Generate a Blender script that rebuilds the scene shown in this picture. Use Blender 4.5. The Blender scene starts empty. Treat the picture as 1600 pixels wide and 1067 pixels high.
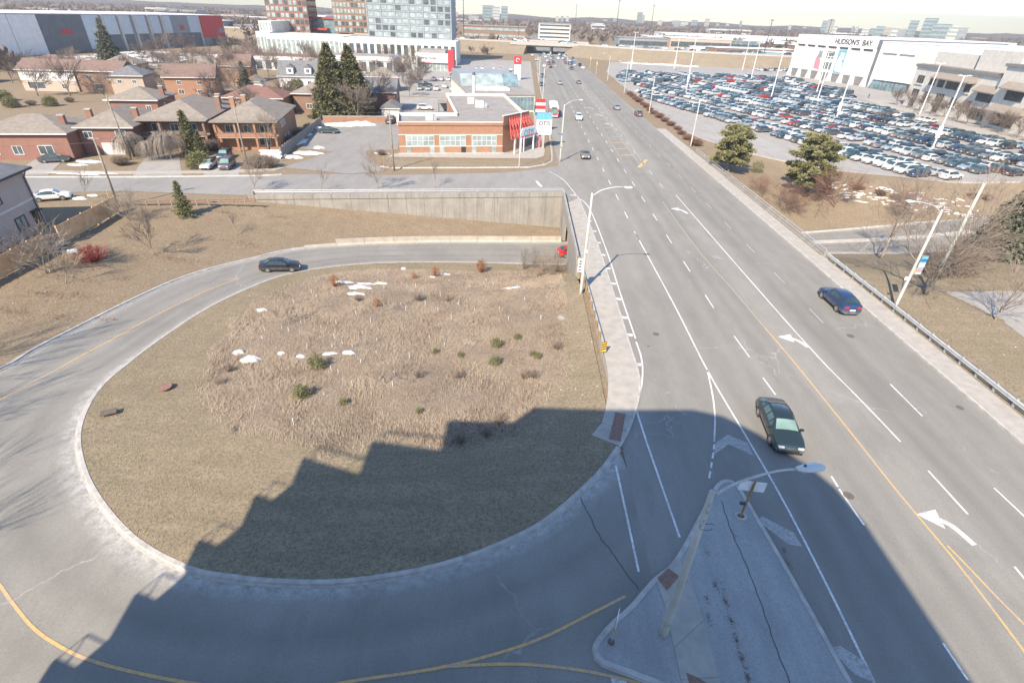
import bpy, math, random
import numpy as np
from mathutils import Vector, Matrix, noise
from mathutils.geometry import delaunay_2d_cdt
R = math.radians
rnd = random.Random(7)
scene = bpy.context.scene
col = scene.collection

# ---------------------------------------------------------------- camera
CAM_H, FPX, PITCH, ROLL = 25.0, 807.0, R(32.3), R(2.2)
_fw = Vector((0, math.cos(PITCH), -math.sin(PITCH))); _rt = Vector((1, 0, 0)); _up = _rt.cross(_fw)
RT = _rt*math.cos(ROLL) + _up*math.sin(ROLL); UP = _up*math.cos(ROLL) - _rt*math.sin(ROLL); FW = _fw
cam_d = bpy.data.cameras.new('camera'); cam = bpy.data.objects.new('camera', cam_d); col.objects.link(cam)
m = Matrix((RT, UP, -FW)).transposed().to_4x4(); m.translation = (0, 0, CAM_H); cam.matrix_world = m
cam_d.sensor_width = 36; cam_d.lens = FPX/1600*36; cam_d.clip_start = .1; cam_d.clip_end = 12000
scene.camera = cam

# ---------------------------------------------------------------- sky, sun, exposure
SUN_EL, SUN_AZ = R(40.7), R(207)
world = bpy.data.worlds.new('World'); scene.world = world; world.use_nodes = True
wn = world.node_tree; wn.nodes.clear()
sky = wn.nodes.new('ShaderNodeTexSky'); sky.sky_type = 'NISHITA'; sky.sun_disc = False
sky.sun_elevation = SUN_EL; sky.sun_rotation = SUN_AZ; sky.air_density = 1.0; sky.dust_density = .2; sky.ozone_density = 3.6; sky.altitude = 120
bg = wn.nodes.new('ShaderNodeBackground'); bg.inputs[1].default_value = .15
wo = wn.nodes.new('ShaderNodeOutputWorld'); wn.links.new(sky.outputs[0], bg.inputs[0]); wn.links.new(bg.outputs[0], wo.inputs[0])
sd = bpy.data.lights.new('sun', 'SUN'); sd.energy = 4.7; sd.angle = R(.53); sd.color = (1, .87, .695)
sun = bpy.data.objects.new('sun', sd); col.objects.link(sun)
SD = Vector((-math.sin(SUN_AZ)*math.cos(SUN_EL), -math.cos(SUN_AZ)*math.cos(SUN_EL), -math.sin(SUN_EL)))
sun.rotation_euler = SD.to_track_quat('-Z', 'Y').to_euler(); sun.location = (-60, -60, 120)
vs = scene.view_settings; vs.view_transform = 'Standard'; vs.look = 'None'; vs.exposure = 1.0; vs.gamma = 1; vs.use_curve_mapping = False
scene.cycles.max_bounces = 5; scene.cycles.volume_bounces = 1; scene.cycles.transparent_max_bounces = 6

# ---------------------------------------------------------------- helpers
def U(px, py, z=0.0):
    """ground position at height z that the photograph shows at px, py (survey of the place)"""
    d = FW*FPX + RT*(px-800) - UP*(py-533.5)
    t = (z-CAM_H)/d.z
    return Vector((d.x*t, d.y*t, z))
def UH(px, py, base):
    d = FW*FPX + RT*(px-800) - UP*(py-533.5)
    k = math.hypot(base[0], base[1])/math.hypot(d.x, d.y)
    return CAM_H + d.z*k
def xy(p): return (p[0], p[1])

class MB:
    def __init__(s): s.v = []; s.f = []; s.m = []; s.mats = []; s.cur = 0
    def mat(s, m):
        if m not in s.mats: s.mats.append(m)
        s.cur = s.mats.index(m); return s
    def add(s, vs, fs):
        o = len(s.v); s.v += [tuple(p) for p in vs]
        for f in fs: s.f.append([i+o for i in f]); s.m.append(s.cur)
        return s
    def box(s, c, size, rz=0.0):
        x, y, z = [k/2 for k in size]; ca, sa = math.cos(rz), math.sin(rz)
        vs = []
        for dz in (-z, z):
            for dx, dy in ((-x, -y), (x, -y), (x, y), (-x, y)):
                vs.append((c[0]+dx*ca-dy*sa, c[1]+dx*sa+dy*ca, c[2]+dz))
        return s.add(vs, [(3,2,1,0),(4,5,6,7),(0,1,5,4),(1,2,6,5),(2,3,7,6),(3,0,4,7)])
    def bb(s, x0, x1, y0, y1, z0, z1): return s.box(((x0+x1)/2, (y0+y1)/2, (z0+z1)/2), (x1-x0, y1-y0, z1-z0))
    def tube(s, pts, rad, n=6, cap=True):
        pts = [Vector(p) for p in pts]
        if not isinstance(rad, (list, tuple)): rad = [rad]*len(pts)
        vs = []; fs = []; prev = None
        for i, p in enumerate(pts):
            d = (pts[min(i+1, len(pts)-1)]-pts[max(i-1, 0)])
            if d.length < 1e-9: d = Vector((0,0,1))
            d.normalize()
            a = prev if prev is not None else (Vector((1,0,0)) if abs(d.x) < .8 else Vector((0,1,0)))
            a = (a-d*a.dot(d)).normalized(); prev = a; b = d.cross(a)
            for k in range(n):
                t = 2*math.pi*k/n; vs.append(p+(a*math.cos(t)+b*math.sin(t))*rad[i])
        for i in range(len(pts)-1):
            for k in range(n):
                k2 = (k+1) % n; fs.append((i*n+k, i*n+k2, (i+1)*n+k2, (i+1)*n+k))
        if cap: fs.append(tuple(range(n-1, -1, -1))); fs.append(tuple((len(pts)-1)*n+k for k in range(n)))
        return s.add(vs, fs)
    def prism(s, poly, z0, z1, bottom=True):
        n = len(poly); A = sum(poly[i][0]*poly[(i+1)%n][1]-poly[(i+1)%n][0]*poly[i][1] for i in range(n))
        if A < 0: poly = poly[::-1]
        vs = [(p[0], p[1], z0) for p in poly]+[(p[0], p[1], z1) for p in poly]
        fs = [(i, (i+1)%n, (i+1)%n+n, i+n) for i in range(n)]+[tuple(range(n, 2*n))]
        if bottom: fs.append(tuple(range(n-1, -1, -1)))
        return s.add(vs, fs)
    def quad(s, a, b, c, d): return s.add([a, b, c, d], [(0, 1, 2, 3)])
    def mesh(s, name):
        me = bpy.data.meshes.new(name); me.from_pydata(s.v, [], s.f)
        for m_ in s.mats: me.materials.append(m_)
        if len(s.mats) > 1: me.polygons.foreach_set('material_index', s.m)
        me.update(); return me
    def build(s, name, mat=None, parent=None, smooth=False, bevel=0):
        if mat is not None: s.mats = [mat]; s.m = [0]*len(s.f)
        me = s.mesh(name)
        if smooth: me.polygons.foreach_set('use_smooth', [True]*len(me.polygons))
        return link(name, me, parent)
def link(name, me, parent=None, loc=None, rz=None):
    o = bpy.data.objects.new(name, me); col.objects.link(o)
    if parent is not None: o.parent = parent
    if loc is not None: o.location = loc
    if rz is not None: o.rotation_euler = (0, 0, rz)
    return o
def tag(o, label, cat, group=None):
    o['label'] = label; o['category'] = cat
    if group: o['group'] = group
    return o
def thing(name, label, cat, loc=(0,0,0), rz=0.0, group=None, scale=None):
    o = bpy.data.objects.new(name, None); col.objects.link(o); o.location = loc; o.rotation_euler = (0, 0, rz)
    o.empty_display_size = .3
    if scale: o.scale = (scale,)*3 if not isinstance(scale, (tuple, list)) else scale
    return tag(o, label, cat, group)
def struct(o, kind='structure'): o['kind'] = kind; return o
def dup(o, parent=None, loc=None, rz=None):
    c = o.copy(); col.objects.link(c); c.parent = parent
    if loc is not None: c.location = loc
    if rz is not None: c.rotation_euler = (0, 0, rz)
    for ch in o.children: dup(ch, c)
    return c
ORD = ['first','second','third','fourth','fifth','sixth','seventh','eighth','ninth','tenth','eleventh','twelfth','thirteenth','fourteenth','fifteenth','sixteenth','seventeenth','eighteenth','nineteenth','twentieth']
def ordw(i):
    if i < 20: return ORD[i]
    t, u = divmod(i+1, 10); T = {2:'twent',3:'thirt',4:'fort',5:'fift',6:'sixt',7:'sevent',8:'eight',9:'ninet'}[t]
    return T+'ieth' if u == 0 else T+'y-'+ORD[u-1]

# ---------------------------------------------------------------- materials
def nt(name):
    m = bpy.data.materials.new(name); m.use_nodes = True; n = m.node_tree; n.nodes.clear()
    out = n.nodes.new('ShaderNodeOutputMaterial'); b = n.nodes.new('ShaderNodeBsdfPrincipled'); n.links.new(b.outputs[0], out.inputs[0])
    return m, n, b
def N(n, typ, **kw):
    nd = n.nodes.new(typ)
    for k, v in kw.items():
        if k.startswith('i_'):
            key = k[2:]; nd.inputs[int(key) if key.isdigit() else key.replace('_', ' ')].default_value = v
        else: setattr(nd, k, v)
    return nd
def mixc(n, fac, a, b, mode='MIX'):
    x = n.nodes.new('ShaderNodeMix'); x.data_type = 'RGBA'; x.blend_type = mode
    for s_, v in ((0, fac), (6, a), (7, b)):
        if hasattr(v, 'is_linked') or hasattr(v, 'links'): n.links.new(v, x.inputs[s_])
        else: x.inputs[s_].default_value = v if s_ == 0 else (*v, 1)
    return x.outputs[2]
def ramp(n, src, stops):
    r = n.nodes.new('ShaderNodeValToRGB'); e = r.color_ramp.elements
    while len(e) < len(stops): e.new(.5)
    for k, (p, c) in zip(e, stops): k.position = p; k.color = (c, c, c, 1) if not isinstance(c, tuple) else (*c, 1)
    n.links.new(src, r.inputs[0]); return r.outputs[0]
def coords(n, kind='pos'):
    if kind == 'pos': return n.nodes.new('ShaderNodeNewGeometry').outputs['Position']
    return n.nodes.new('ShaderNodeTexCoord').outputs['Object']
def noi(n, vec, scale, detail=4, rough=.6, dist=0):
    t = N(n, 'ShaderNodeTexNoise'); t.inputs['Scale'].default_value = scale; t.inputs['Detail'].default_value = detail
    t.inputs['Roughness'].default_value = rough; t.inputs['Distortion'].default_value = dist; n.links.new(vec, t.inputs['Vector']); return t.outputs[0]
def scaled(n, vec, s):
    mp = n.nodes.new('ShaderNodeMapping'); mp.inputs['Scale'].default_value = s; n.links.new(vec, mp.inputs['Vector']); return mp.outputs[0]
def bumpit(n, b, h, strength=.3, dist=.02):
    bp = n.nodes.new('ShaderNodeBump'); bp.inputs['Strength'].default_value = strength; bp.inputs['Distance'].default_value = dist
    n.links.new(h, bp.inputs['Height']); n.links.new(bp.outputs[0], b.inputs['Normal'])
def pm(name, c1, c2=None, scale=3.0, rough=.8, bump=0.0, bd=.02, metal=0.0, kind='pos', spec=None, stops=(.35, .65)):
    m, n, b = nt(name); b.inputs['Roughness'].default_value = rough; b.inputs['Metallic'].default_value = metal
    if spec is not None: b.inputs['Specular IOR Level'].default_value = spec
    if c2 is None: c2 = tuple(k*.82 for k in c1)
    v = coords(n, kind); f = noi(n, v, scale)
    fac = ramp(n, f, [(stops[0], 0.0), (stops[1], 1.0)])
    n.links.new(mixc(n, fac, c1, c2), b.inputs['Base Color'])
    if bump: bumpit(n, b, noi(n, v, scale*6), bump, bd)
    return m
def glass(name, c, rough=.12, var=.5):
    m, n, b = nt(name); b.inputs['Roughness'].default_value = rough; b.inputs['Specular IOR Level'].default_value = .8
    v = coords(n); f = noi(n, scaled(n, v, (.35, .35, .5)), 1.0, 2)
    n.links.new(mixc(n, ramp(n, f, [(.35, 0.), (.65, 1.)]), c, tuple(k*var for k in c)), b.inputs['Base Color'])
    return m
def paint_mat(name, attr=None):
    m, n, b = nt(name)
    if attr: a = N(n, 'ShaderNodeAttribute', attribute_name=attr).outputs['Color']
    else: a = n.nodes.new('ShaderNodeObjectInfo').outputs['Color']
    v = coords(n, 'obj'); f = noi(n, v, 2.5, 3)
    zz = N(n, 'ShaderNodeSeparateXYZ'); n.links.new(v, zz.inputs[0])
    salt = N(n, 'ShaderNodeMath', operation='MULTIPLY'); n.links.new(ramp(n, zz.outputs[2], [(.25, .75), (.75, 0.)]), salt.inputs[0]); n.links.new(ramp(n, f, [(.35, .2), (.7, 1.)]), salt.inputs[1])
    if attr: n.links.new(a, b.inputs['Base Color'])
    else: n.links.new(mixc(n, salt.outputs[0], a, (.36, .33, .30)), b.inputs['Base Color'])
    b.inputs['Roughness'].default_value = .28; b.inputs['Metallic'].default_value = .15; b.inputs['Coat Weight'].default_value = .4; b.inputs['Coat Roughness'].default_value = .08
    return m

def asphalt(name, base, lanes=None, ramp_uv=False, patch=.5, crackscale=.09):
    """weathered salted asphalt with faint wheel tracks, stains, cracks and aggregate"""
    m, n, b = nt(name); v = coords(n); b.inputs['Roughness'].default_value = .88; b.inputs['Specular IOR Level'].default_value = .25
    big = noi(n, scaled(n, v, (1, .45, 1)), .09, 5, .62); c = mixc(n, ramp(n, big, [(.3, 0.), (.72, 1.)]), tuple(k*.86 for k in base), tuple(k*1.13 for k in base))
    mid = noi(n, scaled(n, v, (1, .25, 1)), 1.1, 5, .7); c = mixc(n, ramp(n, mid, [(.3, 0.), (.7, patch)]), c, tuple(k*1.3 for k in base))
    c = mixc(n, ramp(n, noi(n, scaled(n, v, (1, .35, 1)), .32, 6, .75), [(.48, 0.), (.68, .55)]), c, tuple(k*.74 for k in base))
    if lanes:
        sx = N(n, 'ShaderNodeSeparateXYZ'); n.links.new(v, sx.inputs[0])
        st = []
        lo, hi = lanes[0][0]-2, lanes[-1][0]+2
        mr = N(n, 'ShaderNodeMapRange'); mr.inputs[1].default_value = lo; mr.inputs[2].default_value = hi; n.links.new(sx.outputs[0], mr.inputs[0])
        wob = N(n, 'ShaderNodeMath', operation='MULTIPLY_ADD'); n.links.new(noi(n, scaled(n, v, (.2, .05, 1)), 1, 2), wob.inputs[0]); wob.inputs[1].default_value = .03; n.links.new(mr.outputs[0], wob.inputs[2])
        st = [(min(.999, (x-lo)/(hi-lo)+.015), val) for x, val in lanes]
        band = ramp(n, wob.outputs[0], st)
        bm = N(n, 'ShaderNodeMath', operation='MULTIPLY'); n.links.new(band, bm.inputs[0]); n.links.new(ramp(n, noi(n, scaled(n, v, (1, .12, 1)), .35, 4), [(.25, .45), (.7, 1.)]), bm.inputs[1])
        c = mixc(n, bm.outputs[0], c, tuple(k*.66 for k in base))
    if ramp_uv:
        uv = N(n, 'ShaderNodeUVMap').outputs[0]; su = N(n, 'ShaderNodeSeparateXYZ'); n.links.new(uv, su.inputs[0])
        wv = N(n, 'ShaderNodeMath', operation='MULTIPLY_ADD'); n.links.new(noi(n, v, .12, 3), wv.inputs[0]); wv.inputs[1].default_value = .10; n.links.new(su.outputs[0], wv.inputs[2])
        band = ramp(n, wv.outputs[0], [(.05, 0.), (.14, 0.), (.24, .8), (.31, .25), (.40, .85), (.5, .1), (.60, .2), (.70, .7), (.77, .2), (.86, .6), (.95, 0.)])
        bm = N(n, 'ShaderNodeMath', operation='MULTIPLY'); n.links.new(band, bm.inputs[0]); n.links.new(ramp(n, noi(n, v, .25, 4), [(.3, .3), (.65, 1.)]), bm.inputs[1])
        c = mixc(n, bm.outputs[0], c, tuple(k*.70 for k in base))
        ed = ramp(n, su.outputs[0], [(0.0, .9), (.03, .6), (.085, 0.), (.90, 0.), (.97, .5), (1., .6)])
        em = N(n, 'ShaderNodeMath', operation='MULTIPLY'); n.links.new(ed, em.inputs[0]); n.links.new(ramp(n, noi(n, v, 1.6, 6, .75), [(.38, .1), (.62, 1.)]), em.inputs[1])
        c = mixc(n, em.outputs[0], c, (.62, .60, .57))
    # cracks: light salted lines
    vo = N(n, 'ShaderNodeTexVoronoi', feature='DISTANCE_TO_EDGE'); vo.inputs['Scale'].default_value = crackscale
    ad = N(n, 'ShaderNodeVectorMath', operation='ADD'); n.links.new(v, ad.inputs[0]); wn_ = N(n, 'ShaderNodeTexNoise'); wn_.inputs['Scale'].default_value = .8; wn_.inputs['Detail'].default_value = 5; n.links.new(v, wn_.inputs['Vector'])
    sc_ = N(n, 'ShaderNodeVectorMath', operation='SCALE'); sc_.inputs['Scale'].default_value = 1.8; n.links.new(wn_.outputs[1], sc_.inputs[0]); n.links.new(sc_.outputs[0], ad.inputs[1]); n.links.new(ad.outputs[0], vo.inputs['Vector'])
    cr = ramp(n, vo.outputs['Distance'], [(.0, .6), (.0012, .45), (.0028, 0.)])
    cm = N(n, 'ShaderNodeMath', operation='MULTIPLY'); n.links.new(cr, cm.inputs[0]); n.links.new(ramp(n, noi(n, v, .12, 3), [(.52, 0.), (.62, 1.)]), cm.inputs[1])
    c = mixc(n, cm.outputs[0], c, (.52, .51, .49))
    fine = noi(n, v, 9, 7, .85); c = mixc(n, ramp(n, fine, [(.36, .55), (.52, 0.)]), c, tuple(k*.62 for k in base)); c = mixc(n, ramp(n, fine, [(.55, 0.), (.7, .4)]), c, tuple(min(1, k*1.35) for k in base))
    n.links.new(c, b.inputs['Base Color']); bumpit(n, b, fine, .25, .01)
    return m
def lawn_mat(name, a, b_, c_, sc=1.0, bump=.6, stripes=False):
    m, n, b = nt(name); v = coords(n); b.inputs['Roughness'].default_value = .95; b.inputs['Specular IOR Level'].default_value = .1
    c = mixc(n, ramp(n, noi(n, v, .11*sc, 5, .65), [(.34, 0.), (.66, 1.)]), a, b_)
    c = mixc(n, ramp(n, noi(n, v, .55*sc, 6, .75), [(.40, 0.), (.66, 1.)]), c, c_)
    if stripes:
        dv = N(n, 'ShaderNodeVectorMath', operation='DISTANCE'); n.links.new(scaled(n, v, (.85, 1, 0)), dv.inputs[0]); dv.inputs[1].default_value = (-9.5, 40, 0)
        wb = N(n, 'ShaderNodeMath', operation='MULTIPLY_ADD'); n.links.new(noi(n, v, .2, 3), wb.inputs[0]); wb.inputs[1].default_value = 3.0; n.links.new(dv.outputs['Value'], wb.inputs[2])
        sn = N(n, 'ShaderNodeMath', operation='SINE'); ml = N(n, 'ShaderNodeMath', operation='MULTIPLY'); ml.inputs[1].default_value = 3.4; n.links.new(wb.outputs[0], ml.inputs[0]); n.links.new(ml.outputs[0], sn.inputs[0])
        c = mixc(n, ramp(n, sn.outputs[0], [(.1, 0.), (.9, .4)]), c, tuple(k*.80 for k in a))
        c = mixc(n, ramp(n, noi(n, v, .16, 4, .7), [(.50, 0.), (.68, .5)]), c, (.225, .205, .115))
        c = mixc(n, ramp(n, noi(n, scaled(n, v, (.10, .9, 1)), 1.0, 3), [(.42, 0.), (.62, .45)]), c, tuple(k*.72 for k in a))
    fine = noi(n, v, 5*sc, 8, .85); c = mixc(n, ramp(n, fine, [(.38, .9), (.56, 0.)]), c, tuple(k*.42 for k in a))
    c = mixc(n, ramp(n, noi(n, v, 13*sc, 4, .8), [(.54, 0.), (.7, .7)]), c, tuple(min(1, k*1.5) for k in b_))
    n.links.new(c, b.inputs['Base Color']); bumpit(n, b, fine, bump, .08)
    return m
def line_paint(name, c, wear=.5):
    m, n, b = nt(name); v = coords(n); b.inputs['Roughness'].default_value = .75
    f = ramp(n, noi(n, v, 5, 6, .8), [(.42, 0.), (.62, wear)])
    c2 = mixc(n, ramp(n, noi(n, v, .35, 3), [(.45, 0.), (.7, .55)]), c, (.32, .31, .295)); n.links.new(mixc(n, f, c2, (.25, .24, .228)), b.inputs['Base Color']); return m
def brickmat(name, c1, c2, mortar, scale=4.5):
    m, n, b = nt(name); v = coords(n, 'obj'); b.inputs['Roughness'].default_value = .9
    # run courses round the walls: use x+y as the running direction
    s = N(n, 'ShaderNodeSeparateXYZ'); n.links.new(v, s.inputs[0]); a = N(n, 'ShaderNodeMath', operation='ADD'); n.links.new(s.outputs[0], a.inputs[0]); n.links.new(s.outputs[1], a.inputs[1])
    cb = N(n, 'ShaderNodeCombineXYZ'); n.links.new(a.outputs[0], cb.inputs[0]); n.links.new(s.outputs[2], cb.inputs[1])
    br = N(n, 'ShaderNodeTexBrick'); br.inputs['Scale'].default_value = scale; br.inputs['Color1'].default_value = (*c1, 1); br.inputs['Color2'].default_value = (*c2, 1); br.inputs['Mortar'].default_value = (*mortar, 1)
    br.inputs['Mortar Size'].default_value = .018; n.links.new(cb.outputs[0], br.inputs['Vector'])
    c = mixc(n, ramp(n, noi(n, v, .6, 4), [(.35, 0.), (.7, .5)]), br.outputs[0], tuple(k*.7 for k in c1))
    n.links.new(c, b.inputs['Base Color']); return m
def shingle(name, c1, c2):
    m, n, b = nt(name); v = coords(n, 'obj'); b.inputs['Roughness'].default_value = .93
    br = N(n, 'ShaderNodeTexBrick'); br.inputs['Scale'].default_value = 3.2; br.inputs['Color1'].default_value = (*c1, 1); br.inputs['Color2'].default_value = (*c2, 1); br.inputs['Mortar'].default_value = (*[k*.55 for k in c1], 1); br.inputs['Mortar Size'].default_value = .012
    s = N(n, 'ShaderNodeSeparateXYZ'); n.links.new(v, s.inputs[0]); cb = N(n, 'ShaderNodeCombineXYZ'); a = N(n, 'ShaderNodeMath', operation='ADD'); n.links.new(s.outputs[0], a.inputs[0]); n.links.new(s.outputs[1], a.inputs[1])
    z3 = N(n, 'ShaderNodeMath', operation='MULTIPLY'); z3.inputs[1].default_value = 2.2; n.links.new(s.outputs[2], z3.inputs[0])
    n.links.new(a.outputs[0], cb.inputs[0]); n.links.new(z3.outputs[0], cb.inputs[1]); n.links.new(cb.outputs[0], br.inputs['Vector'])
    c = mixc(n, ramp(n, noi(n, v, 1.1, 5), [(.35, 0.), (.7, .6)]), br.outputs[0], tuple(k*1.35 for k in c2))
    n.links.new(c, b.inputs['Base Color']); return m

M = {}
M['road'] = asphalt('weathered_asphalt', (.25, .236, .211), lanes=[(9.5, .05), (11, .1), (12.6, .45), (14, .15), (15.4, .45), (17, .1), (18.1, .6), (19.3, .25), (20.2, .65), (21.3, .15), (22.2, .6), (23.2, .3), (24.1, .55), (24.75, .1), (25.0, 0.), (27.6, 0.), (28.1, .2), (29.3, .75), (30.2, .4), (31, .75), (32, .2), (33.2, .55), (34.2, .3), (35.2, .5), (36.8, .1), (37.5, 0.)])
M['ramp'] = asphalt('ramp_asphalt', (.262, .247, .22), ramp_uv=True, patch=.35, crackscale=.05)
M['street'] = asphalt('street_asphalt', (.255, .243, .225), crackscale=.14)
M['lot'] = asphalt('lot_asphalt', (.31, .29, .265), crackscale=.10, patch=.7)
M['patch'] = asphalt('island_asphalt', (.30, .295, .285), crackscale=.2, patch=.8)
M['concrete'] = pm('sidewalk_concrete', (.40, .365, .32), (.32, .295, .26), 1.2, .9, .15, .01)
M['kerb'] = pm('kerb_concrete', (.47, .445, .41), (.34, .32, .29), 1.6, .9, .15, .01)
M['wallc'] = None
M['joint'] = pm('dark_joint', (.10, .095, .085), None, 4, .95)
M['white'] = line_paint('white_line_paint', (.76, .75, .72), 1.0)
M['whitefresh'] = line_paint('fresh_white_line_paint', (.80, .79, .77), .62)
M['yellow'] = line_paint('yellow_line_paint', (.68, .40, .11), .7)
M['yellowfaint'] = line_paint('worn_yellow_line_paint', (.42, .35, .19), 1.0)
M['lawn'] = lawn_mat('mown_winter_lawn', (.305, .245, .167), (.345, .278, .197), (.265, .217, .143), stripes=True)
M['verge'] = lawn_mat('winter_verge', (.275, .22, .145), (.315, .25, .17), (.27, .195, .135))
M['meadow'] = lawn_mat('dry_meadow', (.305, .242, .178), (.345, .277, .207), (.27, .202, .145), 1.0, 1.0)
M['blade'] = pm('dry_grass_blade', (.38, .305, .225), (.31, .24, .175), .5, .9, kind='pos')
M['bladedark'] = pm('brown_seed_stem', (.23, .16, .115), (.16, .115, .085), .5, .9)
M['leaf'] = pm('fallen_leaf', (.25, .13, .07), (.17, .09, .05), 2, .9)
M['snow'] = pm('old_snow', (.74, .74, .74), (.44, .42, .39), 2.0, .8, .6, .05)
M['steel'] = pm('galvanised_steel', (.52, .52, .51), (.42, .42, .41), 2, .5, metal=.35)
M['darksteel'] = pm('dark_steel', (.10, .11, .12), None, 2, .5, metal=.4)
M['wood'] = pm('post_timber', (.33, .21, .10), (.22, .14, .07), 3, .9, .3)
M['cedar'] = pm('cedar_fence', (.74, .48, .27), (.58, .36, .19), 1.3, .85, .2)
M['oldwood'] = pm('grey_fence_timber', (.33, .30, .27), (.23, .21, .19), 1.5, .9)
M['poleconc'] = pm('pole_concrete', (.50, .49, .44), (.41, .40, .36), 1.1, .85, .1)
M['polewood'] = pm('utility_pole_wood', (.30, .26, .21), (.21, .18, .145), 1.5, .9, .3)
M['polegreen'] = pm('grey_green_pole', (.42, .43, .37), (.34, .35, .30), 1.0, .8)
M['bark'] = pm('grey_brown_bark', (.20, .165, .135), (.13, .105, .085), 2.5, .95, kind='obj')
M['barklight'] = pm('pale_bark', (.34, .29, .24), (.23, .19, .155), 2.5, .95, kind='obj')
M['barkred'] = pm('reddish_twig', (.22, .125, .09), (.15, .085, .065), 2.5, .95, kind='obj')
M['twig'] = pm('fine_twig', (.27, .215, .17), (.18, .14, .11), 2.5, .95, kind='obj')
M['redstem'] = pm('red_dogwood_stem', (.42, .075, .06), (.27, .06, .05), 2, .7, kind='obj')
M['rust'] = pm('rusty_stem', (.36, .17, .085), (.25, .115, .065), 2, .8, kind='obj')
M['spruce'] = pm('spruce_needles', (.15, .145, .065), (.09, .09, .042), .9, .8, kind='obj')
M['pine'] = pm('pine_needles', (.25, .235, .105), (.15, .15, .07), .7, .8, kind='obj')
M['bluespruce'] = pm('grey_spruce_needles', (.16, .17, .12), (.09, .10, .07), .9, .8, kind='obj')
M['cedarleaf'] = pm('cedar_foliage', (.20, .195, .085), (.13, .13, .06), .9, .85, kind='obj')
M['glass'] = glass('window_glass', (.10, .13, .14)); M['glassblue'] = glass('blue_window_glass', (.20, .30, .33), .15); M['glassdark'] = glass('dark_window_glass', (.04, .05, .055), .1)
M['glasspale'] = glass('pale_window_glass', (.36, .43, .42), .2, .6)
M['paint'] = paint_mat('car_paint'); M['paintv'] = paint_mat('far_car_paint', 'col')
M['tyre'] = pm('tyre_rubber', (.035, .034, .033), (.07, .066, .06), 3, .9, kind='obj'); M['rim'] = pm('alloy_rim', (.42, .42, .42), (.3, .3, .3), 5, .35, metal=.6, kind='obj')
M['carglass'] = glass('car_glass', (.045, .085, .095), .06); M['carglassg'] = glass('green_windscreen', (.22, .34, .30), .06)
M['blacktrim'] = pm('black_trim', (.03, .03, .032), None, 3, .6, kind='obj'); M['tail'] = pm('tail_lamp', (.55, .03, .025), None, 3, .3, kind='obj'); M['head'] = pm('head_lamp', (.72, .73, .72), None, 3, .2, kind='obj'); M['plate'] = pm('number_plate', (.75, .76, .78), None, 3, .5, kind='obj')
M['whitewall'] = pm('white_cladding', (.80, .79, .77), (.70, .69, .67), .5, .7); M['offwhite'] = pm('off_white_panel', (.62, .61, .58), (.54, .53, .50), .4, .8)
M['greywall'] = pm('grey_panel', (.28, .30, .32), (.23, .25, .27), .3, .7); M['slate'] = pm('dark_grey_panel', (.14, .16, .18), (.11, .125, .14), .3, .7); M['redpanel'] = pm('red_panel', (.58, .035, .045), (.5, .03, .04), .5, .55)
M['paleblue'] = pm('pale_blue_panel', (.55, .61, .66), (.48, .54, .59), .4, .7)
M['stone'] = pm('buff_stone', (.64, .60, .53), (.54, .50, .44), .8, .9); M['stonedark'] = pm('grey_cornice', (.22, .21, .20), (.17, .165, .16), .8, .9); M['awning'] = pm('brown_awning', (.30, .255, .21), (.24, .205, .17), 1.5, .85)
M['roofgrey'] = pm('flat_roof_membrane', (.30, .275, .25), (.23, .21, .19), .35, .95); M['roofwhite'] = pm('white_roof', (.75, .75, .74), (.62, .62, .61), .25, .8)
M['redtruss'] = pm('red_painted_steel', (.50, .055, .04), (.4, .045, .035), 2, .5); M['coral'] = pm('coral_post', (.66, .17, .11), (.55, .14, .09), 2, .6)
M['brickorange'] = brickmat('orange_brick', (.38, .185, .10), (.31, .145, .08), (.40, .33, .27)); M['brickred'] = brickmat('red_brick', (.28, .12, .085), (.225, .095, .068), (.34, .28, .24)); M['brickbrown'] = brickmat('brown_brick', (.27, .155, .105), (.22, .125, .085), (.32, .27, .22)); M['brickbuff'] = brickmat('buff_brick', (.50, .40, .32), (.43, .34, .27), (.45, .4, .35)); M['brickpink'] = brickmat('pale_pink_brick', (.50, .42, .385), (.43, .36, .33), (.48, .43, .40), 5)
M['rooftan'] = shingle('tan_shingle', (.195, .165, .135), (.24, .205, .17)); M['roofbrown'] = shingle('brown_shingle', (.155, .105, .085), (.19, .13, .105)); M['roofdark'] = shingle('grey_shingle', (.13, .13, .135), (.17, .17, .175)); M['roofred'] = shingle('reddish_shingle', (.165, .085, .068), (.205, .11, .085))
M['trimwhite'] = pm('white_trim', (.78, .77, .75), None, 2, .6); M['trimblack'] = pm('black_trim_frame', (.03, .03, .032), None, 2, .5); M['trimbrown'] = pm('brown_trim', (.16, .10, .07), None, 2, .7); M['door'] = pm('garage_door', (.60, .59, .57), None, 2, .7)
M['signwhite'] = pm('sign_white', (.80, .80, .80), None, 3, .5); M['signgrey'] = pm('sign_back_aluminium', (.62, .64, .65), (.55, .57, .58), 2, .45); M['signteal'] = pm('sign_teal', (.16, .42, .50), None, 3, .5); M['signblue'] = pm('sign_blue', (.03, .16, .42), None, 3, .5); M['signblack'] = pm('sign_black', (.02, .02, .022), None, 3, .6); M['signyellow'] = pm('sign_yellow', (.75, .47, .04), None, 3, .5); M['signpink'] = pm('sign_pink', (.55, .25, .30), None, 3, .5)
M['tactile'] = pm('rusty_tactile_iron', (.26, .15, .115), (.19, .11, .085), 5, .85, .4, .02); M['soil'] = pm('bare_soil', (.16, .125, .095), (.11, .085, .065), 1.5, .95, .5); M['iron'] = pm('cast_iron', (.10, .085, .075), (.16, .12, .09), 4, .8)
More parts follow.
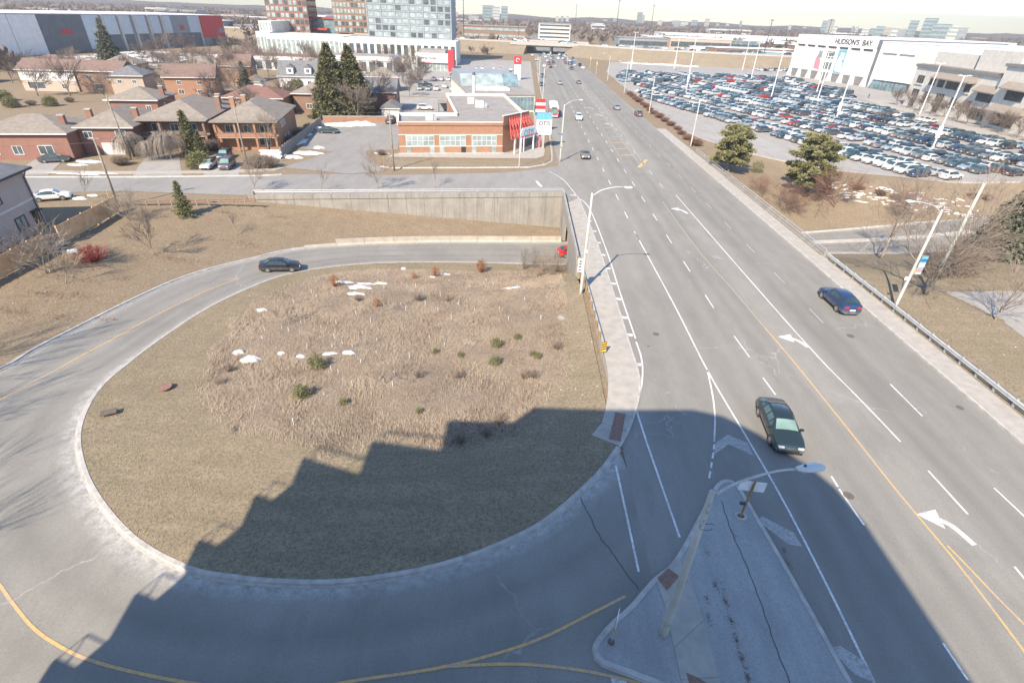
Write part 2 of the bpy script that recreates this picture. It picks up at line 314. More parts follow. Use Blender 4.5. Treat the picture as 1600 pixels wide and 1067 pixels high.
M['embank'] = lawn_mat('embankment_grass', (.29, .245, .17), (.33, .28, .20), (.28, .21, .16), .3)
M['wood_far'] = pm('bare_woodland', (.155, .125, .105), (.10, .085, .075), .03, 1.0)
M['fartree'] = pm('distant_branches', (.20, .16, .135), (.135, .105, .09), .6, 1.0)
def concrete_wall():
    m, n, b = nt('stained_wall_concrete'); v = coords(n); b.inputs['Roughness'].default_value = .9
    c = mixc(n, ramp(n, noi(n, v, .5, 5, .65), [(.35, 0.), (.65, 1.)]), (.33, .305, .265), (.255, .235, .205))
    c = mixc(n, ramp(n, noi(n, scaled(n, v, (2.2, 2.2, .12)), 1.2, 5, .7), [(.5, 0.), (.72, .7)]), c, (.17, .155, .135))
    n.links.new(c, b.inputs['Base Color']); bumpit(n, b, noi(n, v, 9), .2, .01); return m
M['wallc'] = concrete_wall()
# ---------------------------------------------------------------- geometry utilities for the setting
def catmull(P, n):
    P = [Vector(p) for p in P]; L = [0]
    for a, b in zip(P, P[1:]): L.append(L[-1]+(b-a).length)
    out = []
    for k in range(n):
        t = L[-1]*k/(n-1); i = 0
        while i < len(P)-2 and t > L[i+1]: i += 1
        u = (t-L[i])/max(1e-9, L[i+1]-L[i]); p1, p2 = P[i], P[i+1]; p0 = P[i-1] if i else p1*2-p2; p3 = P[i+2] if i+2 < len(P) else p2*2-p1
        out.append(.5*((2*p1)+(p2-p0)*u+(2*p0-5*p1+4*p2-p3)*u*u+(3*p1-p0-3*p2+p3)*u**3))
    return out
def inside(p, poly):
    x, y = p[0], p[1]; c = False; j = len(poly)-1
    for i in range(len(poly)):
        xi, yi = poly[i][0], poly[i][1]; xj, yj = poly[j][0], poly[j][1]
        if (yi > y) != (yj > y) and x < (xj-xi)*(y-yi)/(yj-yi)+xi: c = not c
        j = i
    return c
def inside_np(X, Y, poly):
    c = np.zeros(X.shape, bool); j = len(poly)-1
    for i in range(len(poly)):
        xi, yi = poly[i][0], poly[i][1]; xj, yj = poly[j][0], poly[j][1]
        if yi != yj: c ^= ((yi > Y) != (yj > Y)) & (X < (xj-xi)*(Y-yi)/(yj-yi)+xi)
        j = i
    return c
class TPS:
    def __init__(s, pts):
        P = np.array([[p[0], p[1]] for p in pts], float); z = np.array([p[2] for p in pts], float); s.P = P; n = len(P)
        d = np.linalg.norm(P[:, None]-P[None], axis=2); K = s.k(d)+np.eye(n)*1.0
        A = np.zeros((n+3, n+3)); A[:n, :n] = K; A[:n, n] = 1; A[:n, n+1:] = P; A[n, :n] = 1; A[n+1:, :n] = P.T
        s.w = np.linalg.solve(A, np.concatenate([z, [0, 0, 0]]))
    @staticmethod
    def k(d): return np.where(d > 1e-6, d*d*np.log(np.maximum(d, 1e-6)), 0)
    def __call__(s, x, y):
        q = np.stack([np.atleast_1d(np.asarray(x, float)), np.atleast_1d(np.asarray(y, float))], 1); n = len(s.P)
        d = np.linalg.norm(q[:, None]-s.P[None], axis=2)
        return s.k(d)@s.w[:n]+s.w[n]+q@s.w[n+1:]
def strip(name, A, B, mat, parent=None, nx=6, dz=0.0, skirt=0.0):
    """road surface between two edge lines, with u across and v along"""
    n = len(A); vs = []; fs = []; uv = []
    for a, b in zip(A, B):
        for k in range(nx+1): t = k/nx; p = a.lerp(b, t); vs.append((p.x, p.y, p.z+dz)); uv.append(t)
    for i in range(n-1):
        for k in range(nx): q = i*(nx+1)+k; fs.append((q, q+1, q+nx+2, q+nx+1))
    me = bpy.data.meshes.new(name); me.from_pydata(vs, [], fs); me.materials.append(mat)
    l = me.uv_layers.new(name='UVMap')
    for p in me.polygons:
        for li, vi in zip(p.loop_indices, p.vertices): l.data[li].uv = (uv[vi], vi//(nx+1)/n)
    if me.polygons[0].normal.z < 0: me.flip_normals()
    me.update(); return link(name, me, parent)
def sweep(mb, path, prof, closed=False, up=Vector((0, 0, 1))):
    """sweep a profile [(offset to the left, height)] along a path"""
    n = len(path); k = len(prof); vs = []; fs = []
    for i in range(n):
        a = path[(i-1) % n] if (closed or i) else path[0]; b = path[(i+1) % n] if (closed or i < n-1) else path[-1]
        t = (b-a); t.z = 0; t = t.normalized() if t.length > 1e-9 else Vector((1, 0, 0)); s_ = Vector((-t.y, t.x, 0))
        for o, h in prof: p = path[i]+s_*o; vs.append((p.x, p.y, p.z+h))
    for i in range(n if closed else n-1):
        j = (i+1) % n
        for q in range(k-1): fs.append((i*k+q, i*k+q+1, j*k+q+1, j*k+q))
    if not closed: fs.append(tuple(range(k))); fs.append(tuple((n-1)*k+q for q in range(k-1, -1, -1)))
    mb.add(vs, fs); return mb
KERB = [(-.30, -.6), (-.30, .02), (-.17, .03), (-.13, .15), (.10, .16), (.12, .12), (.12, -.6)]
def kerb(name, path, parent=None, prof=KERB, mat=None):
    """kerb on the left of the path direction is the raised ground"""
    o = sweep(MB(), [Vector(p) for p in path], prof).build(name, mat or M['kerb'], parent)
    bmfix(o); return o
def bmfix(o):
    import bmesh
    bm = bmesh.new(); bm.from_mesh(o.data); bmesh.ops.recalc_face_normals(bm, faces=bm.faces); bm.to_mesh(o.data); bm.free()
def poly_sheet(name, pts, mat, parent=None, z=None, rise=0.0):
    mb = MB()
    P = [(p[0], p[1]) for p in pts]; zz = z if z is not None else pts[0][2]
    mb.prism(P, zz-.3 if rise else zz, zz+rise) if rise else mb.add([(x, y, zz) for x, y in P], [tuple(range(len(P)))])
    o = mb.build(name, mat, parent)
    if not rise and o.data.polygons[0].normal.z < 0: o.data.flip_normals()
    return o

# ---------------------------------------------------------------- the loop ramp
INN = [(965,700,0),(930,745,0),(850,815,0),(770,855,0),(700,880,0),(620,898,0),(520,910,0),(420,908,0),(350,900,0),(300,890,0),(230,855,-.05),(180,810,-.1),(140,750,-.2),(125,690,-.35),(135,645,-.5),(160,605,-.8),(200,570,-1.1),(260,525,-1.5),(330,480,-2),(400,447,-2.5),(450,430,-2.9),(520,418,-3.5),(600,412,-4.1),(700,411,-4.8),(800,413,-5.3),(884,415,-5.5)]
OUT = [(800,378,-5.3),(700,378,-4.8),(600,380,-4.15),(520,384,-3.6),(450,391,-3.0),(400,403,-2.6),(330,420,-2.1),(270,440,-1.7),(200,472,-1.3),(120,512,-.9),(50,548,-.6),(0,577,-.4)]
inner = catmull([U(*p) for p in INN]+[Vector((8.2, 69.5, -5.52))], 150)
outer = catmull([Vector((12, 2, 0)), Vector((0, 1.5, 0)), Vector((-20, 1.5, 0)), Vector((-32, 4, 0)), Vector((-39, 10, 0)), Vector((-43, 18, -.08)), Vector((-44, 26, -.22))]+[U(*p) for p in OUT[::-1]]+[Vector((7.4, 78.7, -5.5)), Vector((8.2, 78.8, -5.52))], 150)
ramp_poly = [xy(p) for p in inner]+[xy(p) for p in outer[::-1]]
def ramp_z(x, y):
    best = min(range(150), key=lambda i: ((inner[i]+outer[i])*.5-Vector((x, y, 0))).xy.length)
    bz = None
    for i in (best-1, best, best+1):
        if 0 <= i < 150:
            a, b = inner[i], outer[i]; d = (b-a).xy; t = max(0, min(1, (Vector((x, y))-a.xy).dot(d)/d.length_squared)); q = a.lerp(b, t)
            dist = (q.xy-Vector((x, y))).length
            if bz is None or dist < bz[0]: bz = (dist, q.z)
    return bz[1]
WALL_A, WALL_B = Vector((-40.2, 77.8, 0)), Vector((7.5, 85.35, 0))
wdir = (WALL_B-WALL_A).normalized(); wnorm = Vector((wdir.y, -wdir.x, 0))      # towards the ramp
def wall_foot(t): return -.55-5.0*t
loop_ramp = struct(strip('loop_ramp', inner, outer, M['ramp'], nx=8))
loop_kerb_in = struct(kerb('loop_inner_kerb', [p+Vector((0, 0, 0)) for p in inner[:-2]][::-1]))
loop_kerb_out = struct(kerb('loop_outer_kerb', outer[42:112]))
# ---------------------------------------------------------------- terrain left of the main road
ctrl = []
for i in range(0, 150, 6): ctrl.append((*xy(inner[i]), inner[i].z+.14)); ctrl.append((*xy(outer[i]), outer[i].z+.14))
for k in range(8): t = k/7; p = WALL_A.lerp(WALL_B, t)+wnorm*.4; ctrl.append((p.x, p.y, wall_foot(t)))
for p in ((7.4,28,.12),(7.4,36,.12),(7.4,44,.1),(7.4,51,-.1),(7.3,57,-1.3),(7.2,61,-3.0),(7.2,65,-4.6),(4,60,-3.2),(3,50,-1.4),(0,40,-.9),(-10,35,-.5),(-15,45,-1.7),(-60,60,.05),(-56,70,.0),(-70,72,0),(-100,70,0),(-52,46,.02),(-48,73,-.1),(-58,40,.05),(-70,30,.1),(-100,30,.1),(-60,10,.1),(-100,-40,.1)): ctrl.append(p)
tz = TPS(ctrl)
def fill_patch(bound, holes_lines, keep, name, mat, zf, grid, jitter=.35, parent=None, rough=.05):
    """triangulated ground between exact edge lines; zf gives heights, keep(cx, cy) says which triangles belong"""
    V2 = []; E = []; Z = []
    def line(pts, closed):
        o = len(V2)
        for p in pts: V2.append(Vector((p[0], p[1]))); Z.append(p[2] if len(p) > 2 and p[2] is not None else None)
        for i in range(len(pts)-1): E.append((o+i, o+i+1))
        if closed: E.append((o+len(pts)-1, o))
    line(bound, True)
    for h in holes_lines: line(h, False)
    xs = [p[0] for p in bound]; ys = [p[1] for p in bound]; r = random.Random(3)
    lines = np.array([[p[0], p[1]] for L_ in [bound]+holes_lines for p in L_])
    gx = np.arange(min(xs)+grid/2, max(xs), grid); gy = np.arange(min(ys)+grid/2, max(ys), grid)
    X, Y = np.meshgrid(gx, gy); X = X.ravel(); Y = Y.ravel()
    ok = inside_np(X, Y, bound)
    X = X[ok]; Y = Y[ok]
    for x, y in zip(X, Y):
        x += r.uniform(-jitter, jitter)*grid; y += r.uniform(-jitter, jitter)*grid
        if np.min((lines[:, 0]-x)**2+(lines[:, 1]-y)**2) > (grid*.45)**2 and keep(x, y): V2.append(Vector((x, y))); Z.append(None)
    vo, eo, fo, ov, oe, of = delaunay_2d_cdt(V2, E, [], 0, 1e-4)
    zz = zf(np.array([v.x for v in vo]), np.array([v.y for v in vo])); vs = []
    for i, v in enumerate(vo):
        src = [Z[k] for k in ov[i] if Z[k] is not None]
        vs.append((v.x, v.y, src[0] if src else float(zz[i])+rough*noise.noise((v.x*.35, v.y*.35, 1.3))))
    fs = []
    for f in fo:
        cx = sum(vo[i].x for i in f)/3; cy = sum(vo[i].y for i in f)/3
        if inside((cx, cy), bound) and keep(cx, cy): fs.append(tuple(f))
    me = bpy.data.meshes.new(name); me.from_pydata(vs, [], fs); me.materials.append(mat); me.update()
    if me.polygons and sum(p.normal.z for p in me.polygons) < 0: me.flip_normals()
    me.polygons.foreach_set('use_smooth', [True]*len(me.polygons))
    return link(name, me, parent)
inner_b = [(p.x, p.y, p.z+.13) for p in inner[:-1]]
rail_line = [(7.35, y, float(tz(7.35, y)[0]) if y > 52 else .13) for y in (68.6, 66, 63, 60, 57, 54, 51, 47, 43, 39, 36, 33, 30)]
infield_poly = inner_b+[(p[0], p[1], p[2]) for p in rail_line]+[(*xy(U(928, 680)), .13)]
meadow_px = [(520,432,-3.2),(600,425,-3.7),(700,425,-4.2),(800,428,-4.6),(868,430,-4.7),(875,470,-2.6),(880,530,-1.2),(872,590,-.6),(850,630,-.3),(800,655,-.2),(760,690,-.1),(690,700,0),(640,690,0),(590,690,0),(520,700,0),(470,690,-.1),(400,675,-.3),(345,650,-.5),(325,610,-.8),(330,570,-1.1),(360,520,-1.6),(400,480,-2.1),(450,450,-2.7)]
mead = [U(*p) for p in meadow_px]
mead = [U(p[0], p[1], float(tz(q.x, q.y)[0])) for p, q in zip(meadow_px, mead)]
MEAD = [xy(p) for p in catmull(mead+[mead[0]], 90)][:-1]
MEAD = [(x+1.1*noise.noise((x*.4, y*.4, 0)), y+1.1*noise.noise((x*.4, y*.4, 5))) for x, y in MEAD]
MEAD = [(x, y, float(tz(x, y)[0])) for x, y in MEAD]
infield = struct(fill_patch(infield_poly, [MEAD+[MEAD[0]]], lambda x, y: not inside((x, y), MEAD), 'infield_lawn', M['lawn'], tz, 1.2))
meadow = struct(fill_patch(MEAD, [], lambda x, y: True, 'infield_meadow', M['meadow'], lambda x, y: tz(x, y), 1.0, rough=.22))
verge_poly = [(p.x, p.y, p.z+.13) for p in outer[38:]]+[(p.x, p.y, None) for p in [Vector((7.45, 84.9, 0))]]+[(p.x, p.y, wall_foot(k/10)) for k in range(10, -1, -1) for p in [WALL_A.lerp(WALL_B, k/10)+wnorm*.1]]+[(-41.5, 77.6, 0), (-60, 74.4, 0), (-76, 71, 0), (-130, 60, 0), (-130, -60, .1), (-36, -60, .1), (-36, 0, .1)]
verge_poly = [(a, b, c if c is not None else -5.45) for a, b, c in verge_poly]
verge = struct(fill_patch(verge_poly, [], lambda x, y: True, 'outer_verge', M['verge'], tz, 1.8))

# ---------------------------------------------------------------- main road, deck and sidewalks
RX0, RX1 = 7.9, 37.2
def sheet(name, x0, x1, y0, y1, z, mat, parent=None, n=1):
    mb = MB()
    for k in range(n): a = y0+(y1-y0)*k/n; b = y0+(y1-y0)*(k+1)/n; mb.add([(x0, a, z), (x1, a, z), (x1, b, z), (x0, b, z)], [(0, 1, 2, 3)])
    return mb.build(name, mat, parent)
main_road = struct(sheet('main_road', RX0, RX1, -60, 900, .004, M['road']))
deck = MB(); deck.bb(7.55, 39.4, 64, 86.5, -1.0, -.02); deck.bb(7.9, 39.2, 66.2, 68.9, -6, -1.0); deck.bb(7.9, 39.2, 79.6, 84.4, -6, -1.0)
bridge_deck = struct(deck.build('bridge_deck', M['wallc']))
under = struct(strip('underpass_road', [Vector((8.1, 69.4, -5.53)), Vector((24, 72.5, -5.4)), Vector((39, 75.6, -5.25)), Vector((48, 76.4, -5.0)), Vector((60, 76.6, -4.6)), Vector((72, 78.2, -4.1)), Vector((95, 82, -3.0)), Vector((140, 84, -1.5))], [Vector((8.1, 78.8, -5.53)), Vector((24, 81.5, -5.4)), Vector((39, 84.6, -5.25)), Vector((48, 85.6, -5.0)), Vector((60, 88.2, -4.6)), Vector((72, 91, -4.1)), Vector((95, 96, -3.0)), Vector((140, 99, -1.5))], M['ramp'], nx=6))

SWL = [U(905,310), U(935,385), U(960,460), U(985,540), U(999,585), U(1001,610), U(995,640), U(984,672), U(969,700)]   # kerb side
SWR = [U(888,318), U(899,382), U(915,440), U(937,524), U(948,575), U(950,605), U(947,635), U(940,662), U(924,682)]
swl = catmull(SWL, 34); swr = catmull(SWR, 34)
left_walk = bpy.data.objects.new('left_sidewalk', None); col.objects.link(left_walk); struct(left_walk)
for i in range(33):
    a, b, c, d = swr[i], swl[i], swl[i+1], swr[i+1]; g = .012
    a2, d2 = a.lerp(d, g), d.lerp(a, g); b2, c2 = b.lerp(c, g), c.lerp(b, g)
    h = .15
    MB().prism([xy(a2), xy(b2.lerp(a2, .05)), xy(c2.lerp(d2, .05)), xy(d2)], -.2, h).build('sidewalk_slab', M['concrete'], left_walk)
struct(kerb('left_road_kerb', [p+Vector((0, 0, -.004)) for p in swl[::-1]], prof=[(-.02, -.3), (-.02, .14), (.02, .155), (.16, .156), (.16, -.3)]))
poly_sheet('walk_bed', [xy(p) for p in swr]+[xy(p) for p in swl[::-1]], M['joint'], left_walk, z=.12)
mb = MB(); mb.prism([xy(U(*p)) for p in ((961,647),(977,649),(969,692),(951,688))], .1, .172); tac = mb.build('tactile_plate', M['tactile'], left_walk)
for p, q in zip(swr[:14], swr[1:15]): pass
# right sidewalk
right_walk = bpy.data.objects.new('right_sidewalk', None); col.objects.link(right_walk); struct(right_walk)
slab = MB().bb(-1.12, 1.12, -.895, .895, -.3, .15).mesh('sidewalk_slab'); slab.materials.append(M['concrete'])
y = -20.0
while y < 150:
    link('sidewalk_slab', slab, right_walk, (38.32, y, rnd.uniform(-.006, .006))); y += 1.8
mb = MB(); mb.bb(37.2, 37.19+.02, -20, 150, -.3, .1); sheet('walk_bed', 37.22, 39.5, -20, 150, .12, M['joint'], right_walk)
struct(MB().bb(36.98, 37.2, -21, 150, -.3, .152).build('right_road_kerb', M['kerb']))

# ---------------------------------------------------------------- ground beyond, streets, lots
ground = MB()
X0, X1, Y0, Y1 = -130, 140, -60, 100
BIG = 4400
# the land round the loop and the right hand lawn is built separately: leave that block open
for q in ((-BIG, BIG, 128, BIG), (-BIG, BIG, -BIG, -60), (-BIG, -130, -60, 128), (140, BIG, -60, 128), (7.4, 39.6, -60, 64)): ground.add([(q[0], q[2], -.03), (q[1], q[2], -.03), (q[1], q[3], -.03), (q[0], q[3], -.03)], [(0, 1, 2, 3)])
ground.add([(-130, 60, -.03), (-76, 71, -.03), (-60, 74.4, -.03), (-40.2, 77.9, -.03), (7.5, 85.4, -.03), (39.6, 86.4, -.03), (39.6, 128, -.03), (-130, 128, -.03)], [tuple(range(8))])
ground.add([(7.4, 84.3, -.03), (39.6, 84.3, -.03), (39.6, 86.4, -.03), (7.5, 85.4, -.03)], [(0, 1, 2, 3)])
struct(ground.build('ground', M['verge']))
street_n = [U(0,303), U(200,299), (-39.5, 78.9, 0), (7.4, 86.2, 0), (8.2, 86.4, 0), (8.2, 105.5, 0)]
street_f = [U(850,263), U(790,270), U(700,272), U(600,274), U(570,272), U(400,273), U(200,275), U(0,275)]
fs = MB(); fs.add([(p[0], p[1], 0.0) for p in [(-230, 40, 0)]+street_n+street_f+[(-230, 50, 0)]], [tuple(range(2+len(street_n)+len(street_f)))])
struct(fs.build('side_street', M['street']))

# ---------------------------------------------------------------- land right of the main road
rn = [Vector((39.45, 75.8, -5.25)), Vector((48, 76.4, -5.0)), Vector((60, 76.6, -4.6)), Vector((72, 78.2, -4.1)), Vector((95, 82, -3.0)), Vector((140, 84, -1.5))]
rf = [Vector((39.45, 84.7, -5.25)), Vector((48, 85.6, -5.0)), Vector((60, 88.2, -4.6)), Vector((72, 91, -4.1)), Vector((95, 96, -3.0)), Vector((140, 99, -1.5))]
ctr = [(p.x, p.y, p.z+.12) for p in rn+rf]+[(54, 76.4, -4.7), (54, 87, -4.7), (84, 80, -3.4), (84, 93.5, -3.4)]
ctr += [(39.5, y, .05) for y in (-40, 0, 20, 40, 52, 60)]+[(39.5, 66, -1.6), (39.5, 71, -3.6), (39.5, 90, -3.4), (39.5, 97, -1.2), (39.5, 104, -.2), (39.5, 115, 0), (39.5, 128, 0), (39.5, 150, .05), (43, 148, .08)]
ctr += [(47, 53, .0), (47, 60, -.6), (50, 66, -1.6), (60, 62, -.9), (75, 66, -.9), (52, 40, 0), (60, 40, 0), (80, 50, 0), (120, 50, 0), (100, 0, 0), (60, 0, 0), (48, 112, -.9), (55, 103, -1.6), (66, 101, -.7), (80, 100, -.6), (92, 104, -.3), (70, 112, 0), (56, 122, 0), (90, 118, 0), (120, 115, 0), (138, 110, 0)]
tr = TPS(ctr)
lawn_s = [(p.x, p.y, p.z+.12) for p in rn]+[(140, -60, 0), (39.5, -60, .05), (39.5, 20, .05), (39.5, 40, .05), (39.5, 55, .05), (39.5, 61, 0), (39.5, 66, -1.6), (39.5, 71, -3.6)]
lawn_nn = [(p.x, p.y, p.z+.12) for p in rf][::-1]+[(39.5, 90, -3.4), (39.5, 97, -1.2), (39.5, 104, -.2), (39.5, 115, .06), (39.6, 128, .06), (39.6, 150, .08), (43.6, 150, .1), (46.1, 138, .1), (50.1, 127, .1), (56.1, 118, .1), (66.1, 109.5, .1), (84, 103.5, .1), (100, 106, .1), (118, 113, .1), (140, 117, .1)]
struct(fill_patch(lawn_s, [], lambda x, y: True, 'right_lawn', M['lawn'], tr, 2.2))
struct(fill_patch(lawn_nn, [], lambda x, y: True, 'right_bank', M['verge'], tr, 2.0))
struct(kerb('ramp_kerb_near', catmull(rn, 24)[::-1] if False else catmull(rn, 24)[::-1], prof=KERB))
struct(kerb('ramp_kerb_far', catmull(rf, 24), prof=KERB))
mid = [a.lerp(b, .52) for a, b in zip(rn, rf)][1:]
struct(sweep(MB(), [p+Vector((0, 0, .02)) for p in catmull(mid, 20)], [(-.5, -.1), (-.5, .14), (.5, .14), (.5, -.1)]).build('ramp_median', M['kerb']))
# small lot at the right edge
lot_small = [xy(U(1478,457)), xy(U(1600,455)), (75, 47.5), (75, 36), xy(U(1600,528)), xy(U(1560,498))]
struct(MB().prism(lot_small, -.2, .06).build('corner_lot', M['lot']))
# mall parking lot
RU, RV = Vector((.292, -.956, 0)), Vector((.956, .292, 0))
LOT0 = Vector((45.4, 205, 0))
lot_poly = [(44.5, 268), (43.5, 200), (43.5, 150), (46, 138), (50, 127), (56, 118), (66, 109.5), (84, 103.5), (100, 106), (118, 113), (150, 118), (230, 118), (230, 400), (60, 400), (46, 320)]
struct(poly_sheet('mall_parking_lot', lot_poly, M['lot'], z=.03))
struct(kerb('lot_kerb', [Vector((x, y, .0)) for x, y in lot_poly[1:9]], prof=[(-.12, -.2), (-.12, .15), (.16, .16), (.16, -.2)]))
# forecourts left of the main road: brick office, drive and dealer lots
struct(poly_sheet('office_drive', [xy(U(*p)) for p in ((440,262),(545,272),(600,268),(578,248),(572,236),(622,234),(628,190),(500,190),(490,205),(470,232),(520,238))], M['street'], z=.012))
struct(poly_sheet('office_forecourt', [xy(U(*p)) for p in ((600,252),(618,240),(842,236),(858,228),(862,200),(845,165),(838,205),(830,225),(785,240),(625,241))]+[], M['concrete'], z=.02)) if False else None
fc = [(-26, 110), (-26.5, 107), (-8, 109), (3.5, 110.5), (5.2, 113), (5.6, 118), (5.6, 178), (3.8, 178), (3.8, 126), (-2, 115.2), (-5, 114.3)]
struct(poly_sheet('office_forecourt', fc, M['concrete'], z=.02))
struct(poly_sheet('dealer_lot', [(-75, 195), (5, 195), (5, 375), (-60, 375), (-110, 300)], M['lot'], z=.01))
struct(poly_sheet('laneway', [(-60, 160), (-26, 160), (-26, 140), (-15, 140), (-15, 195), (-60, 192)], M['lot'], z=.006))
for nm, pts in (('drive', ((205,280),(285,277),(280,245),(232,243),(215,262))), ('drive', ((318,276),(372,277),(378,255),(322,255))), ('drive', ((18,274),(75,274),(110,240),(75,235)))):
    struct(poly_sheet('house_driveway', [xy(U(*p)) for p in pts], M['lot'], z=.01))
far_walk = MB(); P1 = [U(0,268), U(200,270), U(400,267), U(440,262)]
sweep(far_walk, catmull(P1, 20), [(-.8, -.1), (-.8, .06), (.8, .06), (.8, -.1)]); w_ = far_walk.build('far_sidewalk', M['concrete']); bmfix(w_); struct(w_)
k_ = [U(0,277), U(200,277), U(400,275), U(440,273)]; struct(kerb('side_street_kerb', catmull(k_, 20)))
k2 = [(-26, 99.4), (-24, 98.5), (-10, 100.8), (2, 103), (5.2, 105.8), (6.6, 109), (6.9, 114), (7.2, 130), (7.4, 180), (7.6, 300)]
struct(kerb('corner_kerb', [Vector((x, y, .0)) for x, y in k2]))
plot = [(-25, 98.9), (-10, 101.2), (2, 103.5), (4.6, 106), (1, 107.6), (-10, 106.2), (-24.5, 103.8)]
struct(MB().prism(plot, -.1, .14).build('corner_grass_strip', M['lawn']))
struct(MB().prism([(5.3, 107.2), (6.4, 109.5), (6.8, 116), (7, 150), (5.8, 150), (5.8, 118), (5, 111)], -.1, .14).build('boulevard_grass_strip', M['verge']))

# ---------------------------------------------------------------- traffic island
isl_px = [(1113,768),(1119,757),(1130,751),(1142,752),(1153,760),(1165,778),(1225,880),(1330,1067),(1390,1180),(1100,1130),(1050,1085),(1000,1063),(960,1048),(936,1037),(926,1020),(930,1002),(955,972),(985,945),(1020,905),(1050,880),(1080,830)]
isl = [U(*p) for p in isl_px]
island = bpy.data.objects.new('traffic_island', None); col.objects.link(island); struct(island)
ring = catmull(isl+[isl[0]], 110)[:-1]
o = sweep(MB(), ring, [(-.04, -.1), (-.04, .02), (.02, .15), (.26, .16), (.26, -.1)], closed=True).build('island_kerb', M['kerb'], island); bmfix(o)
A = sum(ring[i].x*ring[(i+1) % len(ring)].y-ring[(i+1) % len(ring)].x*ring[i].y for i in range(len(ring)))
if A < 0:
    ring = ring[::-1]; bpy.data.objects.remove(o); o = sweep(MB(), ring, [(-.04, -.1), (-.04, .02), (.02, .15), (.26, .16), (.26, -.1)], closed=True).build('island_kerb', M['kerb'], island); bmfix(o)
poly_sheet('island_fill', [xy(p) for p in ring], M['patch'], island, z=.135)
iw = [(1025,911),(1059,871),(1075,895),(1122,1067),(1140,1120),(1080,1110),(1062,1067)]
cells = [((1025,911),(1059,871),(1078,905),(1037,945)), ((1037,945),(1078,905),(1098,972),(1052,1014)), ((1052,1014),(1098,972),(1122,1060),(1063,1064)), ((1063,1064),(1122,1060),(1135,1100),(1075,1100))]
for c in cells:
    q = [U(*p) for p in c]; ce = sum(q, Vector())/4; MB().prism([xy(p.lerp(ce, .012)) for p in q], 0, .16).build('sidewalk_slab', M['concrete'], island)
for c in (((1026,906),(1043,890),(1061,903),(1041,925)), ((1071,1053),(1092,1062),(1112,1075),(1080,1085))): MB().prism([xy(U(*p)) for p in c], .1, .168).build('tactile_plate', M['tactile'], island)
# tar joint and weeds on the island
jp = [U(1127,782,.14), U(1143,830,.14), U(1165,880,.14), U(1190,945,.14), U(1212,1010,.14), U(1235,1067,.14)]
sweep(MB(), [p+Vector((.03*math.sin(i*2.1), 0, .004)) for i, p in enumerate(catmull(jp, 30))], [(-.025, 0), (.025, 0)]).build('tar_joint', M['joint'], island)
mb = MB()
for px, py, n_ in ((1118,915,8),(1104,935,5),(1108,965,6),(1130,920,3),(1134,940,10),(1142,970,10),(1150,1000,12),(1160,1030,12),(1168,1055,12),(1104,860,4),(1146,835,3),(1225,860,8),(1232,880,8)):
    c = U(px, py, .14)
    for k in range(n_*4): a = rnd.uniform(0, 6.3); r_ = rnd.uniform(0, .3); p = c+Vector((r_*.5*math.cos(a), r_*1.5*math.sin(a), 0)); mb.tube([p, p+Vector((rnd.uniform(-.05, .05), rnd.uniform(-.05, .05), rnd.uniform(.03, .10)))], [.012, .005], 3, False)
struct(mb.build('joint_weeds', M['leaf'], island), 'stuff')
struct(sheet('building_forecourt', -60, 8, -60, 2.2, -.02, M['concrete']))
# ---------------------------------------------------------------- painted markings
def stripe(name, pts, w, mat, parent, z=.011, follow=None, dense=0):
    P = [Vector(p) for p in pts]
    if dense: P = catmull(P, dense)
    for p in P: p.z = (follow(p.x, p.y) if follow else 0)+z
    mb = MB(); sweep(mb, P, [(-w/2, 0), (w/2, 0)]); mb.f = mb.f[:-2]; mb.m = mb.m[:-2]
    o = mb.build(name, mat, parent)
    if o.data.polygons[0].normal.z < 0: o.data.flip_normals()
    return o
M['whiteworn'] = line_paint('nearly_worn_line_paint', (.46, .45, .43), 1.0)
WF, WH, YE, YF = M['whitefresh'], M['white'], M['yellow'], M['yellowfaint']
def px(*pts): return [U(*p) for p in pts]
stripe('edge_line', px((858,268),(880,281),(902,307),(921,326),(947,390),(970,461),(993,529)), .13, WF, main_road, dense=40)
stripe('edge_line', px((994,534),(1002,559),(1004,585),(1000,615),(994,640)), .13, WF, main_road, dense=20)
stripe('edge_line', px((994,640),(1010,690),(1035,762),(1062,839)), .13, WF, main_road)
stripe('edge_line', px((962,727),(978,800),(998,893)), .13, WF, main_road)
stripe('stop_line', px((838,283),(846,292)), .5, WF, main_road)
for i, (bx, by) in enumerate(((903,306),(908,318),(916,331),(925,346),(933,362),(940,380),(947,399),(955,420),(964,444),(973,468),(982,497),(990,524),(1003,570),(1004,604))):
    p = U(bx, by); stripe('hatch_bar', [p+Vector((-.1, 0, 0)), p+Vector((-1.25, .25, 0))], .45, WF if i % 4 else WH, main_road)
stripe('lane_line', px((994,367),(1050,470),(1105,578),(1160,672),(1220,775),(1290,910),(1366,1066)), .13, WF, main_road, dense=30)
stripe('gore_line', px((1105,578),(1113,615),(1117,650),(1116,690)), .12, WF, main_road, dense=14)
for a, b in (((1116,694),(1115,702)),((1115,707),(1113,716)),((1112,722),(1111,731)),((1110,736),(1108,747))): stripe('gore_dash', px(a, b), .12, WF, main_road)
for c in (((1117,707),(1113,686),(1139,678),(1178,707),(1172,690)),):
    pass
def poly_mark(name, pts, mat, z=.012):
    o = poly_sheet(name, px(*pts), mat, main_road, z=z); return o
poly_mark('chevron_arm', ((1115,710),(1118,692),(1137,679),(1139,694)), M['whiteworn']); poly_mark('chevron_arm', ((1137,679),(1168,692),(1177,712),(1139,694)), M['whiteworn'])
poly_mark('chevron_arm', ((1184,814),(1190,806),(1240,832),(1254,854),(1232,850)), M['whiteworn']); poly_mark('chevron_arm', ((1296,1012),(1312,1008),(1350,1032),(1368,1066),(1336,1054)), M['whiteworn'])
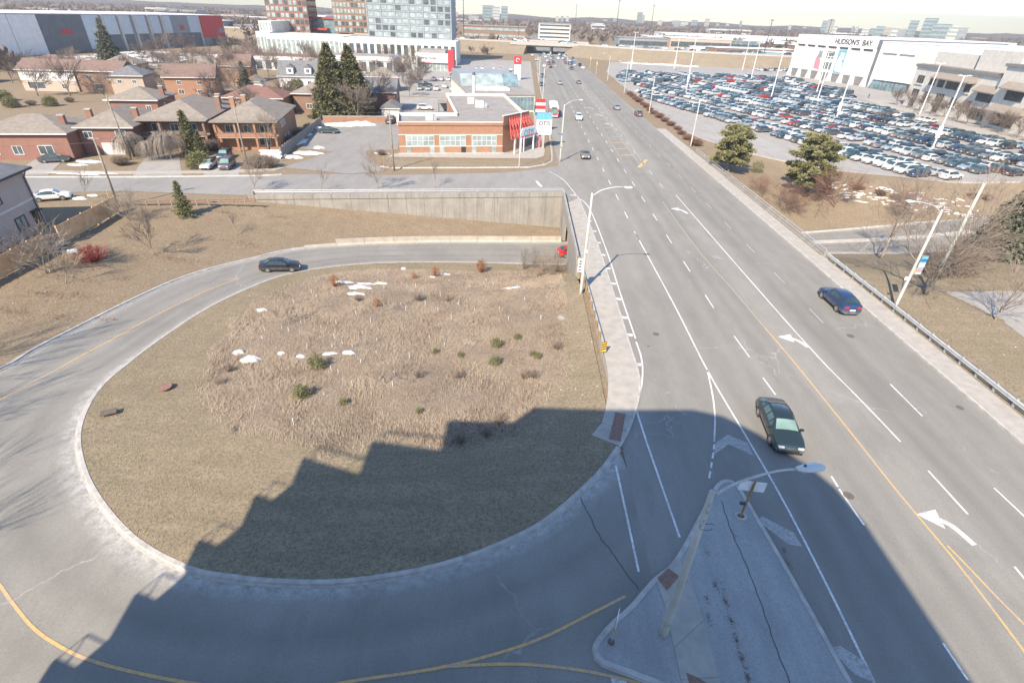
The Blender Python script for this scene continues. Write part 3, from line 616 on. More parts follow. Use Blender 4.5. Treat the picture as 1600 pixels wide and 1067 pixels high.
def dashes(x0, y0, y1, per, ln, w, mat, slope=0.0, name='lane_dash'):
    me = MB().add([(-w/2, 0, 0), (w/2, 0, 0), (w/2, ln, 0), (-w/2, ln, 0)], [(0, 1, 2, 3)]).mesh(name); me.materials.append(mat)
    y = y0
    while y < y1: link(name, me, main_road, (x0+slope*(y-y0), y, .011)); y += per
for a, b in (((1147,525),(1171,558)),((1192,590),(1212,617)),((1299,744),(1309,760)),((1311,764),(1350,820)),((1473,1004),(1512,1062))): stripe('lane_dash', px(a, b), .12, WF, main_road)
dashes(20.75, 47.5, 330, 9, 3, .13, WF, -.0006)
dashes(16.5, 66, 330, 9, 3, .13, WF, .0)
dashes(16.45, 66.5, 74, 9, 3, .13, WF)
for a, b in (((1391,600),(1441,650)),((1553,762),(1602,808))): stripe('lane_dash', px(a, b), .12, WF, main_road)
dashes(31.0, 45.2, 330, 9, 3, .12, M['whiteworn'], -.004)
stripe('lane_line', px((1407,690),(1340,620),(1290,570),(1200,470),(1056,305)), .13, WF, main_road, dense=20)
dashes(25.6, 92, 330, 9, 3, .12, WH)
stripe('lane_dash', px((1450,735),(1512,803)), .13, WF, main_road); stripe('lane_dash', px((1585,885),(1610,915)), .13, WF, main_road)
stripe('centre_line', px((1610,1030),(1500,885),(1400,765),(1320,664),(1240,565),(1195,512)), .12, YE, main_road, dense=24)
stripe('centre_line', px((1195,512),(1140,447),(1090,390),(1035,315)), .12, YF, main_road, dense=14)
stripe('centre_line', px((1480,852),(1520,893),(1560,935),(1610,985)), .11, YE, main_road, dense=10)
# yellow hatched median
stripe('median_line', px((1007,259),(995,240),(975,210),(955,185),(930,150)), .14, YF, main_road); stripe('median_line', px((985,245),(972,222),(955,197),(940,178)), .14, YF, main_road) if False else None
stripe('median_bar', px((998,262),(1010,250)), .7, YE, main_road)
for k in range(9):
    yy = 116+k*6.5; stripe('median_bar', [(22.0+k*.12, yy+.3, 0), (24.6, yy+1.6, 0)], .38, YE if k < 3 else YF, main_road)
stripe('median_line', [(24.7, 112, 0), (24.9, 180, 0)], .13, YF, main_road); stripe('median_line', [(21.6, 112, 0), (22.6, 180, 0)], .13, YF, main_road)
def arrow(tip, tail, mat):
    a, b = U(*tip), U(*tail); L = (a-b).length; d = (a-b).normalized(); s = Vector((-d.y, d.x, 0))
    # curved turn arrow: stem from the tail, bending left, barbed head
    stem = [b+s*-.14*1, b+d*L*.45+s*-.05, b+d*L*.62+s*.25, b+d*L*.70+s*.45]
    W = .19; mb = MB(); pp = catmull(stem, 12)
    for p in pp: p.z = .0105
    sweep(mb, pp, [(-W, 0), (W, 0)]); mb.f = mb.f[:-2]; mb.m = mb.m[:-2]
    e = pp[-1]+Vector((0, 0, .004)); hd = (d*.45+s*.9).normalized(); hs = Vector((-hd.y, hd.x, 0))
    mb.add([e+hs*.75-hd*.25, e-hs*.75-hd*.25, e+hd*1.05], [(0, 1, 2)]); o = mb.build('turn_arrow', mat, main_road)
    o.data.update()
    if sum(p.normal.z for p in o.data.polygons) < 0: o.data.flip_normals()
arrow((1452,790), (1520,852), WF); arrow((1231,521), (1261,543), WF); arrow((1058,324), (1073,334), WF)
for tp, tl in (((934,178),(941,182)),((950,193),(957,197)),((921,168),(927,171))): arrow(tp, tl, WH)
# loop centre lines
def on_ramp(pts, dense, z=.012): return stripe('centre_line', pts, .14, YE, loop_ramp, z=z, follow=ramp_z, dense=dense)
on_ramp([inner[i].lerp(outer[i], f) for i, f in ((60,.5),(66,.5),(72,.48),(78,.46),(84,.44),(90,.42),(96,.4))], 40)
on_ramp(px((-60,800),(-20,885),(0,914),(22,945),(55,983),(100,1013),(150,1034),(220,1052),(300,1067),(400,1078)), 50)
on_ramp(px((430,1085),(560,1062),(700,1040),(830,1003),(920,960),(977,931)), 40)
on_ramp(px((690,1041),(800,1037),(880,1043),(940,1053),(1000,1067)), 24, .016)
on_ramp(px((-30,715),(0,672),(30,637),(60,603)), 12) if False else None
poly_mark('crosswalk_bar', ((954,1058),(976,1060),(985,1075),(958,1075)), WH)
# expansion crack across the loop
cp = [U(905,775), U(918,800), U(935,835), U(950,855), U(968,880), U(985,905), U(998,920)]
stripe('pavement_crack', [p+Vector((rnd.uniform(-.05, .05), rnd.uniform(-.05, .05), 0)) for p in catmull(cp, 26)], .05, M['joint'], main_road, z=.013)
# manholes and drains
def disc(name, px_, py_, r, mat, par, z=.013, n=20, sq=1.0):
    c = U(px_, py_); MB().prism([(c.x+r*math.cos(2*math.pi*k/n), c.y+sq*r*math.sin(2*math.pi*k/n)) for k in range(n)], 0, z).build(name, mat, par)
disc('manhole_cover', 1329, 525, .36, M['iron'], main_road); disc('manhole_cover', 1326, 774, .33, M['iron'], main_road); disc('manhole_cover', 1025, 522, .3, M['iron'], main_road); disc('valve_cover', 1013, 541, .12, M['iron'], main_road)
disc('drain_grate', 991, 580, .33, M['tactile'], main_road, sq=.55); disc('drain_grate', 1500, 637, .28, M['iron'], main_road)
p = U(170, 645, -.2); g = MB(); g.box((p.x, p.y, p.z+.08), (1.0, .55, .1), .5); tag(g.build('catch_basin_grate', M['iron']), 'rusty iron catch basin grate set in the infield lawn by the kerb', 'drain grate')
p = U(258, 605, -.45); g = MB(); g.prism([(p.x+.5*math.cos(t*.5), p.y+.5*math.sin(t*.5)) for t in range(13)], p.z, p.z+.09); tag(g.build('manhole_frame', M['tactile']), 'round rusty manhole cover in the lawn left of the meadow', 'manhole')

# ---------------------------------------------------------------- retaining wall with railing
wl = (WALL_B-WALL_A).length; wrz = math.atan2(wdir.y, wdir.x)
wall = thing('retaining_wall', 'long stained concrete retaining wall with steel railing above the sunken ramp', 'wall', WALL_A, wrz)
npan = 17; pw = wl/npan
for i in range(npan):
    t0, t1 = i/npan, (i+1)/npan; g = .018
    z0, z1 = wall_foot(t0)-.6, wall_foot(t1)-.6; x0, x1 = i*pw+g, (i+1)*pw-g
    mb = MB(); mb.add([(x0, -.05, z0), (x1, -.05, z1), (x1, -.05, -.22), (x0, -.05, -.22), (x0, .4, z0), (x1, .4, z1), (x1, .4, -.22), (x0, .4, -.22)], [(0,1,2,3),(5,4,7,6),(3,2,6,7),(1,5,6,2),(4,0,3,7),(4,5,1,0)])
    mb.build('wall_panel', M['wallc'], wall)
    MB().bb(x0, x1, -.16, .35, -.20, .52).build('parapet_panel', M['wallc'], wall)
MB().bb(0, wl, -.02, .38, -6.3, -.25).build('wall_core', M['joint'], wall)
MB().bb(-.9, 0, -.2, .4, -1.2, 1.05).build('end_block', M['wallc'], wall)
for i in range(npan*1+1): MB().bb(max(0, i*pw-.04), i*pw+.04, .02, .10, .52, 1.12).build('rail_post', M['steel'], wall)
for z in (1.12, .86): MB().tube([(0, .06, z), (wl, .06, z)], .045, 6).build('handrail', M['steel'], wall)
# white end return
MB().bb(wl-.05, wl+.5, -1.9, .4, -5.9, -.3).build('abutment_return', M['whitewall'], wall)

# ---------------------------------------------------------------- bridge parapets
def parapet(x, y0, y1, label, side, zlow=-1.1):
    t = thing('bridge_parapet', label, 'parapet', (x, y0, 0)); L = y1-y0; n = max(2, round(L/6)); w = L/n
    for i in range(n): MB().bb(-.17, .17, i*w+.012, (i+1)*w-.012, zlow, .72).build('parapet_panel', M['wallc'], t)
    for i in range(n+1): MB().bb(-.05, .05, min(L-.1, i*w), min(L, i*w+.1), .72, 1.02).build('rail_post', M['steel'], t)
    MB().tube([(0, 0, 1.06), (0, L, 1.06)], .055, 6).build('handrail', M['steel'], t)
    return t
parapet(7.55, 58.5, 85.2, 'concrete bridge parapet with steel handrail beside the left sidewalk', -1)
t = parapet(39.55, 62.5, 121, 'long concrete bridge parapet with handrail beside the right sidewalk', 1)
ab = MB(); ab.add([(7.35, 69.0, -6), (7.35, 57.5, -2.0), (7.35, 57.5, .4), (7.35, 69.0, .4), (7.9, 69.0, -6), (7.9, 57.5, -2), (7.9, 57.5, .4), (7.9, 69, .4)], [(0,1,2,3),(5,4,7,6),(3,2,6,7),(1,5,6,2),(4,0,3,7),(4,5,1,0)])
ab.bb(7.36, 7.9, 68.9, 69.4, -6, .38); ab.bb(7.36, 7.9, 78.9, 84.9, -6.2, .38); ab.bb(7.36, 7.9, 69.4, 78.9, -1.05, .37)
tag(ab.build('abutment_wall', M['wallc']), 'concrete wing wall and abutment beneath the left bridge parapet', 'wall')
ab = MB(); ab.bb(39.2, 39.38, 62.8, 76.2, -6, .38); ab.bb(39.2, 39.38, 84.7, 100, -5.6, .38); ab.bb(39.2, 39.38, 76.2, 84.7, -1.05, .37)
tag(ab.build('abutment_wall', M['wallc']), 'concrete abutment wall beneath the right bridge parapet', 'wall')

# ---------------------------------------------------------------- guard rails
M['railpale'] = pm('pale_galvanised_rail', (.62, .63, .63), (.5, .51, .51), 2, .5, metal=.3)
WPROF = [(0, -.16), (.05, -.13), (.05, -.06), (0, -.01), (0, .01), (.05, .06), (.05, .13), (0, .16)]
def guardrail(label, pts, side, postmat, zf=lambda x, y: 0, space=1.95, double=False):
    P = [Vector(p) for p in pts]; t = thing('guard_rail', label, 'guard rail', P[0]); o = P[0]
    L = [0]
    for a, b in zip(P, P[1:]): L.append(L[-1]+(b-a).length)
    n = int(L[-1]/space); C = catmull(P, n+1)
    sweep(MB(), [p-o+Vector((0, 0, .58)) for p in C], [(side*(a+.12), h) for a, h in WPROF]).build('w_beam', M['steel'], t)
    if double: sweep(MB(), [p-o+Vector((0, 0, .58)) for p in C], [(-side*(a+.14), h) for a, h in WPROF]).build('w_beam', M['railpale'], t)
    for i, p in enumerate(C):
        d = (C[min(i+1, n)]-C[max(i-1, 0)]); rz = math.atan2(d.y, d.x); q = p-o
        s = Vector((-math.sin(rz), math.cos(rz), 0))*side
        pb = MB().box((q.x-s.x*.02, q.y-s.y*.02, .3), (.16, .2, .95), rz).build('post', postmat, t)
    return t
gr = guardrail('steel guard rail on orange timber posts from parapet to striped marker', [(7.6, 58.2, 0), (7.7, 54, 0), (7.85, 49, 0), (7.95, 44, 0), (8.05, 38.6, 0)], 1, M['wood'])
q = U(937, 574); hm = thing('hazard_marker', 'black and yellow striped hazard board at the guard rail end', 'sign', (8.0, 37.9, .05), 0)
MB().tube([(0, .06, 0), (0, .06, 1.1)], .035, 6).build('post', M['steel'], hm)
bd = MB().bb(-.24, .24, -.02, .02, .35, 1.25).build('board', M['signyellow'], hm)
for k in range(4):
    z = .42+k*.24; MB().add([(-.235, -.026, z), (.235, -.026, z+.2), (.235, -.026, min(1.245, z+.32)), (-.235, -.026, min(1.245, z+.12))], [(0, 1, 2, 3)]).build('stripe', M['signblack'], bd)
guardrail('long steel guard rail on dark posts along the right sidewalk', [(39.75, 62.2, 0), (39.8, 50, 0), (39.85, 40, 0), (39.9, 28, 0), (39.95, 16, 0), (40, 5, 0)], -1, M['steel'], double=True)
# rusty low cable rail on the left lawn
r0, r1 = U(190,323), U(402,318)
t = thing('low_rail_fence', 'low rusty steel rail fence along the street verge', 'fence', r0); d = r1-r0; rz = math.atan2(d.y, d.x)
for z in (.35, .65): sweep(MB(), [Vector((0, 0, z)), d+Vector((0, 0, z))], [(-.04, -.08), (.04, -.08), (.04, .08), (-.04, .08), (-.04, -.08)]).build('rail', M['tactile'], t)
for k in range(12): c = d*(k/11); MB().box((c.x, c.y, .35), (.14, .14, .8), rz).build('post', M['oldwood'], t)
# concrete barrier at the outer edge of the ramp
M['barrier'] = pm('beige_barrier_concrete', (.46, .41, .33), (.36, .32, .26), .8, .9)
bt = thing('concrete_barrier', 'low beige concrete barrier wall curving along the outer ramp edge', 'barrier', outer[112]); o0 = outer[112]
seg = outer[111:149]
for i in range(0, len(seg)-1, 4):
    S = [p-o0 for p in seg[i:i+5]]
    if len(S) < 2: continue
    d0 = (S[1]-S[0]).normalized()*.02; S[0] = S[0]+d0; S[-1] = S[-1]-d0
    h = min(.85, .3+i*.14)
    b_ = sweep(MB(), S, [(-.12, -.4), (-.12, .05), (.02, .25), (.06, h), (.28, h), (.34, -.4)]).build('barrier_unit', M['barrier'], bt); bmfix(b_)

# ---------------------------------------------------------------- street lamps
def lamp(label, loc, az, h=10.6, reach=3.2, mat='poleconc', r0=.17, head='cobra', rise=.9, hs=1.0):
    t = thing('street_lamp', label, 'street lamp', loc, az)
    MB().tube([(0, 0, -.3), (0, 0, .8), (0, 0, h*.5), (0, 0, h)], [r0, r0*.97, r0*.8, r0*.58], 12).build('pole', M[mat], t, smooth=True)
    pts = [(0, 0, h-.35), (reach*.25, 0, h+rise*.35), (reach*.55, 0, h+rise*.8), (reach*.8, 0, h+rise), (reach, 0, h+rise)]
    MB().tube(catmull(pts, 10), [.055]*6+[.045]*4, 7).build('arm', M['steel'], t, smooth=True)
    hd = MB(); L_ = .85*hs
    secs = [(a*hs, b*hs, c*hs) for a, b, c in ((0, .07, .05), (.12, .11, .075), (.3, .15, .10), (.55, .17, .11), (.75, .13, .08), (.85, .05, .04))]
    vs_ = []; fs_ = []; nn = 8
    for sx, wy, hz in secs:
        for k in range(nn): a = 2*math.pi*k/nn; vs_.append((reach+sx, wy*math.cos(a), h+rise+.02+hz*math.sin(a)))
    for i in range(len(secs)-1):
        for k in range(nn): fs_.append((i*nn+k, i*nn+(k+1) % nn, (i+1)*nn+(k+1) % nn, (i+1)*nn+k))
    fs_.append(tuple(range(nn-1, -1, -1))); fs_.append(tuple((len(secs)-1)*nn+k for k in range(nn)))
    hd.add(vs_, fs_); ho = hd.build('lamp_head', M['signgrey'], t, smooth=True); bmfix(ho)
    MB().tube([(reach+.3, 0, h+rise+.11), (reach+.3, 0, h+rise+.2)], [.05, .045], 8).build('photocell', M['darksteel'], ho)
    MB().bb(reach+.2, reach+.68, -.11, .11, h+rise-.12, h+rise-.06).build('lens', M['glasspale'], ho)
    return t
L1 = lamp('concrete street lamp nearest the camera standing on the traffic island', U(1036,990,.14), R(8), h=9.9, reach=3.1, r0=.2, hs=1.35)
MB().tube([(0, 0, 1.0), (0, 0, 1.12)], [.235, .235], 12).build('collar', M['polegreen'], L1)
for z in (9.3, 8.9, 8.4): MB().box((.0, -.15, z), (.09, .08, .14)).build('cable_bracket', M['polegreen'], L1)
cl = MB(); cl.tube([(.1+.28*math.cos(k*.55), -.2+.10*math.sin(k*.55), 8.2-.02*k) for k in range(13)], .012, 4); cl.build('cable_coil', M['blacktrim'], L1)
L2 = lamp('pale street lamp beside the left sidewalk guard rail, shadow across the lanes', Vector((7.15, 49.6, -.1)), R(-3), h=10.9, reach=2.9, rise=.7)
bn = MB().box((-.38, -.02, 3.4), (.5, .05, 1.5)).build('banner', M['signgrey'], L2)
for k in range(3): MB().bb(-.5, -.26, -.052, -.046, 3.75-k*.3, 3.92-k*.3).build('banner_letter', M['darksteel'], bn)
MB().bb(-.55, -.2, -.052, -.046, 2.85, 2.95).build('banner_letter', M['darksteel'], bn)
MB().box((-.2, 0, 4.15), (.5, .03, .03)).build('banner_arm', M['steel'], L2); MB().box((-.2, 0, 2.62), (.5, .03, .03)).build('banner_arm', M['steel'], L2)
MB().box((.05, -.22, 5.0), (.3, .2, .3)).build('junction_box', M['signwhite'], L2)
L3 = lamp('street lamp with a colourful banner behind the right guard rail', Vector((40.3, 48.9, 0)), R(172), h=10.7, reach=2.6, rise=.55)
bn = MB().box((-.62, -.1, 5.0), (.62, .04, 1.9), R(8)).build('banner', M['signteal'], L3)
for z, h_, mt in ((5.55, .3, 'signblue'), (5.05, .4, 'offwhite'), (4.45, .34, 'signpink'), (4.17, .16, 'signwhite')): MB().box((-.62, -.07, z), (.6, .02, h_), R(8)).build('banner_band', M[mt], bn)
MB().box((.25, .19, 3.6), (.5, .03, .35)).build('small_sign', M['signwhite'], L3)
for z in (6.0, 4.02): MB().box((-.45, -.1, z), (.95, .03, .03), R(8)).build('banner_arm', M['steel'], L3)
L4 = lamp('street lamp on the grass corner beyond the brick office', U(875,252,.1), R(10), h=10.6, reach=2.8, rise=.8, mat='poleconc')
MB().box((-.05, -.2, 3.2), (.45, .25, .9)).build('control_box', M['polegreen'], L4)
MB().box((-.4, -.18, 5.2), (1.1, .04, .18)).build('street_name_sign', M['signblue'], L4)
for i, (a, b, lab) in enumerate(((852,190,'third'),(846,150,'fourth'))):
    p = Vector((7.2, 190+i*55, .1)); lamp('street lamp on the left kerb, %s along the road beyond the office' % lab, p, R(5), h=10.4, reach=3)
for i in range(4): lamp('street lamp on the right kerb, %s one beyond the pine trees' % ORD[i], Vector((40.2, 128+i*48, 0)), R(178), h=10.4, reach=2.6)
# thin pole in front of the office
p = U(811,262,.1); t = thing('flag_pole', 'slim white pole on the grass in front of the brick office', 'pole', p); MB().tube([(0,0,0),(0,0,9.6)], [.075,.05], 8).build('shaft', M['offwhite'], t); MB().tube([(0,0,9.6),(0,0,9.75),(0,0,9.85)], [.05,.1,.02], 8).build('finial', M['offwhite'], t)
# utility poles
def upole(label, loc, h, r=.16, mat='polewood', arms=(), tr=False, lean=(0, 0)):
    t = thing('utility_pole', label, 'utility pole', loc)
    MB().tube([(0, 0, -.3), (lean[0]*.5, lean[1]*.5, h*.5), (lean[0], lean[1], h)], [r, r*.85, r*.68], 9).build('pole', M[mat], t, smooth=True)
    for z, ln, rz in arms: MB().box((lean[0]*z/h, lean[1]*z/h, z), (ln, .12, .14), rz).build('crossarm', M['oldwood'], t)
    if tr: MB().tube([(.3, -.1, h*.72), (.3, -.1, h*.72+.9)], [.24, .24], 10).build('transformer', M['steel'], t)
    return t
P1 = upole('tall grey green utility pole beside the leaning bare tree on the right lawn', Vector((46.9, 53.4, 0)), 12.2, .2, 'polegreen')
MB().box((-.2, -.15, 1.7), (.3, .15, .3)).build('meter_box', M['signwhite'], P1)
P2 = upole('wooden utility pole at the end of the cedar fence, left', U(185,323), 9.6, .17, lean=(.1, .1), arms=((9.2, 1.4, .3),)); g = MB().tube([(-1.4, -.4, 0), (-.15, -.05, 6)], .012, 4)
MB().tube([(-.75, -.4, 0), (-.55, -.3, 2.4)], .05, 6).build('guy_guard', M['signyellow'], P2)
P3 = upole('wooden utility pole on the verge left of the brick office', U(616,266,.1), 10.2, .17)
P4 = upole('wooden utility pole behind the two parked vans', U(388,264,.05), 10.5, .16)
P5 = upole('wooden utility pole with street light in front of the garage house', U(205,250), 10.8, .16, arms=((10.2, 1.8, .2),), lean=(-.5, 0))
upole('pair of service poles beside the dealer lot, left one', Vector((-45, 236, 0)), 12, .2, 'polegreen'); upole('pair of service poles beside the dealer lot, right one', Vector((-42.6, 235, 0)), 12.4, .2, 'polegreen')
t = thing('guy_wire_guard', 'yellow guy wire guard tube beside the right street lamp', 'guy guard', Vector((44.0, 53.6, 0))); MB().tube([(0, 0, 0), (.9, .5, 2.6)], .05, 6).build('guard_tube', M['signyellow'], t)
# parking lot light masts
for i, (x, y, h) in enumerate(((60.9,329,19),(90.6,350,19),(71.3,249,19),(99,227,17),(110,212.5,16),(98.5,175.6,16.5),(101.9,135.4,16.5),(135,360,17),(128,250,16),(118,300,17),(138,196,16))):
    t = thing('light_mast', '%s white light mast in the mall parking lot counted from the far road corner' % ORD[i], 'light mast', (x, y, 0))
    MB().tube([(0,0,0),(0,0,1.0)], [.38,.36], 10).build('base', M['kerb'], t); MB().tube([(0,0,1),(0,0,h*.5),(0,0,h)], [.19,.15,.11], 8).build('pole', M['whitewall'], t)
    MB().bb(-.9, .9, -.06, .06, h-.15, h-.03).build('crossarm', M['whitewall'], t)
    for s in (-1, 1): MB().bb(s*1.1-.4, s*1.1+.4, -.25, .25, h-.08, h+.12).build('lamp_head', M['signgrey'], t)
    if i in (0, 1, 2, 5, 6): MB().box((0, 0, 4.2), (.65, .65, 2.6), .4).build('banner_box', M['whitewall'], t)

# ---------------------------------------------------------------- small signs on the island
t = thing('keep_right_sign', 'diamond edged keep right sign with amber marker on the island tip', 'sign', U(955,1003,.14), R(72))
MB().tube([(0,0,0),(0,0,2.0)], .035, 6).build('post', M['steel'], t)
bd = MB().add([(-.3,-.03,1.65),(.3,-.03,1.65),(.3,-.03,2.35),(-.3,-.03,2.35),(-.3,0,1.65),(.3,0,1.65),(.3,0,2.35),(-.3,0,2.35)], [(0,1,2,3),(5,4,7,6),(3,2,6,7),(1,5,6,2),(4,0,3,7),(4,5,1,0)]).build('board', M['signwhite'], t)
MB().add([(-.05,-.036,1.75),(.03,-.036,1.75),(.03,-.036,2.1),(.14,-.036,2.1),(-.01,-.036,2.28),(-.16,-.036,2.1),(-.05,-.036,2.1)], [(0,1,2,3,4,5,6)]).build('arrow', M['signblack'], bd)
MB().bb(-.14, .14, -.03, 0, .75, 1.55).build('amber_marker', M['signyellow'], t)
MB().tube([(0,0,0),(0,0,.12)], [.16,.14], 10).build('foot', M['iron'], t)
t = thing('wooden_post_sign', 'blank white sign back on a wooden post near the island nose', 'sign', U(1157,806,.14), R(-6))
MB().tube([(0,0,-.1),(.06,.0,3.0)], [.075,.065], 7).build('post', M['wood'], t)
bd = MB().box((.05, .1, 2.45), (1.45, .03, .75)).build('board', M['signwhite'], t)
MB().prism([(.38*math.cos(k*.42)+.02, .3*math.sin(k*.42)) for k in range(15)], -.05, .03).build('concrete_collar', M['kerb'], t); MB().prism([(.2*math.cos(k*.42)+.02, .16*math.sin(k*.42)) for k in range(15)], 0, .04).build('soil', M['soil'], t)
MB().box((-.16, 0, 1.1), (.3, .12, .18)).build('bracket', M['darksteel'], t)
# ---------------------------------------------------------------- vehicles
# stations along the car: (x, belt height, top height, top half width factor); x runs rear -> front
CARS = {
 'sedan': dict(L=4.75, W=.91, wb=2.75, wr=.325, st=[(-2.37,.62,.66,.70),(-2.30,.86,.90,.78),(-1.72,.97,1.03,.80),(-1.05,.99,1.38,.64),(-.25,.97,1.455,.64),(.42,.95,1.40,.64),(1.12,.93,.99,.80),(1.75,.86,.92,.80),(2.22,.72,.78,.74),(2.37,.5,.56,.66)], g=(2,3,4,5,6)),
 'hatch': dict(L=4.45, W=.91, wb=2.65, wr=.33, st=[(-2.22,.66,.72,.72),(-2.15,.98,1.02,.78),(-1.95,1.03,1.12,.76),(-1.3,1.04,1.42,.66),(-.3,1.0,1.50,.66),(.35,.97,1.45,.66),(1.1,.95,1.0,.80),(1.7,.87,.93,.80),(2.1,.73,.79,.74),(2.22,.5,.56,.66)], g=(2,3,4,5,6)),
 'suv': dict(L=4.65, W=.93, wb=2.7, wr=.36, st=[(-2.32,.72,.78,.76),(-2.26,1.05,1.10,.80),(-2.12,1.10,1.18,.78),(-1.75,1.11,1.62,.70),(-.3,1.08,1.70,.70),(.35,1.06,1.64,.70),(1.0,1.05,1.10,.82),(1.75,1.0,1.06,.82),(2.2,.84,.9,.76),(2.32,.55,.62,.7)], g=(2,3,4,5,6)),
 'van': dict(L=5.0, W=.96, wb=3.0, wr=.34, st=[(-2.5,.72,.78,.8),(-2.45,1.05,1.10,.84),(-2.4,1.10,1.2,.82),(-2.2,1.10,1.68,.76),(-.3,1.08,1.76,.76),(.7,1.06,1.70,.74),(1.6,1.02,1.07,.82),(2.05,.95,1.0,.82),(2.4,.82,.88,.76),(2.5,.55,.62,.7)], g=(2,3,4,5,6)),
 'pickup': dict(L=5.4, W=.98, wb=3.4, wr=.39, st=[(-2.7,.80,.84,.92),(-2.66,1.08,1.12,.94),(-.95,1.08,1.12,.94),(-.75,1.10,1.72,.72),(.0,1.10,1.80,.72),(.55,1.09,1.74,.72),(1.2,1.08,1.13,.84),(2.1,1.04,1.1,.84),(2.55,.9,.95,.8),(2.7,.6,.66,.74)], g=(2,3,4,5,6)),
}
def car_parts(kind):
    C = CARS[kind]; W = C['W']; st = C['st']; wr = C['wr']; out = {}
    def sec(i):
        x, zs, zt, wf = st[i]; zb = .24; taper = 1.0 if 1 < i < len(st)-2 else (.93 if i in (1, len(st)-2) else .80)
        w = W*taper; gh = zt-zs > .2
        pts = [(x, 0, zb), (x, .8*w, zb), (x, w*.99, zb+.14), (x, w, zs*.62), (x, w*.95, zs)]
        pts += [(x, W*wf+.02, zt-.06), (x, W*wf*.86, zt), (x, 0, zt+.025)] if gh else [(x, W*wf*taper, zt-.01), (x, W*wf*.6*taper, zt+.02), (x, 0, zt+.035)]
        return pts
    S = [sec(i) for i in range(len(st))]; vs = []; fs = []; k = 8
    for s in S:
        vs += s+[(x, -y, z) for x, y, z in s[1:7]][::-1]
    r = 14
    for i in range(len(S)-1):
        for q in range(r): a = i*r+q; b = i*r+(q+1) % r; fs.append((a, b, b+r, a+r))
    fs.append(tuple(range(r-1, -1, -1))); fs.append(tuple((len(S)-1)*r+q for q in range(r)))
    out['body'] = (vs, fs, 'paint')
    def pane(pts, sh=.10, off=.028):
        P = [Vector(p) for p in pts]; c = sum(P, Vector())/len(P); n = (P[1]-P[0]).cross(P[2]-P[0]).normalized()
        if n.dot(c-Vector((0, 0, .7))) < 0: n = -n; P = P[::-1]
        return [p.lerp(c, sh)+n*off for p in P]
    g = C['g']; mir = lambda p: (p[0], -p[1], p[2])
    def band(i, j, a=5, b=6):
        A, B = S[i], S[j]; top, bot = (B, A)
        return [bot[5], mir(bot[5]), mir(top[6]), top[6]]
    def screen(base, roof, up=.03):
        rows = []
        for q, s_ in ((.07, base), (.93, None)):
            row = []
            for k_, m_ in ((5, 1), (6, 1), (7, 1), (6, -1), (5, -1)):
                a_ = Vector(base[k_]); b_ = Vector(roof[k_]); 
                if k_ == 5: a_ = a_.lerp(Vector(base[6]), .15); b_ = b_.lerp(Vector(roof[6]), .55)
                p = a_.lerp(b_, q); row.append(Vector((p.x, p.y*m_, p.z)))
            rows.append(row)
        n_ = Vector((1 if base[0][0] > roof[0][0] else -1, 0, 1.2)).normalized()*up
        vs = [p+n_ for row in rows for p in row]; return vs, [(i, i+1, i+6, i+5) for i in range(4)]
    v, f = screen(S[g[4]], S[g[3]]); out['windscreen'] = (v, f, 'glassw'); v, f = screen(S[g[0]], S[g[1]]); out['rear_window'] = (v, f, 'glass')
    sw = []
    for (i, j) in ((g[3], g[2]), (g[2], g[1])):
        A, B = S[i], S[j]; p = [A[4], B[4], B[5], A[5]]; sw.append(p)
    A, B = S[g[4]], S[g[3]]; sw.append([Vector(B[4]), Vector(B[4]).lerp(Vector(A[4]), .62), Vector(B[5]).lerp(Vector(A[4]), .12)])
    A, B = S[g[0]], S[g[1]]; sw.append([Vector(B[4]), Vector(B[4]).lerp(Vector(A[4]), .7 if kind != 'pickup' else .1), Vector(B[5]).lerp(Vector(A[4]), .08)])
    tv, tf = [], []
    for s in (1, -1):
        for p in sw:
            q = pane([(a[0], a[1]*s, a[2]) for a in p], .0, .018); tf.append(tuple(range(len(tv), len(tv)+len(q)))); tv += q
    out['window_trim'] = (tv, tf, 'black')
    for s, nm in ((1, 'L'), (-1, 'R')):
        for q, p in enumerate(sw): out['side_window%d%s' % (q, nm)] = (pane([(a[0], a[1]*s, a[2]) for a in p], .15), [(0,1,2,3) if len(p) == 4 else (0,1,2)], 'glass')
    def bx(c, s):
        m_ = MB().box(c, s); return (m_.v, m_.f)
    xf, xr = st[-1][0], st[0][0]
    zf = st[-2][1]; zr = st[1][1]
    for s in (1, -1):
        v, f = bx((xf-.16, s*W*.62, zf-.07), (.24, .34, .13)); out['headlight%d' % s] = (v, f, 'head')
        v, f = bx((xr+.09, s*W*.62, zr-.13), (.16, .36, .17)); out['taillight%d' % s] = (v, f, 'tail')
        v, f = bx((st[g[4]][0]-.25, s*(W+.06), st[g[4]][1]+.05), (.12, .2, .13)); out['mirror%d' % s] = (v, f, 'paint')
    v, f = bx((xf-.03, 0, .42), (.1, W*1.15, .16)); out['grille'] = (v, f, 'black')
    v, f = bx((xr+.01, 0, .62), (.05, .5, .13)); out['plate'] = (v, f, 'plate')
    v, f = bx((0, 0, .25), (C['L']*.9, W*1.86, .12)); out['underbody'] = (v, f, 'black')
    # arches + wheels
    hb = C['wb']/2; ar = MB(); out['wheels'] = []
    for sx in (-1, 1):
        for sy in (-1, 1):
            n = 14; c = Vector((sx*hb, sy*(W-.02), wr)); ar.tube([c, c+Vector((0, sy*.032, 0))], [wr*1.17]*2, n)
            out['wheels'].append((sx*hb, sy*(W-.09), wr, sy))
    out['arches'] = (ar.v, ar.f, 'black')
    return out
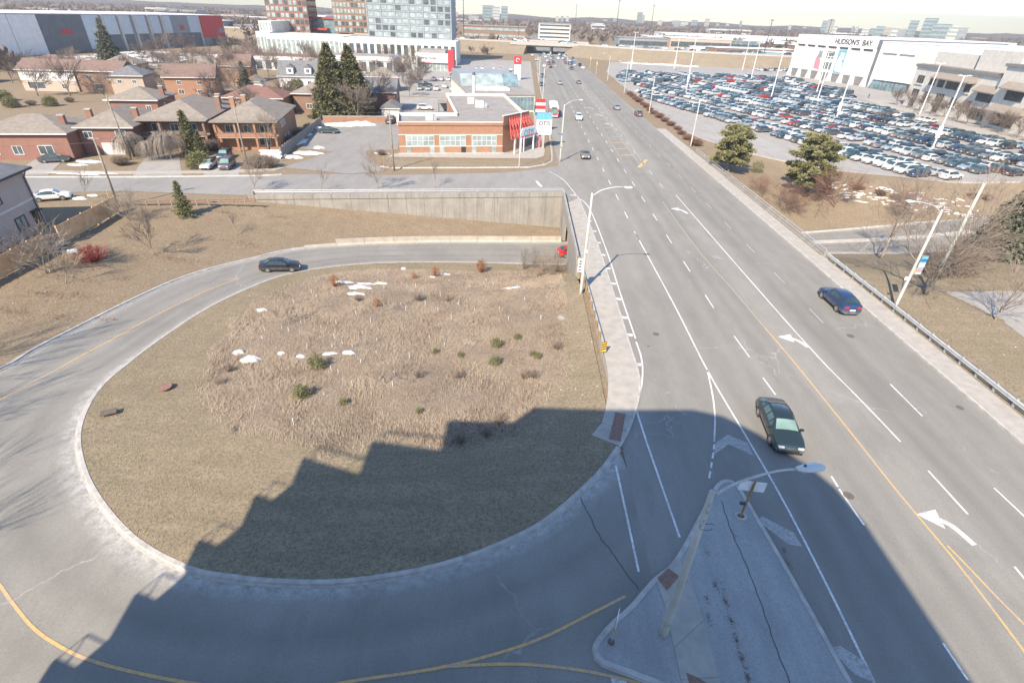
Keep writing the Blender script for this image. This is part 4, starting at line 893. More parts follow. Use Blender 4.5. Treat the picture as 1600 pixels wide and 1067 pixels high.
def wheel_meshes(wr):
    t = MB(); t.tube([(0,-.1,0),(0,-.08,0),(0,.08,0),(0,.11,0),(0,.115,0)], [wr*.9,wr,wr,wr*.96,wr*.7], 18)
    r = MB(); r.tube([(0,.10,0),(0,.125,0)], [wr*.64]*2, 14)
    for k in range(5):
        a = 2*math.pi*k/5; r.box((wr*.34*math.cos(a), .13, wr*.34*math.sin(a)), (.09, .02, .09))
    a = t.mesh('tyre'); a.materials.append(M['tyre']); b = r.mesh('rim'); b.materials.append(M['rim']); return a, b
CMAT = {'paint': 'paint', 'glass': 'carglass', 'glassw': 'carglassg', 'head': 'head', 'tail': 'tail', 'black': 'blacktrim', 'plate': 'plate'}
_cm = {}
def full_car(kind, label, loc, heading, color, cat='car', group=None, tilt=0.0, name=None, wscreen='carglassg'):
    """separate body, panes, lamps, wheels"""
    key = (kind, wscreen)
    if key not in _cm:
        P = car_parts(kind); d = {}
        for n_, val in P.items():
            if n_ == 'wheels': continue
            b = MB().add(val[0], val[1]); mt = M[wscreen] if val[2] == 'glassw' else M[CMAT[val[2]]]
            me = b.mesh(n_); me.materials.append(mt)
            if n_ == 'body':
                me.polygons.foreach_set('use_smooth', [True]*len(me.polygons))
            d[n_] = me
        _cm[key] = (d, P['wheels'], wheel_meshes(CARS[kind]['wr']))
    d, wh, (tm, rm) = _cm[key]
    t = thing(name or kind+'_car', label, cat, loc, heading, group); t.rotation_euler = (0, tilt, heading)
    nm = {'head': 'headlight', 'tail': 'taillight', 'side': 'side_window', 'mirr': 'mirror', 'grill': 'grille', 'plate': 'number_plate', 'under': 'underbody', 'arch': 'wheel_arch_trim'}
    body = None
    for n_, me in d.items():
        base = n_.rstrip('0123456789-LR') if n_[-1] in '0123456789LR' else n_
        base = {'plate': 'number_plate', 'arches': 'wheel_arch_trim'}.get(base, base)
        o = link(base, me, t); o.color = (*color, 1)
        if n_ == 'body':
            md = o.modifiers.new('bevel', 'BEVEL'); md.width = .05; md.segments = 2; md.angle_limit = R(25)
    for x, y_, z, s in wh:
        w = link('wheel', tm, t, (x, y_, z), 0 if s > 0 else math.pi); link('rim', rm, w)
    return t
_jm = {}
def joined_mesh(kind, attr_col=None):
    P = car_parts(kind); b = MB()
    for n_, val in P.items():
        if n_ == 'wheels': continue
        b.mat(M[CMAT[val[2]]] if val[2] != 'glassw' else M['carglass']); b.add(val[0], val[1])
    b.mat(M['tyre'])
    wr = CARS[kind]['wr']
    for x, y_, z, s in P['wheels']: b.tube([(x, y_-s*.08, z), (x, y_+s*.11, z)], [wr]*2, 10)
    b.mat(M['rim'])
    for x, y_, z, s in P['wheels']: b.tube([(x, y_+s*.11, z), (x, y_+s*.125, z)], [wr*.6]*2, 8)
    return b
def lot_car(kind, label, loc, heading, color, cat='car', group=None):
    if kind not in _jm:
        me = joined_mesh(kind).mesh('parked_'+kind)
        _jm[kind] = me
    o = link('parked_'+kind, _jm[kind], None, loc, heading); o.color = (*color, 1); return tag(o, label, cat, group)
CLR = [('white', (.66, .66, .65), 28), ('pale blue grey', (.27, .33, .38), 11), ('black', (.025, .026, .03), 12), ('grey', (.17, .18, .19), 16), ('silver', (.44, .45, .46), 18), ('dark blue', (.025, .045, .09), 9), ('teal grey', (.06, .10, .12), 8), ('red', (.36, .035, .035), 4), ('charcoal', (.07, .075, .08), 8), ('orange', (.55, .13, .03), 1)]
CW = [c[2] for c in CLR]
def pickc(r): return r.choices(CLR, CW)[0]
g2 = R(90)
# the cars on the roads
full_car('sedan', 'dark teal grey sedan with silver trim driving past the island towards the camera', Vector((19.55, 28.75, .01)), R(-97), (.022, .036, .042)).scale = (1.13,)*3
full_car('hatch', 'metallic blue hatchback in the right hand lane beside the sidewalk', Vector((34.45, 49.3, .01)), R(91), (.022, .045, .115), wscreen='carglass').scale = (1.14,)*3
bl = inner[121].lerp(outer[121], .30)
pb = U(432, 423, -2.75); full_car('sedan', 'black sedan driving down the loop ramp beside the meadow', Vector((pb.x+.3, pb.y+.5, ramp_z(pb.x, pb.y)+.02)), math.atan2(inner[122].y-inner[118].y, inner[122].x-inner[118].x), (.02, .022, .028), tilt=R(4.5), wscreen='carglass')
full_car('hatch', 'red car half hidden in the underpass below the bridge parapet', Vector((8.6, 73.3, -5.5)), R(12), (.5, .025, .02), wscreen='carglass')
U0 = lambda a, b: U(a, b, .01)
RD = [('sedan','taupe grey sedan waiting near the side street corner',914,246,-92,(.20,.16,.15)),('suv','white crossover in the left lanes behind the taupe sedan',904,187,-92,(.75,.75,.74)),('sedan','silver grey sedan driving away in the middle right lane',963,171,90,(.24,.24,.26)),('suv','dark plum hatchback driving away in the outer right lane',997,181,90,(.10,.075,.09)),
 ('sedan','grey sedan driving away near the far crossing',904,131,90,(.13,.13,.14)),('sedan','light grey sedan in the left lanes ahead of the bus',875,132,-90,(.33,.34,.36)),('suv','dark blue car in the left lanes following the bus',848,121,-90,(.03,.06,.12)),('hatch','dark blue car in the kerb lane just behind the bus',846,134,-90,(.04,.08,.13)),('sedan','black car crossing the far junction',893,109,90,(.03,.03,.035)),('sedan','white car approaching beneath the freeway bridge',832,88,-90,(.7,.7,.7)),('sedan','silver car approaching just past the freeway bridge',838,95,-90,(.5,.5,.5)),('suv','red car in the far queue at the junction',884,100,90,(.4,.05,.06)),('sedan','purple grey car in the far queue at the junction',890,101,90,(.2,.17,.25)),('suv','white van in the far queue before the bridge',872,93,90,(.7,.7,.7)),('sedan','dark car in the far queue before the bridge',863,92,90,(.06,.06,.07))]
for k, lab, x_, y_, h_, c in RD: full_car(k, lab, U0(x_, y_), R(h_), c, wscreen='carglass')
# cars along the side street and drives
SD_ = [('sedan','white sedan parked on the drive beside the pale brick house',83,312,28,(.78,.78,.77)),('sedan','dark grey coupe on the drive of the left brick house',88,253,20,(.05,.055,.06)),('sedan','silver compact car parked at the foot of the double drive',327,262,-80,(.5,.5,.48)),('van','maroon grey minivan parked beside the silver compact',356,262,-78,(.12,.09,.10)),('suv','dark blue suv parked behind the minivan by the brick porch',352,248,-78,(.04,.06,.08)),('sedan','dark green sedan parked by the snow bank on the office drive',514,208,2,(.04,.06,.065)),('pickup','dark pickup parked beside the office wall',612,192,85,(.05,.05,.06))]
for k, lab, x_, y_, h_, c in SD_: full_car(k, lab, U0(x_, y_), R(h_), c)
full_car('sedan', 'bright red sedan parked behind the brick office', U0(726, 171), R(3), (.55, .03, .04), wscreen='carglass')
full_car('suv', 'white suv parked behind the brick office roof', U0(664, 172), R(5), (.75, .75, .74), wscreen='carglass')
full_car('pickup', 'black pickup truck parked at the edge of the dealer lot', U0(665, 135), R(5), (.03, .03, .04), wscreen='carglass')
# transit bus
def bus():
    t = thing('city_bus', 'red and white city bus in the left kerb lane', 'bus', Vector((9.7, 167.6, .01)), R(-91))
    L_, W_, H_ = 12.2, 1.28, 2.95
    MB().bb(-6.1, 6.1, -W_, W_, .35, 1.25).build('lower_body', M['redpanel'], t); MB().bb(-6.08, 6.08, -W_+.005, W_-.005, 1.25, 1.5).build('white_band', M['signwhite'], t)
    u = MB().bb(-6.1, 6.05, -W_+.01, W_-.01, 1.5, 2.55).build('upper_body', M['redpanel'], t)
    MB().bb(-6.1, 6.1, -W_, W_, 2.55, H_).build('roof', M['signwhite'], t)
    for x in (-4.2, -1.6, 1.4, 3.8): MB().bb(x-.9, x+.9, -.8, .8, H_, H_+.3).build('roof_unit', M['signwhite'], t)
    MB().bb(6.05, 6.13, -1.12, 1.12, 1.15, 2.5).build('windscreen', M['carglassg'], t); MB().bb(6.08, 6.14, -.8, .8, 2.58, 2.85).build('destination_board', M['signblack'], t)
    for s in (-1, 1):
        for k in range(6): MB().bb(-5.4+k*1.75, -3.85+k*1.75, s*W_-.02, s*W_+.02, 1.55, 2.45).build('side_window', M['carglass'], u)
        for x in (-3.6, 3.6): MB().tube([(x, s*1.1, .48), (x, s*1.3, .48)], [.48]*2, 14).build('wheel', M['tyre'], t)
        MB().bb(6.1, 6.14, s*.95-.15, s*.95+.15, .7, .9).build('headlight', M['head'], t)
    MB().bb(6.08, 6.16, -1.1, 1.1, .4, .62).build('bumper', M['signwhite'], t)
bus()
# ---------------------------------------------------------------- the mall lot: rows of parked cars
def lot_rows():
    r = random.Random(11); cars = []
    nrow = 0
    for k in range(9):                              # double rows, parallel to the store front
        for s in (0, 1):
            v = 5.0+k*17.4+s*5.4
            for i in range(-52, 52):
                u = i*2.72; p = LOT0+RU*u+RV*v
                if not inside((p.x, p.y), LOTIN): continue
                if -16 < (u-UGAP) < -8: continue     # cross aisle
                if p.y > 322 or any(abs((p-q).length) < 1.6 for q in MASTS): continue
                if r.random() < .075: continue
                cars.append((nrow, i, p, s))
            nrow += 1
    return cars
UGAP = -46
MASTS = [Vector((x, y, 0)) for x, y in ((60.9,329),(90.6,350),(71.3,249),(99,227),(110,212.5),(98.5,175.6),(101.9,135.4),(135,360),(128,250),(118,300),(138,196))]
LOTIN = [(48, 300), (46.5, 205), (46.8, 160), (52, 131), (62, 117), (72, 110.5), (84, 106), (100, 108.5), (112, 112), (134, 119), (131, 170), (133, 230), (150, 262), (146, 318), (60, 330)]
cars = lot_rows(); cars.sort(key=lambda c: c[2].length)
near, far = cars[:300], cars[300:]
rc = random.Random(5); rows = {}
for c in near: rows.setdefault(c[0], []).append(c)
KN = {'sedan': 'sedan', 'hatch': 'hatchback', 'suv': 'suv', 'van': 'minivan', 'pickup': 'pickup'}
rid = {rw: i for i, rw in enumerate(sorted(rows))}
for rw, L_ in rows.items():
    L_.sort(key=lambda c: -c[1])
    for j, (_, i, p, s) in enumerate(L_):
        kd = rc.choices(['sedan', 'hatch', 'suv', 'van', 'pickup'], [34, 14, 38, 7, 7])[0]; cn, cc, _w = pickc(rc)
        a = math.atan2(RV.y, RV.x)+(0 if rc.random() < (.8 if s else .2) else math.pi)+rc.uniform(-.03, .03)
        lot_car(kd, '%s %s, %s from the near end of the %s mall row' % (cn, KN[kd], ordw(j), ordw(rid[rw])), Vector((p.x, p.y, .035))+RV*rc.uniform(-.35, .35), a, cc, KN[kd] if kd in ('van', 'pickup') else 'car', 'cars parked in the mall lot')
# the rest of the lot in one mass
vs_, fs_, mi_, cl_ = [], [], [], []
protos = {}
def far_proto(kind):
    P = car_parts(kind); b = MB()
    b.mat(M['paintv']); b.add(P['body'][0], P['body'][1]); b.mat(M['carglass'])
    for n_, val in P.items():
        if n_.startswith(('wind', 'rear', 'side')): b.add(val[0], val[1])
    return b
def mass(name, items, label=None):
    b = MB(); b.mats = [M['paintv'], M['carglass']]; cols = []
    for p, a, cc, kd in items:
        if kd not in protos: protos[kd] = far_proto(kd)
        q = protos[kd]; ca, sa = math.cos(a), math.sin(a); o = len(b.v)
        b.v += [(p[0]+x*ca-y*sa, p[1]+x*sa+y*ca, p[2]+z) for x, y, z in q.v]
        for f, m_ in zip(q.f, q.m): b.f.append([i+o for i in f]); b.m.append(m_); cols += [(*cc, 1)]*len(f)
    me = b.mesh(name); ca_ = me.color_attributes.new('col', 'FLOAT_COLOR', 'CORNER'); ca_.data.foreach_set('color', [k for c in cols for k in c])
    return struct(link(name, me), 'stuff')
items = []
for _, i, p, s in far:
    kd = rc.choices(['sedan', 'suv', 'van'], [45, 45, 10])[0]; items.append((Vector((p.x, p.y, .035)), math.atan2(RV.y, RV.x)+(0 if rc.random() < .5 else math.pi), pickc(rc)[1], kd))
for k in range(6):                                    # lots beyond, towards the freeway and round the store
    for i in range(34):
        for s in (0, 1):
            if rc.random() < .28: continue
            p = Vector((150+i*3.0, 370+k*17+s*5.4+i*.3, .03)); items.append((p, R(92), pickc(rc)[1], rc.choice(['sedan', 'suv'])))
mass('distant_parked_cars', items)
# dealer lot cars (countable, near the white showroom)
rd = random.Random(21); dn = 0
for row, (x0, y0, dx, dy, n_, hd) in enumerate(((-35, 262, 3.0, .3, 8, 95), (-44, 246, 3.1, .4, 7, 92), (-36, 222, 3.0, .4, 6, 95), (-38, 213, 3.0, .4, 7, 275), (-30, 285, 3.0, .2, 9, 92), (-24, 305, 3.0, .2, 8, 92))):
    for i in range(n_):
        if rd.random() < .2: continue
        kd = rd.choice(['sedan', 'suv', 'suv', 'hatch']); cn, cc, _w = pickc(rd)
        lot_car(kd, '%s %s, %s car in the %s row of the dealer lot' % (cn, KN[kd], ordw(i), ordw(row)), Vector((x0+dx*i, y0+dy*i, .02)), R(hd), cc, 'car', 'cars for sale at the dealer lot')
# ---------------------------------------------------------------- vegetation
def bare_tree(seed, h=8.0, trunk_h=.28, r0=.16, spread=.55, levels=4, kids=(5, 4, 4, 3), bark='bark', twig='twig', lean=(0, 0), up=.12, stems=1, gnarl=.16, rmin=.016):
    r = random.Random(seed); T = MB(); B = MB(); tips = []
    def grow(p, d, L, rad, lv):
        n = 3 if lv < 2 else 2; pts = [p]; q = p; dd = d.copy()
        for k in range(n):
            dd = (dd+Vector((r.uniform(-1, 1), r.uniform(-1, 1), r.uniform(-.5, 1)*.6+up))*gnarl).normalized(); q = q+dd*L/n; pts.append(q)
        end = rad*(.55 if lv < levels else .35); rr = [rad+(end-rad)*k/n for k in range(n+1)]
        (T if lv == 0 else B).tube(pts, rr, 7 if lv == 0 else (5 if lv == 1 else 3), lv < 2)
        if lv >= levels: return
        nk = kids[lv]
        for k in range(nk):
            t = r.uniform(.45, 1.0) if lv else r.uniform(.7, 1.0)
            if k == 0: t = 1.0
            f = t*n; i = min(n-1, int(f)); b = pts[i].lerp(pts[i+1], f-i)
            a = r.uniform(0, 2*math.pi); ax = dd.orthogonal().normalized(); ax.rotate(Matrix.Rotation(a, 3, dd)); ang = r.uniform(.35, 1.0)*spread*(1.25 if k else .5)
            nd = (dd*math.cos(ang)+ax*math.sin(ang)).normalized()
            grow(b, nd, L*r.uniform(.58, .82) if lv else L*r.uniform(.9, 1.5)*((1-trunk_h)/trunk_h)*.42, max(rmin, end*r.uniform(.6, .85)), lv+1)
    for s in range(stems):
        a = 6.28*s/stems; d = Vector((lean[0]+(.35*math.cos(a) if stems > 1 else 0), lean[1]+(.35*math.sin(a) if stems > 1 else 0), 1)).normalized()
        grow(Vector((.12*math.cos(a)*(stems > 1), .12*math.sin(a)*(stems > 1), -.15)), d, h*trunk_h, r0, 0)
    t = T.mesh('trunk'); t.materials.append(M[bark]); b = B.mesh('crown'); b.materials.append(M[twig])
    t.polygons.foreach_set('use_smooth', [True]*len(t.polygons)); return t, b
def tree_obj(me, label, loc, rz=0.0, sc=1.0, name='bare_tree', cat='tree', group=None):
    t = thing(name, label, cat, loc, rz, group, sc); link('trunk', me[0], t); link('crown', me[1], t); return t
def needles(B, r, c, rad, n, size, flat=.6, droop=0.0):
    for _ in range(n):
        a = r.uniform(0, 6.283); u = r.uniform(-1, 1); q = r.random()**.45; s_ = math.sqrt(1-u*u)
        p = Vector((c.x+rad*q*s_*math.cos(a), c.y+rad*q*s_*math.sin(a), c.z+rad*q*u*flat))
        d = Vector((math.cos(a)*s_+r.uniform(-.5, .5), math.sin(a)*s_+r.uniform(-.5, .5), u*.5+r.uniform(-.3, .6)-droop)).normalized(); w = d.orthogonal().normalized(); w.rotate(Matrix.Rotation(r.uniform(0, 3.1), 3, d)); L_ = size*r.uniform(.6, 1.4); w *= L_*.26
        B.add([p-w, p+w, p+d*L_+w*.3, p+d*L_-w*.3], [(0, 1, 2, 3)])
def pine(seed, h, mat='pine', r0=.28, W=4.2, base=.16):
    r = random.Random(seed); T = MB(); B = MB()
    T.tube([(0, 0, -.3), (.1, 0, h*.35), (-.05, .1, h*.7), (0, 0, h*.96)], [r0, r0*.8, r0*.5, .05], 8)
    n = int(h*4.6)
    for k in range(n):
        t = base+(1-base)*(k+r.uniform(-.4, .4))/n; t = min(.985, max(base, t)); z = h*t
        prof = W*(1.0-((t-.32)/.72)**2)**.5 if t > .32 else W*(.72+.28*t/.32)
        a = k*2.399+r.uniform(-.3, .3); L_ = max(.5, prof*r.uniform(.68, 1.08)); e = Vector((math.cos(a)*L_, math.sin(a)*L_, z+L_*r.uniform(-.02, .22)))
        T.tube([(0, 0, z), (e*.55+Vector((0, 0, z*.45-.15))).to_tuple(), e], [.07*(1-t)+.03, .04, .015], 4, False)
        m_ = max(2, int(L_*1.5))
        for j in range(m_):
            f = .35+.65*(j+r.random())/m_; c = Vector((0, 0, z)).lerp(e, f)+Vector((r.uniform(-.35, .35), r.uniform(-.35, .35), r.uniform(-.05, .2)))
            needles(B, r, c, r.uniform(.5, .95), 95, .34, .5)
    needles(B, r, Vector((0, 0, h*.97)), .9, 160, .34, .9)
    t = T.mesh('trunk'); t.materials.append(M['bark']); b = B.mesh('crown'); b.materials.append(M[mat]); return t, b
def spruce(seed, h, W, mat='spruce', dens=1.0, nsize=.24, sparse=0.0, pw=.85):
    r = random.Random(seed); T = MB(); B = MB(); T.tube([(0, 0, -.2), (0, 0, h)], [h*.018+.03, .02], 7)
    n = int(h*11*dens)
    for k in range(n):
        t = (k+.5)/n; z = h*(.05+.95*t); L_ = W*(1-t)**pw*r.uniform(.75, 1.1)+.08; a = k*2.399
        e = Vector((math.cos(a)*L_, math.sin(a)*L_, z-L_*.12)); T.tube([(0, 0, z), e], [.02+.02*(1-t), .006], 3, False)
        m_ = max(1, int(L_*2.2))
        for j in range(m_):
            if r.random() < sparse: continue
            c = Vector((0, 0, z)).lerp(e, .3+.7*(j+r.random())/m_); needles(B, r, c, .16+.10*L_, int(20*dens)+8, nsize, .55, .25)
    needles(B, r, Vector((0, 0, h)), .12, 12, nsize, 2.0)
    t = T.mesh('trunk'); t.materials.append(M['bark']); b = B.mesh('crown'); b.materials.append(M[mat]); return t, b
def bush(seed, h, W, n, mat, r0=.012, sub=3, name='stems', curl=.25):
    r = random.Random(seed); B = MB()
    for k in range(n):
        a = r.uniform(0, 6.283); q = r.random()**.6; o = Vector((math.cos(a)*q*W*.28, math.sin(a)*q*W*.28, -.05)); e = Vector((math.cos(a)*q*W, math.sin(a)*q*W, h*(1-.35*q*q)*r.uniform(.65, 1.08))); m_ = o.lerp(e, .55)+Vector((r.uniform(-curl, curl), r.uniform(-curl, curl), 0))*h*.4
        B.tube([o, m_, e], [r0*1.5, r0, r0*.45], 3, False)
        for s in range(sub): f = r.uniform(.35, .95); b = m_.lerp(e, f); B.tube([b, b+Vector((r.uniform(-.3, .3), r.uniform(-.3, .3), r.uniform(.1, .4)))*h*.4], [r0*.7, r0*.35], 3, False)
    me = B.mesh(name); me.materials.append(M[mat]); return me
def leafbush(seed, h, W, n, mat, size=.12):
    r = random.Random(seed); B = MB()
    for k in range(n):
        a = r.uniform(0, 6.283); q = r.random()**.4; u = r.random(); c = Vector((math.cos(a)*q*W*math.sin(math.acos(1-u)*.9+.3), math.sin(a)*q*W*math.sin(math.acos(1-u)*.9+.3), h*(.1+.9*(1-u)*(.6+.4*q))))
        needles(B, r, c, size*1.4, 8, size, .8)
    me = B.mesh('foliage'); me.materials.append(M[mat]); return me
def shrub(me, label, loc, rz=0.0, sc=1.0, name='shrub', cat='shrub', group=None):
    o = link(name, me, None, loc, rz); o.scale = (sc,)*3 if not isinstance(sc, tuple) else sc; return tag(o, label, cat, group)
def GZ(px_, py_, guess=0.0, f=None):
    p = U(px_, py_, guess)
    z = p.z
    for _ in range(14): z = .5*z+.5*float((f or tz)(p.x, p.y)[0]); p = U(px_, py_, z)
    p.z = float((f or tz)(p.x, p.y)[0]); return p
# right hand side
pA, pB = pine(1, 8.6, W=3.9), pine(2, 10.4, W=4.6)
tree_obj(pA, 'yellow green pine tree nearest the road beside the right parapet', GZ(1138,268,0,tr), .3, 1.0, 'pine_tree')
tree_obj(pB, 'larger pine tree left of the bare thickets on the right bank', GZ(1255,303,0,tr), 1.3, 1.0, 'pine_tree')
shrub(leafbush(3, 2.4, 1.3, 260, 'cedarleaf'), 'ragged olive evergreen shrub between the two pine trees', GZ(1182,270,0,tr))
tree_obj(spruce(4, 12.0, 5.0, 'bluespruce', 1.1, .46), 'grey green spruce at the right edge of the picture', GZ(1562,404,0,tr), 0, 1.0, 'spruce_tree')
bt1 = bare_tree(11, 10.5, .3, .17, .62, 4, (5, 5, 4, 4), 'barklight', 'twig', lean=(.12, .05)); bt2 = bare_tree(12, 9.0, .22, .2, .8, 4, (6, 5, 5, 4), 'bark', 'twig', lean=(.05, .1)); bt3 = bare_tree(13, 7.0, .22, .13, .85, 4, (6, 5, 4, 4), 'barklight', 'twig')
bt4 = bare_tree(14, 6.4, .12, .09, 1.0, 4, (7, 7, 6, 4), 'barkred', 'barkred', up=.05)
tree_obj(bt1, 'tall pale bare tree beside the right ramp kerb', GZ(1378,402,0,tr), .4, 1.2)
tree_obj(bt2, 'bare tree with dark crooked trunk beside the tall utility pole', GZ(1446,460,0,tr), 2.2, 1.25)
tree_obj(bt3, 'bare spreading tree at the corner of the small lot', GZ(1555,500,0,tr), .8)
def thicket(seed, n, lx, h):
    r = random.Random(seed); B = MB()
    for k in range(n):
        x = r.uniform(-lx, lx); y = r.uniform(-1.4, 1.4); o = Vector((x, y, -.1)); a = r.uniform(0, 6.28); e = o+Vector((math.cos(a)*h*.5, math.sin(a)*h*.5, h*r.uniform(.45, 1.0))); mid_ = o.lerp(e, .5)+Vector((r.uniform(-.3, .3), r.uniform(-.3, .3), .2)); B.tube([o, mid_, e], [.03, .02, .008], 3, False)
        for s in range(6): f = r.uniform(.2, .95); b = mid_.lerp(e, f); B.tube([b, b+Vector((r.uniform(-.5, .5), r.uniform(-.5, .5), r.uniform(.0, .5)))*h*.4], [.012, .005], 3, False)
    return B
for i, (x_, y_, lab, sc) in enumerate(((1480,430,'tangled bare thicket right of the tall utility pole',1.0),)):
    me = thicket(31+i, 260, 3.6, 4.6).mesh('stems'); me.materials.append(M['twig' if i == 0 else 'barkred']); shrub(me, lab, GZ(x_, y_, 0, tr), .2, sc, 'thicket', 'thicket')
for i, (x_, y_, lab, s) in enumerate(((1225,335,'small reddish bare tree left on the right bank',.85),(1303,325,'broad reddish bare tree in the middle of the right bank',1.15),(1410,335,'low bare tree by the snowy far ramp verge',.8),(1180,300,'little bare shrub tree under the first pine',.5))):
    tree_obj(bt4, lab, GZ(x_, y_, 0, tr), i*1.7, s)
for i, (x_, y_, s, rz, lab) in enumerate(((1478,424,1.2,1.0,'bare tree rising behind the tangled thicket'),(1496,412,.95,2.6,'bare tree left of the grey spruce at the right edge'),(1400,352,.6,.3,'small bare tree on the snowy verge behind the right lamp'))): tree_obj(bt2 if i % 2 else bt1, lab, GZ(x_, y_, 0, tr), rz, s)
# left lawn
lt1 = bare_tree(21, 5.2, .25, .07, .55, 4, (6, 5, 4, 3), 'barklight', 'twig', up=.25); lt2 = bare_tree(22, 4.2, .3, .05, .5, 3, (5, 4, 3), 'barklight', 'twig', up=.3); lt3 = bare_tree(23, 5.0, .14, .09, .8, 4, (5, 4, 4, 3), 'barklight', 'barklight', stems=3, up=.1)
tree_obj(lt1, 'slender bare tree in the middle of the left lawn', GZ(242,398), .4); tree_obj(lt2, 'thin bare sapling near the kerb below the red shrub', GZ(103,443), 1.4); tree_obj(lt3, 'spreading many stemmed pale bare tree against the cedar fence', GZ(75,426), .9, 1.05)
tree_obj(lt2, 'thin bare sapling right of the spruce on the left lawn', GZ(370,368), 2.6, .8); tree_obj(lt3, 'low pale bare shrub tree at the fence end', GZ(200,345), 2.2, .75)
tree_obj(lt2, 'bare sapling on the verge beside the white sedan', GZ(134,309), .2, 1.15)
for i, (x_, y_, s) in enumerate(((502,297,1.0),(591,295,1.15),(680,294,1.2),(398,300,1.0))): tree_obj(lt1 if i % 2 else lt2, '%s bare street tree from the left behind the retaining wall' % ORD[i], Vector((*xy(U(x_, y_)), 0)), i*1.1, s)
tree_obj(spruce(41, 4.8, 1.35, 'cedarleaf', 1.3, .2), 'small green spruce on the left lawn by the rail fence', GZ(290,338), 0, 1.0, 'spruce_tree')
shrub(bush(42, 1.9, 1.9, 150, 'redstem', .018, 4, curl=.7), 'bright red stemmed dogwood shrub beside the cedar fence', GZ(144,408), 0, 1.0, 'dogwood_shrub')
RB3 = [bush(43+i, 1.7, .62, 46+12*i, 'rust', .013, 5, curl=.6) for i in range(3)]
for i, (x_, y_, s) in enumerate(((523,448,1.0),(681,432,.9),(752,425,1.15),(648,436,.6),(590,480,.65))): shrub(RB3[i % 3], 'rusty orange stemmed shrub, %s in the infield counted from the kerb' % ORD[i], GZ(x_, y_), i, s, 'stemmed_shrub', 'shrub', 'rusty shrubs in the infield meadow')
sapl = bush(50, 3.4, 1.0, 40, 'twig', .01, 4)
for i, (x_, y_) in enumerate(((835,418),(850,424),(820,420),(862,428),(842,430),(870,424))): shrub(sapl, 'thin bare whip, %s of the clump near the underpass mouth' % ORD[i], GZ(x_, y_), i*1.3, 1.0, 'bare_whip', 'shrub', 'bare whips near the underpass')
# little evergreens in the meadow
lb = leafbush(60, 1.05, .6, 95, 'cedarleaf', .12)
for i, (x_, y_, s) in enumerate(((497,575,1.2),(473,620,1.1),(775,542,.9),(773,570,.85),(537,632,.55),(680,552,.5),(720,558,.5),(655,645,.45),(840,560,.6),(808,530,.6),(832,556,.5))): shrub(lb, 'small round evergreen, %s in size order in the infield meadow' % ORD[i], GZ(x_, y_), i, s, 'young_evergreen', 'shrub', 'young evergreens in the meadow')
db = bush(61, 1.0, .7, 90, 'twig', .009, 3)
for i, (x_, y_, s) in enumerate(((720,690,.8),(760,680,.8),(700,470,.8),(655,470,.9),(820,590,.9),(870,545,.9),(835,590,.8),(780,660,.9),(560,470,.8),(655,590,.8),(715,590,.8),(360,580,.7),(345,600,.7))): shrub(db, 'dark dry twiggy shrub, %s in the meadow from the shadow edge' % ORD[i], GZ(x_, y_), i*.8, s, 'dry_shrub', 'shrub', 'dry shrubs in the meadow')
# grey boulder
import bmesh
bm = bmesh.new(); bmesh.ops.create_icosphere(bm, subdivisions=2, radius=.5)
for v in bm.verts: v.co *= 1+.3*noise.noise(v.co*2.3); v.co.z *= .6
me = bpy.data.meshes.new('boulder'); bm.to_mesh(me); bm.free(); me.materials.append(M['wallc']); p = GZ(878, 497); tag(link('boulder', me, None, p), 'grey twiggy boulder at the right side of the meadow', 'boulder')
# white planting stakes
st = MB().tube([(0, 0, 0), (.03, 0, .62)], [.035, .03], 6).mesh('planting_stake'); st.materials.append(M['signwhite'])
SP = [(487,458),(494,465),(459,473),(461,505),(471,506),(441,515),(452,519),(414,517),(411,532),(502,513),(523,530),(519,543),(526,507),(535,538),(518,580),(551,543),(600,480),(627,478),(630,457),(557,493),(579,504),(634,486),(658,468),(665,477),(685,487),(688,463),(716,476),(734,450),(771,447),(760,440),(741,486),(781,484),(795,500),(589,533),(588,552),(599,596),(613,605),(551,604),(507,618),(529,582),(459,663),(600,452),(650,450),(702,440),(820,470),(808,452),(672,530),(640,560),(695,540),(617,587),(564,568),(845,500),(705,500),(480,545)]
SPO = sorted(SP)
for i, (x_, y_) in enumerate(SP):
    o = link('planting_stake', st, None, GZ(x_, y_), rnd.uniform(0, 6)); o.scale = (.8, .8, rnd.uniform(.5, 1.1)); o.rotation_euler.x = rnd.uniform(-.15, .15); tag(o, 'white planting stake in the dry infield meadow, %s from the left' % ordw(SPO.index((x_, y_))), 'stake', 'white planting stakes in the meadow')
for i, (x_, y_) in enumerate(((599,487),(628,477),(451,510),(441,514),(600,605),(640,600))): tree_obj(lt2, 'thin young sapling with white guard, %s in the infield meadow' % ORD[i], GZ(x_, y_), i, .62, 'young_sapling', 'tree', 'saplings in the meadow')
